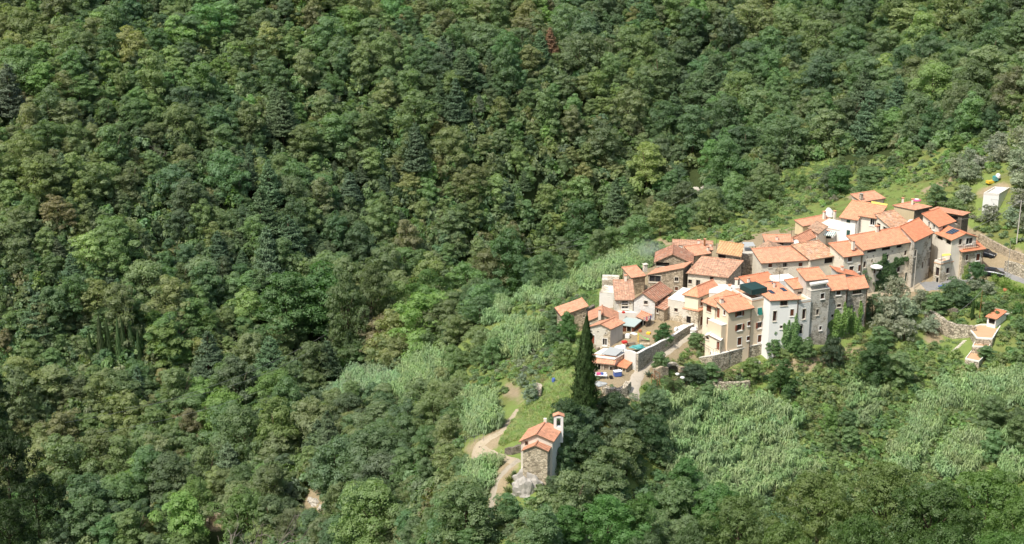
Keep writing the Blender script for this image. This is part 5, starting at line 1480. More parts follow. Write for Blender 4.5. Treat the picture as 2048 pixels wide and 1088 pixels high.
fill([(1000,600),(1080,560),(1180,530),(1300,470),(1380,440),(1440,410),(1520,380),(1560,400),(1480,440),(1380,470),(1290,490),(1180,545),(1090,590)], 26, ['broad','dense','layered'],
     [('dark green', T_DARK), ('mid green', T_MID), ('olive green', T_OLIVE), ('fresh green', T_GREEN)], .6, 1.1, 4.6, 'tree along the stream behind the village', group='trees along the stream')
fill([(1440,420),(1560,380),(1640,345),(1760,320),(1900,298),(1990,280),(1990,300),(1880,340),(1760,350),(1640,400),(1500,450)], 20, ['broad','dense','olive'],
     [('mid green', T_MID), ('fresh green', T_BRIGHT), ('grey green', (.095,.135,.07))], .35, .62, 4.2, 'small tree in the scrub behind the upper village', group='small trees in the scrub')
fill([(1905,345),(1990,300),(2060,285),(2060,470),(2010,465),(1960,445),(1925,425),(1915,385)], 24, ['olive'], [('grey leaved', T_GREY), ('pale grey green', (.15,.175,.115))], .7, 1.05, 4.4, 'olive tree on the terraces at upper right', name='olive_tree', group='olive trees on the upper terraces')
fill([(1760,640),(1800,600),(1850,592),(1870,640),(1850,690),(1800,700),(1750,690)], 13, ['olive'], [('grey leaved', (.155,.182,.118)), ('soft grey green', (.145,.178,.105))], .75, 1.1, 4.0, 'olive tree below the village road', name='olive_tree', group='olive trees below the road')
fill([(1700,785),(1740,760),(1800,762),(1835,765),(1830,785),(1760,795)], 6, ['dense','broad'], [('dark green', (.04,.085,.026)), ('deep green', T_GREEN)], .65, 1.0, 4.0, 'tree on the bramble slope right of the grey row', group='trees on the bramble slope')
fill([(1940,880),(2048,840),(2048,930),(1960,930)], 5, ['broad'], [('fresh green', T_GREEN)], .5, .8, 4.0, 'tree among canes at right edge', group='trees at right edge')
fill([(1620,860),(1700,830),(1720,900),(1640,920)], 5, ['broad','layered'], [('fresh green', T_BRIGHT), ('mid green', T_GREEN)], .4, .65, 3.6, 'small tree in the brambles above the near oaks', group='small trees in the brambles')

# trees of the viewer's own hillside, seen from above
for k, (px, py, Y, kd, W, t, lab) in enumerate((
    (1480,1030,165,'fine',9.5,(.075,.105,.038),'olive green oak at bottom centre right on the near hillside'),
    (1640,985,158,'fine',10.5,(.085,.112,.038),'broad olive green oak rising above the cane field foot'),
    (1775,965,150,'fine',10.5,(.080,.108,.036),'largest near oak with brown seed tufts lower right'),
    (1870,1010,140,'fine',10,(.045,.075,.022),'dark near oak in front of the right cane thicket'),
    (1980,985,145,'fine',9.5,(.070,.115,.030),'yellow green near oak toward the bottom right corner'),
    (2050,1040,132,'fine',9,(.070,.115,.030),'near oak cut by the right frame edge'),
    (1390,1075,165,'fine',8.5,(.060,.090,.040),'low grey green near oak at the bottom edge'),
    (1570,1085,140,'fine',9,(.075,.110,.034),'near oak at the bottom edge under the broad olive oak'),
    (1720,1075,132,'fine',9,(.050,.085,.024),'near oak at the bottom edge left of the dark oak'),
    (1880,1100,120,'fine',8.5,(.045,.078,.022),'deep green near oak cut by the bottom edge'),
    (2010,1110,118,'fine',8,(.060,.110,.028),'bright near oak in the bottom right corner'),
    (1300,1100,170,'fine',8,(.060,.090,.042),'grey green near oak cut by the bottom edge centre'))):
    p = PY(px, py, Y); g = Gz(p.x, p.y); cr, tr, H = PROTO[kd][k % 2]
    s = W / 10.0; top = p.z + 2.2
    zs = max(.7, (top - g) / (H * s)) if top - g < 14 else 1.25
    plant('oak_tree', cr, tr, (p.x, p.y, top - H * s * zs), s, [c*2.5 for c in t], lab, 'tree', None, zs=zs)
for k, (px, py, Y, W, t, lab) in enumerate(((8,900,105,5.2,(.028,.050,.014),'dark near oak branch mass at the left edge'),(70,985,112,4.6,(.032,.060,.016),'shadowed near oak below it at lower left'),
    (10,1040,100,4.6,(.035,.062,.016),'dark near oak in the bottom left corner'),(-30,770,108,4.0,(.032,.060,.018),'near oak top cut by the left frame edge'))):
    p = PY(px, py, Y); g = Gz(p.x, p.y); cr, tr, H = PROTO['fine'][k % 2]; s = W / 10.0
    top = p.z + 1.6; plant('oak_tree', cr, tr, (p.x, p.y, top - H*s*1.3), s, [c*1.5 for c in t], lab, 'tree', None, zs=1.3)  # low leaf tint puts the shadow on these oaks into their colour

# the tall cypress and its small relative
g = G(1168, 846); d = proj(g)[2]; s = (848 - 636) / F * d / .93 / 17.0
plant('cypress_tree', CYP[0], CYP[1], (g.x, g.y, g.z), s * 1.12, (.13,.205,.08), 'very tall dark cypress standing alone above the chapel', 'tree', zs=.9)
g = G(1943, 640); d = proj(g)[2]; s = 42 / F * d / .93 / 5.0
plant('cypress_tree', CYP_S[0], CYP_S[1], (g.x, g.y, g.z), s, (.10,.18,.06), 'small slim cypress in the garden above the stepped terraces', 'tree')
for k, px in enumerate((185,205,222,240,252,268,281)):
    g = G(px, 735 - (k % 3) * 4); d = proj(g)[2]; s = random.uniform(75, 110) / F * d / .93 / 17.0
    plant('cypress_tree', CYP[0], CYP[1], (g.x, g.y, g.z), s * .62, vary((.085,.135,.05), .2), 'slender cypress in the close row in the wood at left', 'tree', 'cypress row in the left wood', zs=1.6)
# single trees and shrubs around the houses
ONE = [('dense',1663,733,60,'dark round tree in front of the grey row',(.034,.058,.030),54),
 ('dense',1325,690,42,'round dark green tree beside the play slide',(.030,.085,.022),44),
 ('broad',1135,690,66,'ivy clad bush against the narrow stone house',(.05,.105,.03),46),
 ('broad',1112,665,50,'rounded dark tree left of the ivy house',T_DARK,48),
 ('broad',1130,735,52,'yellow green bush beside the cypress',T_BRIGHT,58),
 ('broad',1165,720,44,'bright bush behind the cypress',T_BRIGHT,40),
 ('broad',1108,695,42,'dark leafed tree on the grass slope',T_DARK,46),
 ('layered',960,650,60,'dark oak beside the small cane clump',T_DARK,66),
 ('broad',985,740,62,'deep green tree above the dirt path',T_GREEN,56),
 ('olive',1062,805,40,'grey olive bush on the bank above the dirt path',(.09,.115,.075),40),
 ('olive',1045,775,30,'smaller grey olive bush on the same bank',(.09,.115,.075),28),
 ('dense',1016,1040,54,'round bush beside the chapel path',(.06,.11,.045),60),
 ('dense',1128,915,92,'dark oak leaning against the chapel right wall',T_DARK,84),
 ('dense',1122,955,62,'dark oak at the foot of the chapel right wall',T_DARK,52),
 ('dense',1150,880,70,'dark oak behind the chapel bell gable',T_DARK,80),
 ('dense',1108,992,40,'dark bush at the foot of the chapel rock',T_DARK,40),
 ('broad',1545,705,60,'leafy shrub between the beige and white houses',(.045,.10,.03),40),
 ('broad',1548,716,40,'low shrub at the left foot of the white house',(.085,.15,.05),40),
 ('broad',1612,716,38,'low shrub at the right foot of the white house',(.09,.15,.055),40),
 ('broad',1595,715,44,'tall shrub left of the arched doorway',(.05,.10,.03),26),
 ('broad',1566,722,26,'yellow green shrub below the white house',T_YEL,30),
 ('broad',1760,705,52,'bright tree right of the grey row',T_GREEN,56),
 ('broad',1745,640,48,'dark tree behind the end stone house',T_DARK,50),
 ('broad',1655,592,30,'dark bush under the white parasol',T_DARK,40),
 ('broad',1700,606,34,'rounded bush at the foot of the longest house',(.05,.10,.03),56),
 ('broad',1725,586,56,'dark climber at the corner of the longest house',T_DARK,36),
 ('broad',1908,610,50,'dark garden hedge bush below the solar panel house',T_DARK,76),
 ('broad',1870,630,44,'bush at the wall corner below the asphalt yard',T_GREEN,64),
 ('dense',1950,568,44,'dark ivy covered arch at the right end house',(.03,.075,.025),40),
 ('olive',1976,590,30,'grey bush by the parked car',T_GREY,34),
 ('olive',1948,585,26,'small grey olive by the right end house',T_GREY,36),
 ('broad',1560,788,72,'leafy tree on the garden terrace below the white house',(.06,.12,.032),72),
 ('broad',1500,760,44,'small fruit tree on the garden terrace',T_BRIGHT,50),
 ('broad',1420,765,42,'garden shrub under the retaining wall',T_GREEN,50),
 ('broad',1320,745,42,'bushy shrub beside the lane',T_GREEN,44),
 ('broad',1392,692,26,'shrub at the top of the garden bank',T_GREEN,40),
 ('dense',1385,765,36,'dark olive bush beside the palm',(.04,.06,.035),54),
 ('broad',1415,815,50,'shrub at the foot of the garden wall',T_GREEN,60),
 ('broad',1300,830,40,'leafy bush at the foot of the lane',T_MID,60),
 ('broad',1215,825,36,'small apple tree near the rubble wall',(.085,.12,.045),40),
 ('dense',1250,860,50,'dark oak at the foot of the lane',T_DARK,70),
 ('broad',1970,720,30,'low bush above the cane band',T_GREEN,40),
 ('broad',2040,665,30,'bush at right edge on the grass bank',T_GREEN,30),
 ('broad',1975,640,38,'shrub beside the garden hut',(.05,.085,.035),38),
 ('broad',1720,395,26,'round shrub behind the rear barn',T_GREEN,40),
 ('broad',1870,415,46,'leafy tree behind the long open shed',T_GREEN,60),
 ('broad',1905,440,40,'tree behind the end of the open shed',T_MID,50),
 ('broad',1678,390,56,'rounded green tree on the scrub above the village',(.055,.12,.035),64),
 ('broad',1655,385,50,'grey green tree beside the rounded tree',(.06,.085,.05),50),
 ('dense',1740,365,30,'low bush on the grass above village',T_GREEN,60),
 ('broad',650,670,130,'huge dark green tree in the valley bottom',(.04,.085,.026),140),
 ('layered',575,690,140,'broad dark crowned tree left of the ravine',(.042,.09,.026),150),
 ('layered',700,730,190,'tall pale leafed tree beside the ravine',(.095,.13,.055),90),
 ('layered',745,690,170,'tall olive grey tree right of the ravine',(.09,.12,.05),80),
 ('broad',860,680,130,'large tree topped with yellow green',(.075,.135,.032),130),
 ('layered',835,620,66,'pale yellow crown behind the large tree',(.21,.23,.075),60),
 ('broad',1015,600,130,'large dark oak above the cane thickets',(.045,.085,.034),110),
 ('dense',1165,500,96,'dark rounded oak at the valley edge',(.045,.085,.034),110),
 ('broad',1450,395,110,'tall leafy tree over the stream',(.06,.11,.038),90)]
for k, (kd, px, pyb, h, lab, t, w) in enumerate(ONE):
    bush = any(q in lab for q in ('bush', 'shrub', 'ivy', 'climb', 'vine', 'hedge'))
    tree_px(kd, px, pyb, h, lab, t if max(t) > .115 else [c*1.35 for c in t], w, k, name='olive_tree' if kd == 'olive' and not bush else 'shrub' if bush else 'broadleaf_tree', cat='shrub' if bush else 'tree')
# dead and rust coloured trees
def bare(px, pyb, hpx, label, v=0, mat=None):
    g = G(px, pyb); d = proj(g)[2]; s = hpx / F * d / .93 / 7.0
    o = bpy.data.objects.new('dead_tree', BARE[v % 3]); o.location = g; o.scale = (s,)*3; o.rotation_euler = (0, 0, v * 2.1); link(o); tag(o, label, 'dead tree'); return o
for k, (px, py, h, lab) in enumerate(((1275,130,40,'pale bare branches of a dead tree high on the slope'),(470,380,50,'bare pale snag among the pines at left'),(1540,285,56,'grey leafless tree beyond the village'),
    (545,860,80,'tall grey dead tree in the valley'),(780,560,70,'bare twiggy tree in front of the dark gap'),(1650,862,30,'dark bare bush in the brambles'),(1725,880,30,'second dark bare bush lower in the brambles'),
    (105,300,50,'grey bare tree on the left slope'),(385,720,50,'grey leafless tree beside the cypress row'),(320,330,50,'greyish bare tree on the upper left slope'))):
    bare(px, py, h, lab, k)
p = PY(430, 1075, 175); o = bpy.data.objects.new('dead_tree', BARE[1]); gg = Gz(p.x, p.y)
o.location = (p.x, p.y, gg - .3); s = (PY(500, 930, 175).z - gg) / 6.2; o.scale = (s*.5, s*.5, s); o.rotation_euler = (0,.3,.2); link(o); tag(o, 'large leaning dead tree with bare grey twigs at lower left', 'dead tree')
for k, (kd, px, pyb, h, lab, w) in enumerate((('pine',1100,125,66,'rust brown dead pine high on the slope',32),('layered',1582,130,44,'russet withered tree high above the village',36),('broad',655,745,50,'red leafed bush beside the ravine',22),('pine',118,70,40,'rusty withered pine at upper left',22))):
    tree_px(kd, px, pyb, h, lab, T_RUST if k != 2 else (.13,.06,.042), w, k, name='pine_tree' if kd == 'pine' else 'broadleaf_tree')

# hedges: one long clipped growth each
def hedge(name, label, pts, w, h, tint, mesh=None):
    P = [G(*p) for p in pts]; R = np.random.default_rng(len(label)); V = []
    for a, b in zip(P, P[1:]):
        n = max(2, int((b - a).length / .55))
        for i in range(n):
            q = a.lerp(b, (i + R.random()) / n); z = Gz(q.x, q.y)
            for _ in range(2):
                V.append(clump_leaves(R, (q.x + R.normal(0, w*.22), q.y + R.normal(0, w*.22), z + h*R.uniform(.3,.8)), w*.36, 70, .2, .9))
    V = np.concatenate(V); org = np.array(P[len(P)//2])
    o = bpy.data.objects.new(name, quads_mesh(name, V - org, ['leaf_broad'])); o.location = org; o['tint'] = [c*1.7 for c in tint]; link(o); tag(o, label, 'hedge'); return o
hedge('hedge', 'yellow green hedge along the road right of the parked car', [(1985,562),(2015,580),(2048,595),(2090,615)], 2.4, 1.7, (.12,.19,.035))
hedge('hedge', 'dark clipped hedge around the garden above the dry wall', [(1880,612),(1930,608),(1965,625)], 2.0, 1.6, (.045,.10,.028))
hedge('hedge', 'green hedge on the garden terrace edge at right', [(1965,628),(2000,640),(2030,630),(2060,612)], 1.8, 1.4, (.06,.13,.032))

# the palm by the lane
g = G(1345, 800); d = proj(g)[2]
root = empty('palm_tree', g, 'palm tree with drooping fronds beside the lower lane', 'palm')
Hp = 3.3; mb = MB(); mb.tube([g - UP*.5, g + UP*Hp*.5 + Vector((.1,0,0)), g + UP*Hp], [.3,.26,.24], 8); mb.build('trunk', 'bark', root)
R = np.random.default_rng(5); V = []
for k in range(34):
    a = k * 2.399; el = R.uniform(-.5, 1.25); L = R.uniform(1.6, 2.2); o_ = np.array([math.cos(a), math.sin(a), 0])
    for j in range(9):
        t = (j + .5) / 9; c = o_ * L*t*math.cos(el*.7) + np.array([0,0,1]) * (L*t*math.sin(el) - .55*L*t*t)
        for sd in (-1, 1):
            lf = np.array([-math.sin(a)*sd, math.cos(a)*sd, -.35]) * .55*(1 - .5*abs(t - .4)); ww = o_ * .07
            V.append(np.stack([c - ww, c + ww, c + ww*.4 + lf + o_*.15, c - ww*.4 + lf + o_*.15]))
cr = bpy.data.objects.new('crown', quads_mesh('crown', np.array(V), ['leaf_olive'])); cr['tint'] = [.085,.12,.04]; cr.location = (0,0,Hp); link(cr, root)

# creepers that cling to house walls
def wall_ivy(label, vol, edge, blobs, tint, depth=.5, leaf=.3, name='ivy'):
    R = np.random.default_rng(len(label)); V = []
    for px, py, rx, ry in blobs:
        ss, z, A, e, n, L = vol.on_wall(edge, px, py); C = np.array(A + e * ss); C[2] = z; d = proj(C)[2]
        sx, sz = rx / F * d, ry / F * d / .93; m = int(90 * sx * sz * 4) + 40
        a = R.uniform(0, 6.283, m); q = np.sqrt(R.random(m)) * (1 + .25 * np.sin(a * 5 + px))
        off = depth * (1.1 - np.minimum(q, 1)) * R.uniform(.1, 1.0, m) + .04
        P = C + np.outer(np.cos(a) * q * sx, np.array(e)) + np.outer(off, np.array(n)); P[:, 2] += np.sin(a) * q * sz
        V.append(leaves_at(R, P, np.array(n) + np.array([0, 0, .7]), leaf, .7, .5))
    V = np.concatenate(V); org = V.reshape(-1, 3).mean(0)
    o = bpy.data.objects.new(name, quads_mesh(name, V - org, ['leaf_broad'])); o.location = org; o['tint'] = [c * LEAF_GAIN for c in tint]; link(o); tag(o, label, 'ivy'); return o
wall_ivy('dark creeper branching over the longest stone facade', LONG, 0, [(1776,545,24,22),(1755,532,14,8),(1795,524,16,9),(1811,518,9,4),(1768,517,6,10),(1760,570,16,14)], (.055,.095,.04), .6)
wall_ivy('bright ivy covering the lower wall of the middle stone house', MID, 0, [(1676,648,18,26),(1689,640,10,30),(1668,668,12,14)], T_BRIGHT, 1.0)
wall_ivy('bright ivy climbing the end stone house', END, 0, [(1708,655,14,26),(1699,630,6,18),(1720,622,4,18),(1716,662,12,16)], T_BRIGHT, .9)
wall_ivy('climbing shrub trained up the white house front', W_, 0, [(1573,668,9,24),(1590,662,8,28),(1582,690,14,16)], T_GREEN, .8)
wall_ivy('yellow green climber on the right end house wall', lo_, 0, [(1931,548,6,20),(1926,562,6,14)], T_YEL, .8)
wall_ivy('dark creeper hanging around the right end house window', lo_, 0, [(1958,542,13,14),(1966,556,8,16),(1944,527,10,3)], T_DARK, .7)
wall_ivy('thick ivy over the left wall of the narrow stone house', IVY, 0, [(1131,655,14,24),(1142,675,14,18)], T_GREEN, 1.0)
# ------------------------------------------------------------------ walls, terraces and the small things of the village
def solid(name, label, cat, ring, z0, z1, mat, parent=None):
    mb = MB(); lo = [Vector((p.x, p.y, z0)) for p in ring]
    c = sum((p for p in lo), Vector()) / len(lo)
    area = sum(lo[i].x * lo[(i+1) % len(lo)].y - lo[(i+1) % len(lo)].x * lo[i].y for i in range(len(lo)))
    if area < 0: lo.reverse()
    mb.prism(lo, [Vector((p.x, p.y, z1)) for p in lo])
    if parent is None:
        o = mb.build(name, mat, origin=(c.x, c.y, z0)); tag(o, label, cat); return o
    return mb.build(name, mat, parent)

def ribbon_wall(name, label, top, bots, mat, thick=.5, cat='wall', coping=None):
    """a wall with a given top edge (world points) and foot heights"""
    org = top[0].copy(); root = empty(name, org, label, cat); mb = MB(); cb = MB()
    for k in range(len(top) - 1):
        a, b = top[k], top[k+1]; e = (b - a); n = Vector((-e.y, e.x, 0)).normalized() * thick
        lo = [Vector((a.x, a.y, bots[k])), Vector((b.x, b.y, bots[k+1])), Vector((b.x, b.y, bots[k+1])) + n, Vector((a.x, a.y, bots[k])) + n]
        hi = [a, b, b + n, a + n]; mb.prism(lo, hi)
        m = n.normalized() * .06; cb.prism([p + UP*.004 for p in (a - m, b - m, b + n + m, a + n + m)], [p + UP*.13 for p in (a - m, b - m, b + n + m, a + n + m)])
    mb.build('wall', mat, root)
    if coping: cb.build('coping', coping, root)
    return root

ribbon_wall('retaining_wall', 'grey stone retaining wall with pale coping under the beige house', [PZ(1398,716,-1.6), PZ(1425,712,-.25), PZ(1458,704,-.15), PZ(1504,692,-.15), PZ(1537,686,-.15)], [-5.5,-6.5,-6.5,-6.2,-6.0], 'stone_dry', .6, coping='concrete_pale')
ring = [PZ(1425,711,0), PZ(1459,703,0), PZ(1459,690,0), PZ(1420,700,0)]
pt_ = solid('paved_terrace', 'small paved terrace at the porch door of the beige house', 'terrace', ring, -4, -.12, 'stone_dry')
mb = MB(); mb.prism([Vector((p.x,p.y,-.118)) for p in reversed(ring)], [Vector((p.x,p.y,-.02)) for p in reversed(ring)]); mb.build('paving', 'concrete_pale', pt_)
rt = [PZ(1400,694,0), PZ(1426,709,0), PZ(1442,704,0)]
mb = MB()
for a, b in zip(rt, rt[1:]):
    for i in range(4):
        p = a.lerp(b, i/3); mb.tube([p, p + UP*1.0], .03, 4)
    mb.tube([a + UP*1.0, b + UP*1.0], .035, 4); mb.tube([a + UP*.55, b + UP*.55], .025, 4)
o = mb.build('railing', 'wood_grey', origin=rt[1]); tag(o, 'grey railing round the porch terrace of the beige house', 'railing')
wall_run('lane_wall', 'tall grey stone wall running uphill along the lane', [(1273,743,3.3),(1295,725,2.7),(1320,706,2.1),(1352,684,1.6),(1386,661,1.3)], .5, 'stone_grey', 'concrete_pale')
a_, b_ = G(1273,743), G(1258,738)
wall_run('yard_wall', 'whitewashed yard wall end facing the tiled shed', [(1273,742,3.3),(1262,735,3.1),(1250,728,2.6)], .4, 'white_worn')
wall_run('rubble_wall', 'rough curved rubble wall beside the foot of the lane', [(1208,783,1.0),(1218,792,1.5),(1234,795,1.7),(1251,789,1.6),(1257,776,1.2)], .9, 'stone_dry', sub=4, jag=.25)
wall_run('terrace_wall', 'low dry stone wall of the garden below the retaining wall', [(1425,775,1.2),(1450,784,1.9),(1475,784,1.9),(1498,776,1.5)], .6, 'stone_dry')
wall_run('dry_stone_wall', 'long curving pale dry stone wall below the asphalt yard', [(1852,634,1.6),(1866,650,2.6),(1884,664,2.8),(1908,676,2.8),(1935,674,2.2),(1950,668,1.6)], .7, 'stone_dry', sub=4)
wall_run('road_wall', 'brown stone terrace wall behind the right end house', [(1958,484,1.8),(1985,497,1.6),(2015,512,1.5),(2060,530,1.6)], .6, 'stone_warm')
wall_run('roadside_wall', 'stone retaining wall on the uphill side of the road at right edge', [(2010,541,2.0),(2030,549,2.4),(2075,566,2.6)], .6, 'stone_dry')
wall_run('garden_wall', 'low stone wall under the garden hedge at right', [(1965,618,1.3),(1990,630,1.4),(2010,634,1.2)], .5, 'stone_warm')
wall_run('chapel_wall', 'short rubble wall left of the chapel', [(1012,906,.9),(1026,908,1.2),(1042,904,1.2)], .6, 'stone_dark')
wall_run('rubble_bank', 'pale rocky bank beside the grey olive bush', [(1072,772,.8),(1080,785,1.1),(1078,796,.9)], .7, 'stone_dry', jag=.3)
wall_run('old_garden_wall', 'rubble wall under the dark garden hedge', [(1870,618,.9),(1890,628,1.2),(1915,630,1.2)], .6, 'stone_dark', jag=.2)

# stepped terraces with brick floors
for lab, px, z, zb in (('largest top terrace with orange floor and pale rim at right', [(1935,656),(1953,678),(1985,680),(2003,651),(1963,650)], .4, -5),
                       ('middle small square terrace with orange floor', [(1944,694),(1951,682),(1984,684),(1978,696)], -1.3, -6),
                       ('lowest terrace with orange floor and pale rim', [(1930,719),(1944,701),(1975,707),(1958,725)], -2.8, -8)):
    gq = G(sum(a for a,b in px)/len(px), sum(b for a,b in px)/len(px)); z = gq.z + .35; zb = z - 6
    P = [PZ(a, b, z) for a, b in px]; c = sum(P, Vector()) / len(P)
    root = empty('stepped_terrace', (c.x, c.y, z), lab, 'terrace', 'stepped terraces')
    solid('wall', None, None, P, zb, z - .005, 'stone_dry', root)
    inn = [c + (p - c) * .9 for p in P]; solid('floor', None, None, inn, z, z + .03, 'terracotta_floor', root)
    mb = MB()
    for i in range(len(P)):
        j = (i+1) % len(P); q = [P[i], P[j], inn[j], inn[i]]
        if (q[1]-q[0]).cross(q[2]-q[0]).z < 0: q.reverse()
        mb.prism([p + UP*.002 for p in q], [p + UP*.25 for p in q])
    mb.build('rim', 'trim_white', root)
    mb = MB()
    k = 3
    for i in range(4):
        t = P[-2 if len(P) == 5 else 2].lerp(P[-3 if len(P) == 5 else 1], i/3.0); mb.tube([t, t + UP*1.1], .02, 4)
    mb.build('fence_post', 'metal_dark', root)
mb = MB()
a_, b_ = G(1908,702), G(1932,680)
for i in range(8):
    p = a_.lerp(b_, i/8); mb.bx(p.x, p.y, Gz(p.x,p.y) - .15, .8, .3, .32, .4)
o = mb.build('garden_steps', 'trim_stone', origin=a_); tag(o, 'flight of pale stone steps beside the largest terrace', 'steps')

# poles and wires
def pole(label, px, pyb, pyt, r=.11, arm=True, mat='concrete'):
    g = G(px, pyb); d = proj(g); top = Vector((g.x, g.y, zat(g.y, pyt)))
    root = empty('utility_pole', g, label, 'pole'); mb = MB(); mb.tube([g - UP*.5, top], [r, r*.6], 8); mb.build('post', mat, root)
    if arm:
        mb = MB(); mb.tube([top - UP*.35 + Vector((-.8,0,0)), top - UP*.35 + Vector((.8,0,0))], .045, 5)
        for dx in (-.7, 0, .7): mb.lathe(top - UP*.32 + Vector((dx,0,0)), [(.05,0),(.07,.08),(.04,.16)], 6)
        mb.build('cross_arm', 'metal_grey', root)
    return top
P1 = pole('tall pale concrete pole on the right edge terrace', 2033, 488, 400, .14)
P2 = pole('thin pole standing by the road wall at right', 2013, 560, 482, .07, False, 'metal_grey')
P3 = pole('thin rusty pole in the garden beside the small cypress', 1958, 643, 580, .06, False, 'rust')
P4 = pole('grey pole leaning on the corner of the longest house', 1827, 578, 500, .09, False)
P5 = pole('pale post beside the dark panel at upper right', 1984, 303, 287, .09, False)
P6 = pole('tin chimney mast behind the skylit roof', 1557, 572, 541, .06, False, 'rust') if False else None
def wire(label, a, b, sag, r=.028, group='overhead wires'):
    mb = MB(); n = 26
    mb.tube([a.lerp(b, i/n) - UP * (4*sag*(i/n)*(1-i/n)) for i in range(n+1)], r, 4, False)
    o = mb.build('overhead_wire', 'metal_grey', origin=a); tag(o, label, 'wire', group)
wire('wire dropping from the tall pole to the solar panel house', P1, PY(1935,462,283), .5)
wire('wire from the tall pole to the red roofed house', P1 - UP*.3, PY(1912,440,291), .6)
wire('wire leaving the tall pole over the olive terraces', P1, PY(1960,392,312), .5)
wire('wire from olive terraces to the beige end house', PY(1960,392,312), PY(1832,402,305), .6)
wire('upper wire sweeping in from the right edge', PY(2075,318,300), PY(1940,372,318), .5)
wire('second wire sweeping in from the right edge', PY(2075,322,300), PY(1940,376,318), .5)
wire('wire running from the tall pole out of the right edge', P1, PY(2110,388,300), .2)
wire('long wire crossing the left valley', PY(130,845,240), PY(660,664,330), 3.0, .03)
wire('second long wire crossing the left valley', PY(250,815,240), PY(665,676,330), 3.0, .03)
wire('lower long wire crossing the left valley', PY(195,866,240), PY(640,730,320), 2.0, .03)
wire('long wire over the wood toward the village', PY(1055,497,345), PY(1390,385,380), 2.5, .03)
wire('second long wire over the wood toward the village', PY(1060,505,345), PY(1395,402,380), 2.5, .03)
wire('wire to the thin rusty garden pole', P3, PY(1912,626,262), .4)

# parasols, awnings, shelters
def parasol(label, px, pyb, pyt, wpx, mat, mat2=None):
    g = G(px, pyb); d = proj(g)[2]; W = wpx / F * d / 2; top = zat(g.y, pyt) - g.z; top = max(1.8, min(top, 7))
    root = empty('parasol', g, label, 'parasol'); mb = MB(); mb.tube([g, g + UP*top], .03, 6); mb.build('pole', 'metal_grey', root)
    mb = MB(); n = 10; c = g + UP*top
    ring = [c + Vector((W*math.cos(6.2832*i/n), W*math.sin(6.2832*i/n), -W*.32)) for i in range(n)]
    midr = [c + Vector((W*.55*math.cos(6.2832*i/n), W*.55*math.sin(6.2832*i/n), -W*.12)) for i in range(n)]
    for i in range(n):
        j = (i+1) % n; mb.face([ring[i], ring[j], midr[j], midr[i]], 0); mb.face([midr[i], midr[j], c], 1)
        mb.face([ring[j], ring[i], ring[i] - UP*.18, ring[j] - UP*.18], 0)
    mb.build('canopy', [mat, mat2 or mat], root); return root
parasol('white garden parasol in front of the longest stone house', 1748, 594, 529, 24, 'cloth_white')
parasol('red and white parasol behind the upper roofs', 1832, 418, 397, 17, 'plastic_pink', 'cloth_white')
parasol('small white parasol by the palm', 1354, 765, 750, 8, 'cloth_white')
parasol('white round parasol among the dark bush right of the palm', 1364, 772, 756, 9, 'cloth_white')
def canopy(name, label, cat, px, Y, h, mat, posts='metal_grey', stripes=None, drop=0.0, floor=None):
    P = [PY(a, b, y) for (a, b), y in zip(px, Y)]; c = sum(P, Vector())/4
    root = empty(name, (c.x, c.y, c.z - h), label, cat); mb = MB()
    if stripes:
        n = 11
        for i in range(n):
            q = [P[0].lerp(P[1], i/n), P[0].lerp(P[1], (i+1)/n), P[3].lerp(P[2], (i+1)/n), P[3].lerp(P[2], i/n)]
            mb.cur = i % 2; mb.face(q); mb.face([q[1], q[0], q[0] - UP*.22, q[1] - UP*.22])
    else:
        q = P if (P[1]-P[0]).cross(P[2]-P[0]).z > 0 else list(reversed(P)); mb.prism([p - UP*.06 for p in q], q)
    mb.build('canopy', [mat, stripes or mat], root); mb = MB()
    for p in P: mb.tube([p - UP*h, p - UP*.05], .05, 5)
    for i, p in enumerate(P):
        mb = MB(); mb.tube([p - UP*h, p - UP*.05], .05, 5); mb.build('post', posts, root)
    return root
canopy('striped_awning', 'green and white striped awning over a terrace near the top', 'awning', [(1646,469),(1668,471),(1672,464),(1651,461)], [295.5,295.5,297,297], 2.2, 'canvas_green', 'metal_grey', 'cloth_white')
canopy('yellow_awning', 'small yellow awning on the balcony block of the right end house', 'awning', [(1884,512),(1902,510),(1901,507),(1884,508)], [277.5,278,279.6,279.2], 1.9, 'canvas_yellow')
canopy('roof_shelter', 'grey sheet metal shelter on the grey stone roof terrace', 'shelter', [(1486,493),(1511,492),(1506,484),(1485,484)], [280.2,280.2,282.6,282.6], 1.9, 'roof_grey', 'metal_dark')
canopy('shade_net', 'dark shade net stretched over the slope behind the ribbed roof house', 'net', [(1594,449),(1630,446),(1638,439),(1612,440)], [309,309,314,314], 1.5, 'metal_dark')
tz = T_.ze + .55
Pn = [T_.at(.02,.05,.5), T_.at(.98,.05,.5), T_.at(.98,.62,.5), T_.at(.02,.62,.5)]
c = sum(Pn, Vector())/4; root = empty('net_gazebo', (c.x, c.y, tz), 'dark green netted gazebo on the flat roof terrace', 'gazebo')
mb = MB(); hi = [p + UP*1.55 for p in Pn]; ap = c + UP*1.75; ap.z = tz + 1.65
for i in range(4):
    j = (i+1) % 4; mb.face([hi[i], hi[j], ap]); mb.face([hi[i] - UP*1.0, hi[j] - UP*1.0, hi[j], hi[i]])
mb.build('net', 'net_green', root)
for p in Pn:
    mb = MB(); mb.tube([p, p + UP*1.55], .04, 5); mb.build('post', 'metal_dark', root)
canopy('yellow_sheet', 'flat yellow sheet lying on the big white house roof ridge', 'sheet', [(1742,410),(1772,414),(1776,408),(1743,402)], [302,302,303.6,303.6], .3, 'paint_yellow')
ring = [PZ(1598,697,-1.6), PZ(1642,692,-1.6), PZ(1640,684,-1.6), PZ(1598,689,-1.6)]
root = empty('timber_deck', ring[0], 'small deck on thin posts in front of the arched doorway', 'deck')
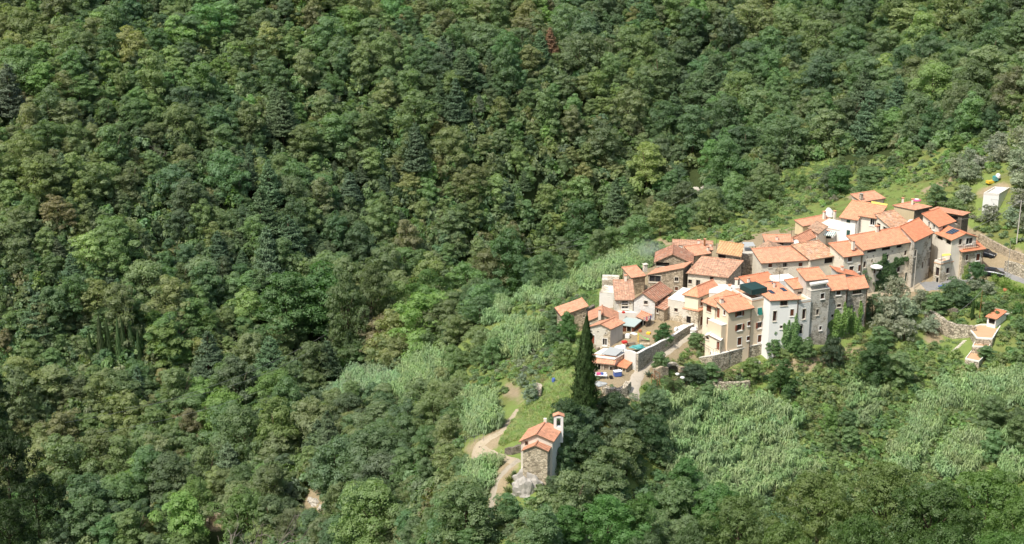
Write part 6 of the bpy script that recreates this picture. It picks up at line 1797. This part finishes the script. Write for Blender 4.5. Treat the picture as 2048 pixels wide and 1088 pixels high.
solid('deck', None, None, [p + Vector((0,0,2.2)) for p in ring], 0.55, .75, 'concrete_pale', root)
for p in ring[:2] + [ring[0].lerp(ring[1], .5)]:
    mb = MB(); mb.tube([Vector((p.x,p.y,-4)), Vector((p.x,p.y,.55))], .08, 5); mb.build('post', 'wood_grey', root)

# yard clutter
def thing_box(name, label, cat, px, py, w, d, h, mat, rz=.4, z=None, lid=None):
    g = G(px, py) if z is None else PZ(px, py, z); mb = MB(); mb.bx(g.x, g.y, g.z, w, d, h, rz)
    bm_o = mb.build(name, mat, origin=g); bm = bmesh.new(); bm.from_mesh(bm_o.data); bmesh.ops.bevel(bm, geom=bm.edges[:], offset=min(w,d,h)*.12, segments=2, affect='EDGES'); bm.to_mesh(bm_o.data); bm.free()
    tag(bm_o, label, cat)
    if lid:
        mb = MB(); mb.bx(g.x, g.y, g.z + h, w*1.06, d*1.06, .08, rz); mb.build('lid', lid, bm_o)
    return bm_o
def heap(name, label, cat, px, py, W, h, mat, z=None, seed=1, rx=1.0):
    g = G(px, py) if z is None else PZ(px, py, z); bm = bmesh.new(); bmesh.ops.create_icosphere(bm, subdivisions=3, radius=1)
    R = np.random.default_rng(seed); ph = R.uniform(0, 6, 6)
    for v in bm.verts:
        k = 1 + .16*math.sin(v.co.x*4+ph[0]) + .14*math.sin(v.co.y*5+ph[1]) + .10*math.sin(v.co.z*7+ph[2]+v.co.x*3)
        v.co = Vector((v.co.x*k*W/2*rx, v.co.y*k*W/2, max(v.co.z*k, -.15)*h))
    me = bpy.data.meshes.new(name); bm.to_mesh(me); bm.free(); me.materials.append(MATS[mat])
    o = bpy.data.objects.new(name, me); o.location = g; link(o); tag(o, label, cat); return o
thing_box('storage_box', 'blue and white covered box in front of the tiled shed', 'box', 1235, 752, 1.3, .9, .9, 'plastic_blue', .3, lid='plastic_white')
root = empty('garden_table', G(1199,757), 'white table heaped with bright things in front of the long low sheds', 'table')
g = G(1199,757); mb = MB(); mb.bx(g.x, g.y, g.z + .68, 2.6, .9, .06, -.15); mb.build('table_top', 'plastic_white', root)
for dx, dy in ((-1.1,-.3),(1.1,-.3),(1.1,.3),(-1.1,.3)):
    mb = MB(); mb.bx(g.x+dx, g.y+dy, g.z, .07, .07, .68, -.15); mb.build('leg', 'plastic_white', root)
for k, (dx, m_c, w_) in enumerate(((-.8,'cloth_white',.5),(-.2,'plastic_pink',.6),(.4,'plastic_blue',.4),(.9,'cloth_white',.5))):
    mb = MB(); mb.bx(g.x+dx, g.y, g.z+.745, w_, .5, .3, .2*k); o = mb.build('bundle', m_c, origin=(g.x+dx, g.y, g.z+.745)); tag(o, ('white bundle at the left end of the white table','pink bundle on the white table','blue bundle on the white table','white bundle at the right end of the white table')[k], 'bundle')
zt_ = a.ze if False else None
heap('tarpaulin', 'crumpled teal tarpaulin over a long pile inside the lane wall', 'tarpaulin', 1276, 695, 1.3, .5, 'plastic_teal', z=1.5, seed=3, rx=2.0)
heap('white_heap', 'white sheeted heap on the yard left of the teal tarpaulin', 'heap', 1241, 698, 2.0, .8, 'cloth_white', z=1.9, seed=4)
heap('covered_pile', 'white covered pile at the top of the lane below the cream house', 'pile', 1375, 660, 2.4, .9, 'cloth_white', seed=5, rx=1.3)
heap('grey_sheet', 'pale blue grey plastic sheet on the ground right of the cypress', 'sheet', 1200, 768, 2.0, .35, 'roof_grey', seed=6)
heap('white_sack', 'white sack on the grass beside the lane foot', 'sack', 1238, 799, .8, .6, 'cloth_white', seed=7)
heap('rubble_heap', 'pale rubble heap in the garden corner below the roof terrace house', 'rubble', 1510, 728, 2.2, .8, 'gravel_pale', seed=8)
thing_box('red_crate', 'red crate in the yard behind the stone gable house', 'crate', 1249, 686, .9, .7, .4, 'plastic_red', z=1.7)
thing_box('yellow_tub', 'yellow tub on the terrace of the old house', 'tub', 1237, 629, 1.0, .7, .45, 'plastic_yellow')
thing_box('red_cushion', 'red cushion on the white terrace of the old house', 'cushion', 1247, 626, .5, .5, .3, 'plastic_red', z=2.6)
ring = [PZ(1234,634,1.4), PZ(1276,636,1.4), PZ(1284,626,1.4), PZ(1236,624,1.4)]
solid('front_terrace', 'pale terrace slab in front of the whitewashed gable', 'terrace', ring, -1, 2.4, 'concrete_pale')
mb = MB(); g = PZ(1286,682,1.2); e_ = Vector((.75,.2,0))
pts = [g + e_*(-1.2) + UP*1.35, g + e_*(-.9) + UP*1.3, g + e_*.2 + UP*.55, g + e_*1.0 + UP*.2, g + e_*1.5 + UP*.18]; n_ = Vector((-.2,.75,0)).normalized()*.26
root = empty('play_slide', g, 'lime green play slide by the round dark tree', 'slide')
for p, q in zip(pts, pts[1:]):
    mb.face([p - n_, q - n_, q + n_, p + n_])
    for s_ in (-1, 1): mb.face([p + n_*s_, q + n_*s_, q + n_*s_ + UP*.14, p + n_*s_ + UP*.14])
mb.build('chute', 'plastic_lime', root); mb = MB()
for s_ in (-1, 1): mb.tube([pts[0] + n_*s_ - UP*1.5, pts[0] + n_*s_ + UP*.5], .04, 5)
for i in range(4): mb.tube([pts[0] - n_ - UP*(.3*i+.1), pts[0] + n_ - UP*(.3*i+.1)], .03, 4)
mb.build('ladder', 'plastic_yellow', root)
# washing line
P_, Q_ = PZ(1286,655,1.6), PZ(1306,648,1.6)
root = empty('washing_line', P_, 'washing line hung with clothes beside the shack', 'washing line')
mb = MB(); mb.tube([P_, P_ + UP*2.0], .04, 5); mb.build('post', 'metal_grey', root); mb = MB(); mb.tube([Q_, Q_ + UP*2.0], .04, 5); mb.build('post', 'metal_grey', root)
mb = MB(); mb.tube([P_ + UP*1.95, P_.lerp(Q_, .5) + UP*1.85, Q_ + UP*1.95], .012, 4); mb.build('line', 'metal_grey', root)
for i, m_c in enumerate(('cloth_white','plastic_pink','cloth_white','plastic_blue','cloth_white')):
    t = .1 + i*.19; a2 = P_.lerp(Q_, t) + UP*1.88; b2 = P_.lerp(Q_, t + .13) + UP*1.88
    mb = MB(); mb.face([a2, b2, b2 - UP*(.6 + .15*(i % 3)), a2 - UP*(.65 + .1*(i % 2))]); o = mb.build('clothes', m_c, origin=a2)
    tag(o, 'garment hanging on the washing line: ' + ('white, first from left','pink','white, in the middle','blue','white, last')[i], 'clothes', 'washing on the line')

# arch and rusty frame by the palm
c = G(1345,748); rz = .25; ex = Vector((math.cos(rz), math.sin(rz), 0))
mb = MB(); n = 12
for i in range(n):
    t0, t1 = math.pi*i/n, math.pi*(i+1)/n
    f = lambda t, r: c + ex*math.cos(t)*r + UP*(math.sin(t)*r + .5)
    q = [f(t0,1.1), f(t0,1.55), f(t1,1.55), f(t1,1.1)]; dpt = Vector((-ex.y, ex.x, 0))*.7
    mb.prism([p for p in reversed(q)], [p + dpt for p in reversed(q)])
root = empty('stone_arch', c, 'old round stone arch in the bank above the palm', 'arch'); mb.build('arch_ring', 'stone_grey', root)
mb = MB(); dpt = Vector((-ex.y, ex.x, 0)); pts = [c + dpt*.6 + ex*math.cos(math.pi*i/n)*1.15 + UP*(math.sin(math.pi*i/n)*1.15+.5) for i in range(n+1)] + [c + dpt*.6 - ex*1.15 - UP*.6, c + dpt*.6 + ex*1.15 - UP*.6]
mb.face(pts); mb.build('inner_wall', 'stone_dark', root)
wall_run('bank_wall', 'weathered stone bank wall left of the round arch', [(1306,755,1.6),(1322,757,2.2),(1334,756,2.0)], .6, 'stone_warm')
wall_run('arch_side_wall', 'weathered stone bank wall right of the round arch', [(1358,754,1.9),(1376,752,1.8),(1395,748,1.2)], .6, 'stone_warm')
root = empty('rusty_frame', G(1308,772), 'rusty iron frame of posts beside the lane foot', 'frame')
for (x_, y_) in ((1303,772),(1314,780),(1309,765),(1319,771)):
    p = G(x_, y_); mb = MB(); mb.tube([p - UP*.2, p + UP*2.2], .05, 5); mb.build('post', 'rust', root)
mb = MB(); mb.tube([G(1303,772) + UP*2.2, G(1314,780) + UP*2.2], .05, 5); mb.tube([G(1309,765) + UP*2.2, G(1319,771) + UP*2.2], .05, 5); mb.build('rail', 'rust', root)

# stone stair between the houses
s0, s1 = PZ(1500,583,2.2), PZ(1512,560,5.0); root = empty('stone_stair', s0, 'outdoor stone stair climbing between the old house and long facade', 'stair')
d_ = s1 - s0; mb = MB(); n = 12; rz = math.atan2(d_.y, d_.x)
for i in range(n):
    p = s0 + Vector((d_.x, d_.y, 0)) * ((i + .5)/n); h = 2.6*(i+1)/n; mb.bx(p.x, p.y, 1.0, math.hypot(d_.x, d_.y)/n - .004, 1.5, h + 1.0, rz)
mb.build('steps', 'stone_grey', root)

# rock under the chapel, stones in the stream, ruin in the valley
def rock(label, px, py, W, D, Hh, seed, mat='rock', z=None, cat='rock', name='rock'):
    g = G(px, py) if z is None else PZ(px, py, z)
    bm = bmesh.new(); bmesh.ops.create_icosphere(bm, subdivisions=4, radius=1); R = np.random.default_rng(seed); ph = R.uniform(0, 6, 9)
    for v in bm.verts:
        x, y, z_ = v.co; k = 1 + .18*math.sin(3.1*x+ph[0]+2*y) + .13*math.sin(5.3*y+ph[1]+3*z_) + .09*math.sin(9*z_+ph[2]+4*x) + .05*math.sin(17*x+ph[3]) + .05*math.sin(15*y+13*z_)
        v.co = Vector((x*k*W/2, y*k*D/2, z_*k*Hh))
    me = bpy.data.meshes.new(name); bm.to_mesh(me); bm.free(); me.materials.append(MATS[mat])
    o = bpy.data.objects.new(name, me); o.location = g; link(o); tag(o, label, cat); return o
gq = G(1066, 975); rock('big grey rock carrying the chapel', 1066, 976, 5.6, 3.6, 3.0, 1, z=gq.z - 1.0)
gq = G(1052, 1000); rock('lower grey rock face under the chapel', 1046, 996, 4.2, 2.8, 3.0, 2, z=gq.z - .6)
for k, (x_, y_, w_) in enumerate(((1378,384,1.8),(1392,380,2.4),(1410,378,2.6),(1426,376,1.8),(1400,402,1.6),(1384,410,2.6),(1370,402,1.4))):
    rock(('pale boulder at the left of the stream','wide pale boulder in the stream','largest pale boulder in the stream','pale boulder right of the stream pool','small stone under the stream pool','low pale slab below the stream pool','small stone left of the stream pool')[k], x_, y_, w_, w_, w_*.28, 10+k, 'gravel_pale', name='boulder', cat='boulder')
for k, (x_, y_, w_) in enumerate(((618,772,3.0),(605,780,2.0),(630,1005,2.4),(648,1015,2.0),(622,1000,1.6),(1030,172,2.6),(618,962,1.8),(600,940,1.4))):
    rock('pale stone %s' % ('in the gravel of the ravine','smaller, left in the gravel of the ravine','in the bare patch under the left trees','on the right of the same bare patch','on the left of the same bare patch','ledge showing high on the wooded slope','above the bare patch in the left wood','beside the path of the left wood')[k], x_, y_, w_, w_, w_*.25, 20+k, 'gravel_pale', name='boulder', cat='boulder')
gr = G(432,1050); root = empty('hut_ruin', gr, 'broken pale stone walls of a tiny ruined hut at lower left', 'ruin')
for (dx, dy, w_, d2, h_) in ((-1.6,0,.5,2.6,1.3),(-.3,1.2,2.2,.5,1.9),(1.3,.4,.5,1.6,.8)):
    mb = MB(); mb.bx(gr.x+dx, gr.y+dy, gr.z-.5, w_, d2, h_+.5, .2); mb.build('wall', 'stone_warm', root)
thing_box('white_box', 'small white box beside the dirt path at left', 'box', 918, 912, .9, .8, .8, 'plastic_white')
thing_box('pale_hut', 'tiny pale hut wall glimpsed through oak leaves at far left', 'hut', 36, 886, 1.6, 1.2, 1.2, 'plaster_white')
def barrel(label, px, py, r, h, mat, name='barrel', cat='barrel'):
    g = G(px, py); mb = MB(); mb.lathe(g, [(r*.85,0),(r,.3*h),(r,.7*h),(r*.85,h)], 12); o = mb.build(name, mat, origin=g); tag(o, label, cat)
barrel('blue barrel on the grass left of the cypress', 1107, 766, .32, .9, 'plastic_blue')
barrel('black plant tub on the garden terrace edge', 1481, 753, .5, .6, 'metal_dark', 'plant_pot', 'pot')
barrel('terracotta pot on the garden terrace', 1504, 754, .45, .5, 'pot_terracotta', 'plant_pot', 'pot')
barrel('black tub higher on the garden terrace', 1492, 742, .5, .7, 'metal_dark', 'plant_pot', 'pot')
barrel('terracotta pot behind the yellow green hedge', 2010, 582, .4, .5, 'pot_terracotta', 'plant_pot', 'pot')
thing_box('paddling_pool', 'flat blue plastic thing on the asphalt yard', 'pool', 1885, 573, 1.6, .8, .2, 'plastic_blue')
thing_box('blue_tarp', 'light blue plastic in the garden at right', 'sheet', 2012, 595, 1.4, .9, .25, 'plastic_teal')

# garden hut, white building and machines at right
r = house('garden_hut', 'little hut with red tile roof and white columns above the terraces', 'hut')
Vol(r, ('z', G(1990,648).z + 1.7), [(1975,633),(1992,637)], ('R',2008,629), 'shedF', .45, 'plaster_white', 'tile_red', over=.3, wins=[(0,1984,639,1.2,1.2,'loft')])
r = house('white_building', 'unfinished white walled building among the olives at upper right')
Vol(r, ('z', G(1982,397).z + 1.7), [(1967,390),(1998,392)], ('L',1989,377.5), 'flat', 0, 'plaster_white', 'concrete_pale', over=0, parapet=.4)
r = house('upper_hut', 'low white walled garden structure beside the driveway at right edge', 'hut')
Vol(r, ('z', G(2014,640).z + 1.0), [(2006,632),(2024,626)], ('D',2.0), 'flat', 0, 'plaster_white', 'concrete', over=.1)
g = G(1995,362); root = empty('concrete_mixer', g, 'teal concrete mixer on the orange building plot', 'mixer')
mb = MB(); mb.lathe(g + UP*.7, [(.3,-.1),(.55,.2),(.5,.7),(.25,1.0)], 12); mb.build('drum', 'plastic_white', root); mb = MB(); mb.bx(g.x-.5, g.y, g.z+.1, .9, .9, 1.0, .3); mb.build('frame', 'plastic_teal', root)
for s_ in (-.5, .5):
    mb = MB(); mb.tube([g + Vector((s_-.06,.3,.25)), g + Vector((s_+.06,.3,.25))], .25, 12); mb.build('wheel', 'tyre', root)
thing_box('yellow_skip', 'yellow builder tray beside the concrete mixer', 'tray', 1982, 366, 2.2, 1.1, .6, 'plastic_yellow')
P = [PY(1966,302,352), PY(1984,300,352), PY(1984,289,355), PY(1968,288,355)]
mb = MB(); mb.prism([p - UP*.12 for p in P], P); o = mb.build('dark_panel', 'solar_cell', origin=P[0]); tag(o, 'dark slanted roof panel in the scrub at upper right', 'panel')

# cars
def car(label, px, py, rz, mat):
    g = G(px, py); root = empty('parked_car', g, label, 'car'); root.rotation_euler = (0, 0, rz)
    def bld(name, mb, m, par): 
        me = bpy.data.meshes.new(name); me.from_pydata([tuple(v) for v in mb.v], [], mb.f); me.materials.append(MATS[m]); me.update(); o = bpy.data.objects.new(name, me); return link(o, par)
    mb = MB(); sec = [(-2.0,.35,.78),(-1.9,.28,.9),(-1.0,.25,.98),(0,.25,1.0),(.9,.25,.95),(1.8,.28,.82),(2.0,.38,.68)]
    rings = []
    for x, z0, z1 in sec:
        i = len(mb.v); mb.v += [Vector((x,-.82,z0)), Vector((x,.82,z0)), Vector((x,.8,z1-.15)), Vector((x,.68,z1)), Vector((x,-.68,z1)), Vector((x,-.8,z1-.15))]; rings.append(i)
    for A, B in zip(rings, rings[1:]):
        for q in range(6): mb.f.append((A+q, A+(q+1)%6, B+(q+1)%6, B+q)); mb.m.append(0)
    mb.f.append(tuple(rings[0]+q for q in reversed(range(6)))); mb.f.append(tuple(rings[-1]+q for q in range(6)))
    body = bld('body', mb, mat, root)
    mb = MB(); lo = [(-1.75,.95),(.95,.93)]; hi = [(-1.3,1.42),(.25,1.42)]
    mb.prism([Vector((-1.75,-.7,.93)), Vector((.95,-.7,.92)), Vector((.95,.7,.92)), Vector((-1.75,.7,.93))], [Vector((-1.3,-.58,1.42)), Vector((.25,-.58,1.42)), Vector((.25,.58,1.42)), Vector((-1.3,.58,1.42))]); cab = bld('cabin', mb, 'window_glass', root)
    mb = MB(); mb.prism([Vector((-1.32,-.6,1.424)), Vector((.27,-.6,1.424)), Vector((.27,.6,1.424)), Vector((-1.32,.6,1.424))], [Vector((-1.2,-.5,1.49)), Vector((.15,-.5,1.49)), Vector((.15,.5,1.49)), Vector((-1.2,.5,1.49))]); bld('roof', mb, mat, root)
    for x in (-1.25, 1.25):
        for y in (-.8, .8):
            mb = MB(); mb.tube([Vector((x,y-.1,.31)), Vector((x,y+.1,.31))], .31, 14); w_ = bld('wheel', mb, 'tyre', root)
    for y in (-.55, .55):
        mb = MB(); mb.bx(1.96, y, .6, .1, .3, .14); bld('headlight', mb, 'plastic_white', root)
car('dark car with pale windscreen parked on the road behind the yellow green hedge', 1988, 551, -.5, 'car_dark')
car('dark car parked behind the right end house', 1972, 512, -.7, 'car_dark')

# antennas and dishes on roofs
for k, (px, py, Y, h, lab) in enumerate(((1558,568,257,2.6,'tall thin mast on the skylit roof'),(1582,486,285,3.0,'thin mast behind the stone gable'),(1433,493,290,3.2,'television mast on the long back house'),(1882,430,300,3.0,'mast near the red square roof'))):
    b = PY(px, py, Y); root = empty('roof_antenna', b, lab, 'antenna'); mb = MB(); mb.tube([b - UP*.6, b + UP*h], .04, 5); mb.build('mast', 'metal_dark', root)
    if k == 2:
        mb = MB()
        for q in range(4): mb.tube([b + UP*(h-.1) + Vector((-.9+q*.5,-.5,0)), b + UP*(h-.1) + Vector((-.9+q*.5,.5,0))], .02, 4)
        mb.tube([b + UP*(h-.1) + Vector((-1.0,0,0)), b + UP*(h-.1) + Vector((.8,0,0))], .025, 4); mb.build('boom', 'metal_grey', root)
def dish(label, px, py, Y, r):
    c = PY(px, py, Y); root = empty('satellite_dish', c, label, 'satellite dish'); n_ = Vector((-.45,-.75,.45)).normalized(); a = n_.orthogonal().normalized(); b = n_.cross(a)
    mb = MB(); N = 14
    for i in range(N):
        t0, t1 = 6.2832*i/N, 6.2832*(i+1)/N
        R1 = [c + n_*.1*r + (a*math.cos(t)+b*math.sin(t))*r for t in (t0,t1)]; R2 = [c - n_*.12*r + (a*math.cos(t)+b*math.sin(t))*r*.55 for t in (t0,t1)]
        mb.face([R2[0], R2[1], R1[1], R1[0]]); mb.face([R2[1], R2[0], c - n_*.2*r])
    mb.build('bowl', 'plastic_white', root); mb = MB(); mb.tube([c - n_*.15*r, c - n_*.3*r - UP*.9], .035, 5); mb.build('bracket', 'metal_grey', root)
dish('white dish at the foot of the ribbed gable', 1592, 485, 288, .6)
dish('white dish on the wall above the long facade roof', 1617, 489, 280, .55)
dish('big white dish beside the ochre side wall', 1822, 445, 287, .7)
dish('white dish on the white roof house', 1349, 606, 262, .4)
heap('covered_boat', 'white domed cover behind the upper left roofs', 'cover', 1657, 430, 2.6, 1.2, 'cloth_white', z=5.5, seed=12)

# agaves by the chapel rock
def agave(label, px, py, s, tint):
    g = G(px, py); R = np.random.default_rng(px); V = []
    for k in range(26):
        a = k*2.399; el = R.uniform(.35, 1.35); L = s*R.uniform(.8,1.15); o_ = np.array([math.cos(a)*math.cos(el), math.sin(a)*math.cos(el), math.sin(el)]); sd = np.array([-math.sin(a), math.cos(a), 0])*.11*s
        m = o_*L*.5; V.append(np.stack([-sd*.6, sd*.6, m + sd, m - sd])); V.append(np.stack([m - sd, m + sd, o_*L + sd*.05, o_*L - sd*.05]))
    o = bpy.data.objects.new('agave', quads_mesh('agave', np.array(V), ['leaf_olive'])); o['tint'] = tint; o.location = g; link(o); tag(o, label, 'agave', 'agaves by the chapel')
agave('large yellow striped agave beside the chapel rock', 1020, 965, 1.3, [.26,.28,.10]); agave('agave below the striped one on the chapel path', 1016, 985, 1.2, [.20,.24,.10]); agave('small agave above the chapel path', 1028, 952, 1.0, [.16,.22,.10])
agave('grey agave at the corner of the lane', 1297, 752, 1.1, [.20,.24,.18])

# fence along the field left of the path
root = empty('wire_fence', G(900,885), 'green wire fence along the dark bushes left of the dirt path', 'fence')
mb = MB(); fp = [G(x_, 893 - (x_-895)*.16) for x_ in range(895, 975, 9)]
for p in fp: mb.tube([p - UP*.2, p + UP*1.3], .03, 4)
for a2, b2 in zip(fp, fp[1:]):
    for h_ in (.4,.8,1.2): mb.tube([a2 + UP*h_, b2 + UP*h_], .012, 3)
mb.build('fence_mesh', 'metal_grey', root)

# wood smoke behind the roofs: thin, seen as a bluish veil
g = PY(1300, 497, 292); bm = bmesh.new(); bmesh.ops.create_icosphere(bm, subdivisions=3, radius=1)
for v in bm.verts: v.co = Vector((v.co.x*4.2, v.co.y*2.6, v.co.z*2.4 + .25*v.co.x))
me = bpy.data.meshes.new('smoke'); bm.to_mesh(me); bm.free()
m, nt, N, L = new_mat('smoke'); pv = nt.nodes.new('ShaderNodeVolumePrincipled'); pv.inputs['Color'].default_value = (.78,.86,.95,1)
tc = nt.nodes.new('ShaderNodeTexCoord'); ln = nt.nodes.new('ShaderNodeVectorMath'); ln.operation = 'MULTIPLY'; ln.inputs[1].default_value = (1/4.2, 1/2.6, 1/2.4)
L.new(tc.outputs['Object'], ln.inputs[0]); le = nt.nodes.new('ShaderNodeVectorMath'); le.operation = 'LENGTH'; L.new(ln.outputs[0], le.inputs[0])
dn = maths(nt, 'MULTIPLY', maprange(nt, le.outputs['Value'], .1, .95, 1, 0), maprange(nt, noise(nt, tc.outputs['Object'], .55, 4, .6), .35, .7, 0, .30))
L.new(dn, pv.inputs['Density']); ou = nt.nodes.new('ShaderNodeOutputMaterial'); L.new(pv.outputs[0], ou.inputs['Volume'])
me.materials.append(m); o = bpy.data.objects.new('smoke', me); o.location = g; link(o); tag(o, 'thin bluish wood smoke rising behind the left roofs', 'smoke', kind='stuff')


for k, (px, py, z, w, d, h, m_c, nm, lab) in enumerate((
  (1262,690,1.0,1.6,.3,.5,'wood_grey','planks','stack of grey planks in the yard behind the lane wall'),
  (1255,676,1.0,.8,.8,.8,'plastic_white','box','white box by the plank stack'),
  (1268,668,1.0,1.4,.9,.12,'concrete_pale','slab','pale stone slab in the yard near the washing line'),
  (1280,664,1.0,.5,.5,.5,'pot_terracotta','plant_pot','terracotta pot near the washing line'),
  (1297,668,1.0,.7,.7,.35,'plastic_yellow','toy_box','yellow toy box at the play slide'),
  (1310,678,1.0,.9,.5,.6,'wood_brown','bench','brown bench under the round dark tree'),
  (1290,690,1.2,1.8,.5,.35,'stone_pale','trough','pale stone trough along the lane wall'),
  (1352,662,1.0,.8,.5,.7,'plastic_white','chair','white chair by the covered pile'),
  (1215,690,2.2,.7,.7,.7,'plastic_white','table','small white table on the flat shed terrace'),
  (1228,703,2.2,.6,.6,.5,'pot_terracotta','plant_pot','terracotta pot at the edge of the flat shed terrace'),
  (1195,700,2.2,.9,.5,.5,'wood_grey','bench','grey bench on the flat shed terrace'),
  (1222,757,-.6,.6,.5,.5,'metal_dark','tub','dark tub beside the blue and white covered box'))):
    g = G(px, py); thing_box(nm, lab, nm.replace('_', ' '), px, py, w, d, h, m_c, .3 + k)
# ------------------------------------------------------------------ light
SUN_EL, SUN_AZ = math.radians(57), math.radians(-41)   # from the left, a little behind the viewer
S = Vector((math.sin(SUN_AZ) * math.cos(SUN_EL), -math.cos(SUN_AZ) * math.cos(SUN_EL), math.sin(SUN_EL)))
sl = bpy.data.lights.new('sun', 'SUN'); sl.energy = 4.6; sl.angle = math.radians(.5); sl.color = (1, .94, .82)
so_ = bpy.data.objects.new('sun', sl); so_.location = (0, 0, 300); link(so_)
so_.rotation_euler = S.to_track_quat('Z', 'Y').to_euler()
w = bpy.data.worlds.new('World'); sc.world = w; w.use_nodes = True
wn = w.node_tree; sky = wn.nodes.new('ShaderNodeTexSky'); sky.sky_type = 'NISHITA'; sky.sun_disc = False
sky.sun_elevation = SUN_EL; sky.sun_rotation = math.atan2(S.x, S.y) % (2 * math.pi); sky.altitude = 400; sky.air_density = 1.6; sky.dust_density = 5.0
bg = wn.nodes['Background']; bg.inputs[1].default_value = .15
wn.links.new(sky.outputs[0], bg.inputs[0])
sc.view_settings.view_transform = 'Standard'; sc.view_settings.look = 'None'; sc.view_settings.exposure = 0; sc.view_settings.gamma = 1
sc.render.engine = 'CYCLES'
sc.cycles.max_bounces = 9; sc.cycles.diffuse_bounces = 7; sc.cycles.transmission_bounces = 7; sc.cycles.transparent_max_bounces = 4; sc.cycles.caustics_reflective = False; sc.cycles.caustics_refractive = False
bpy.context.view_layer.update()
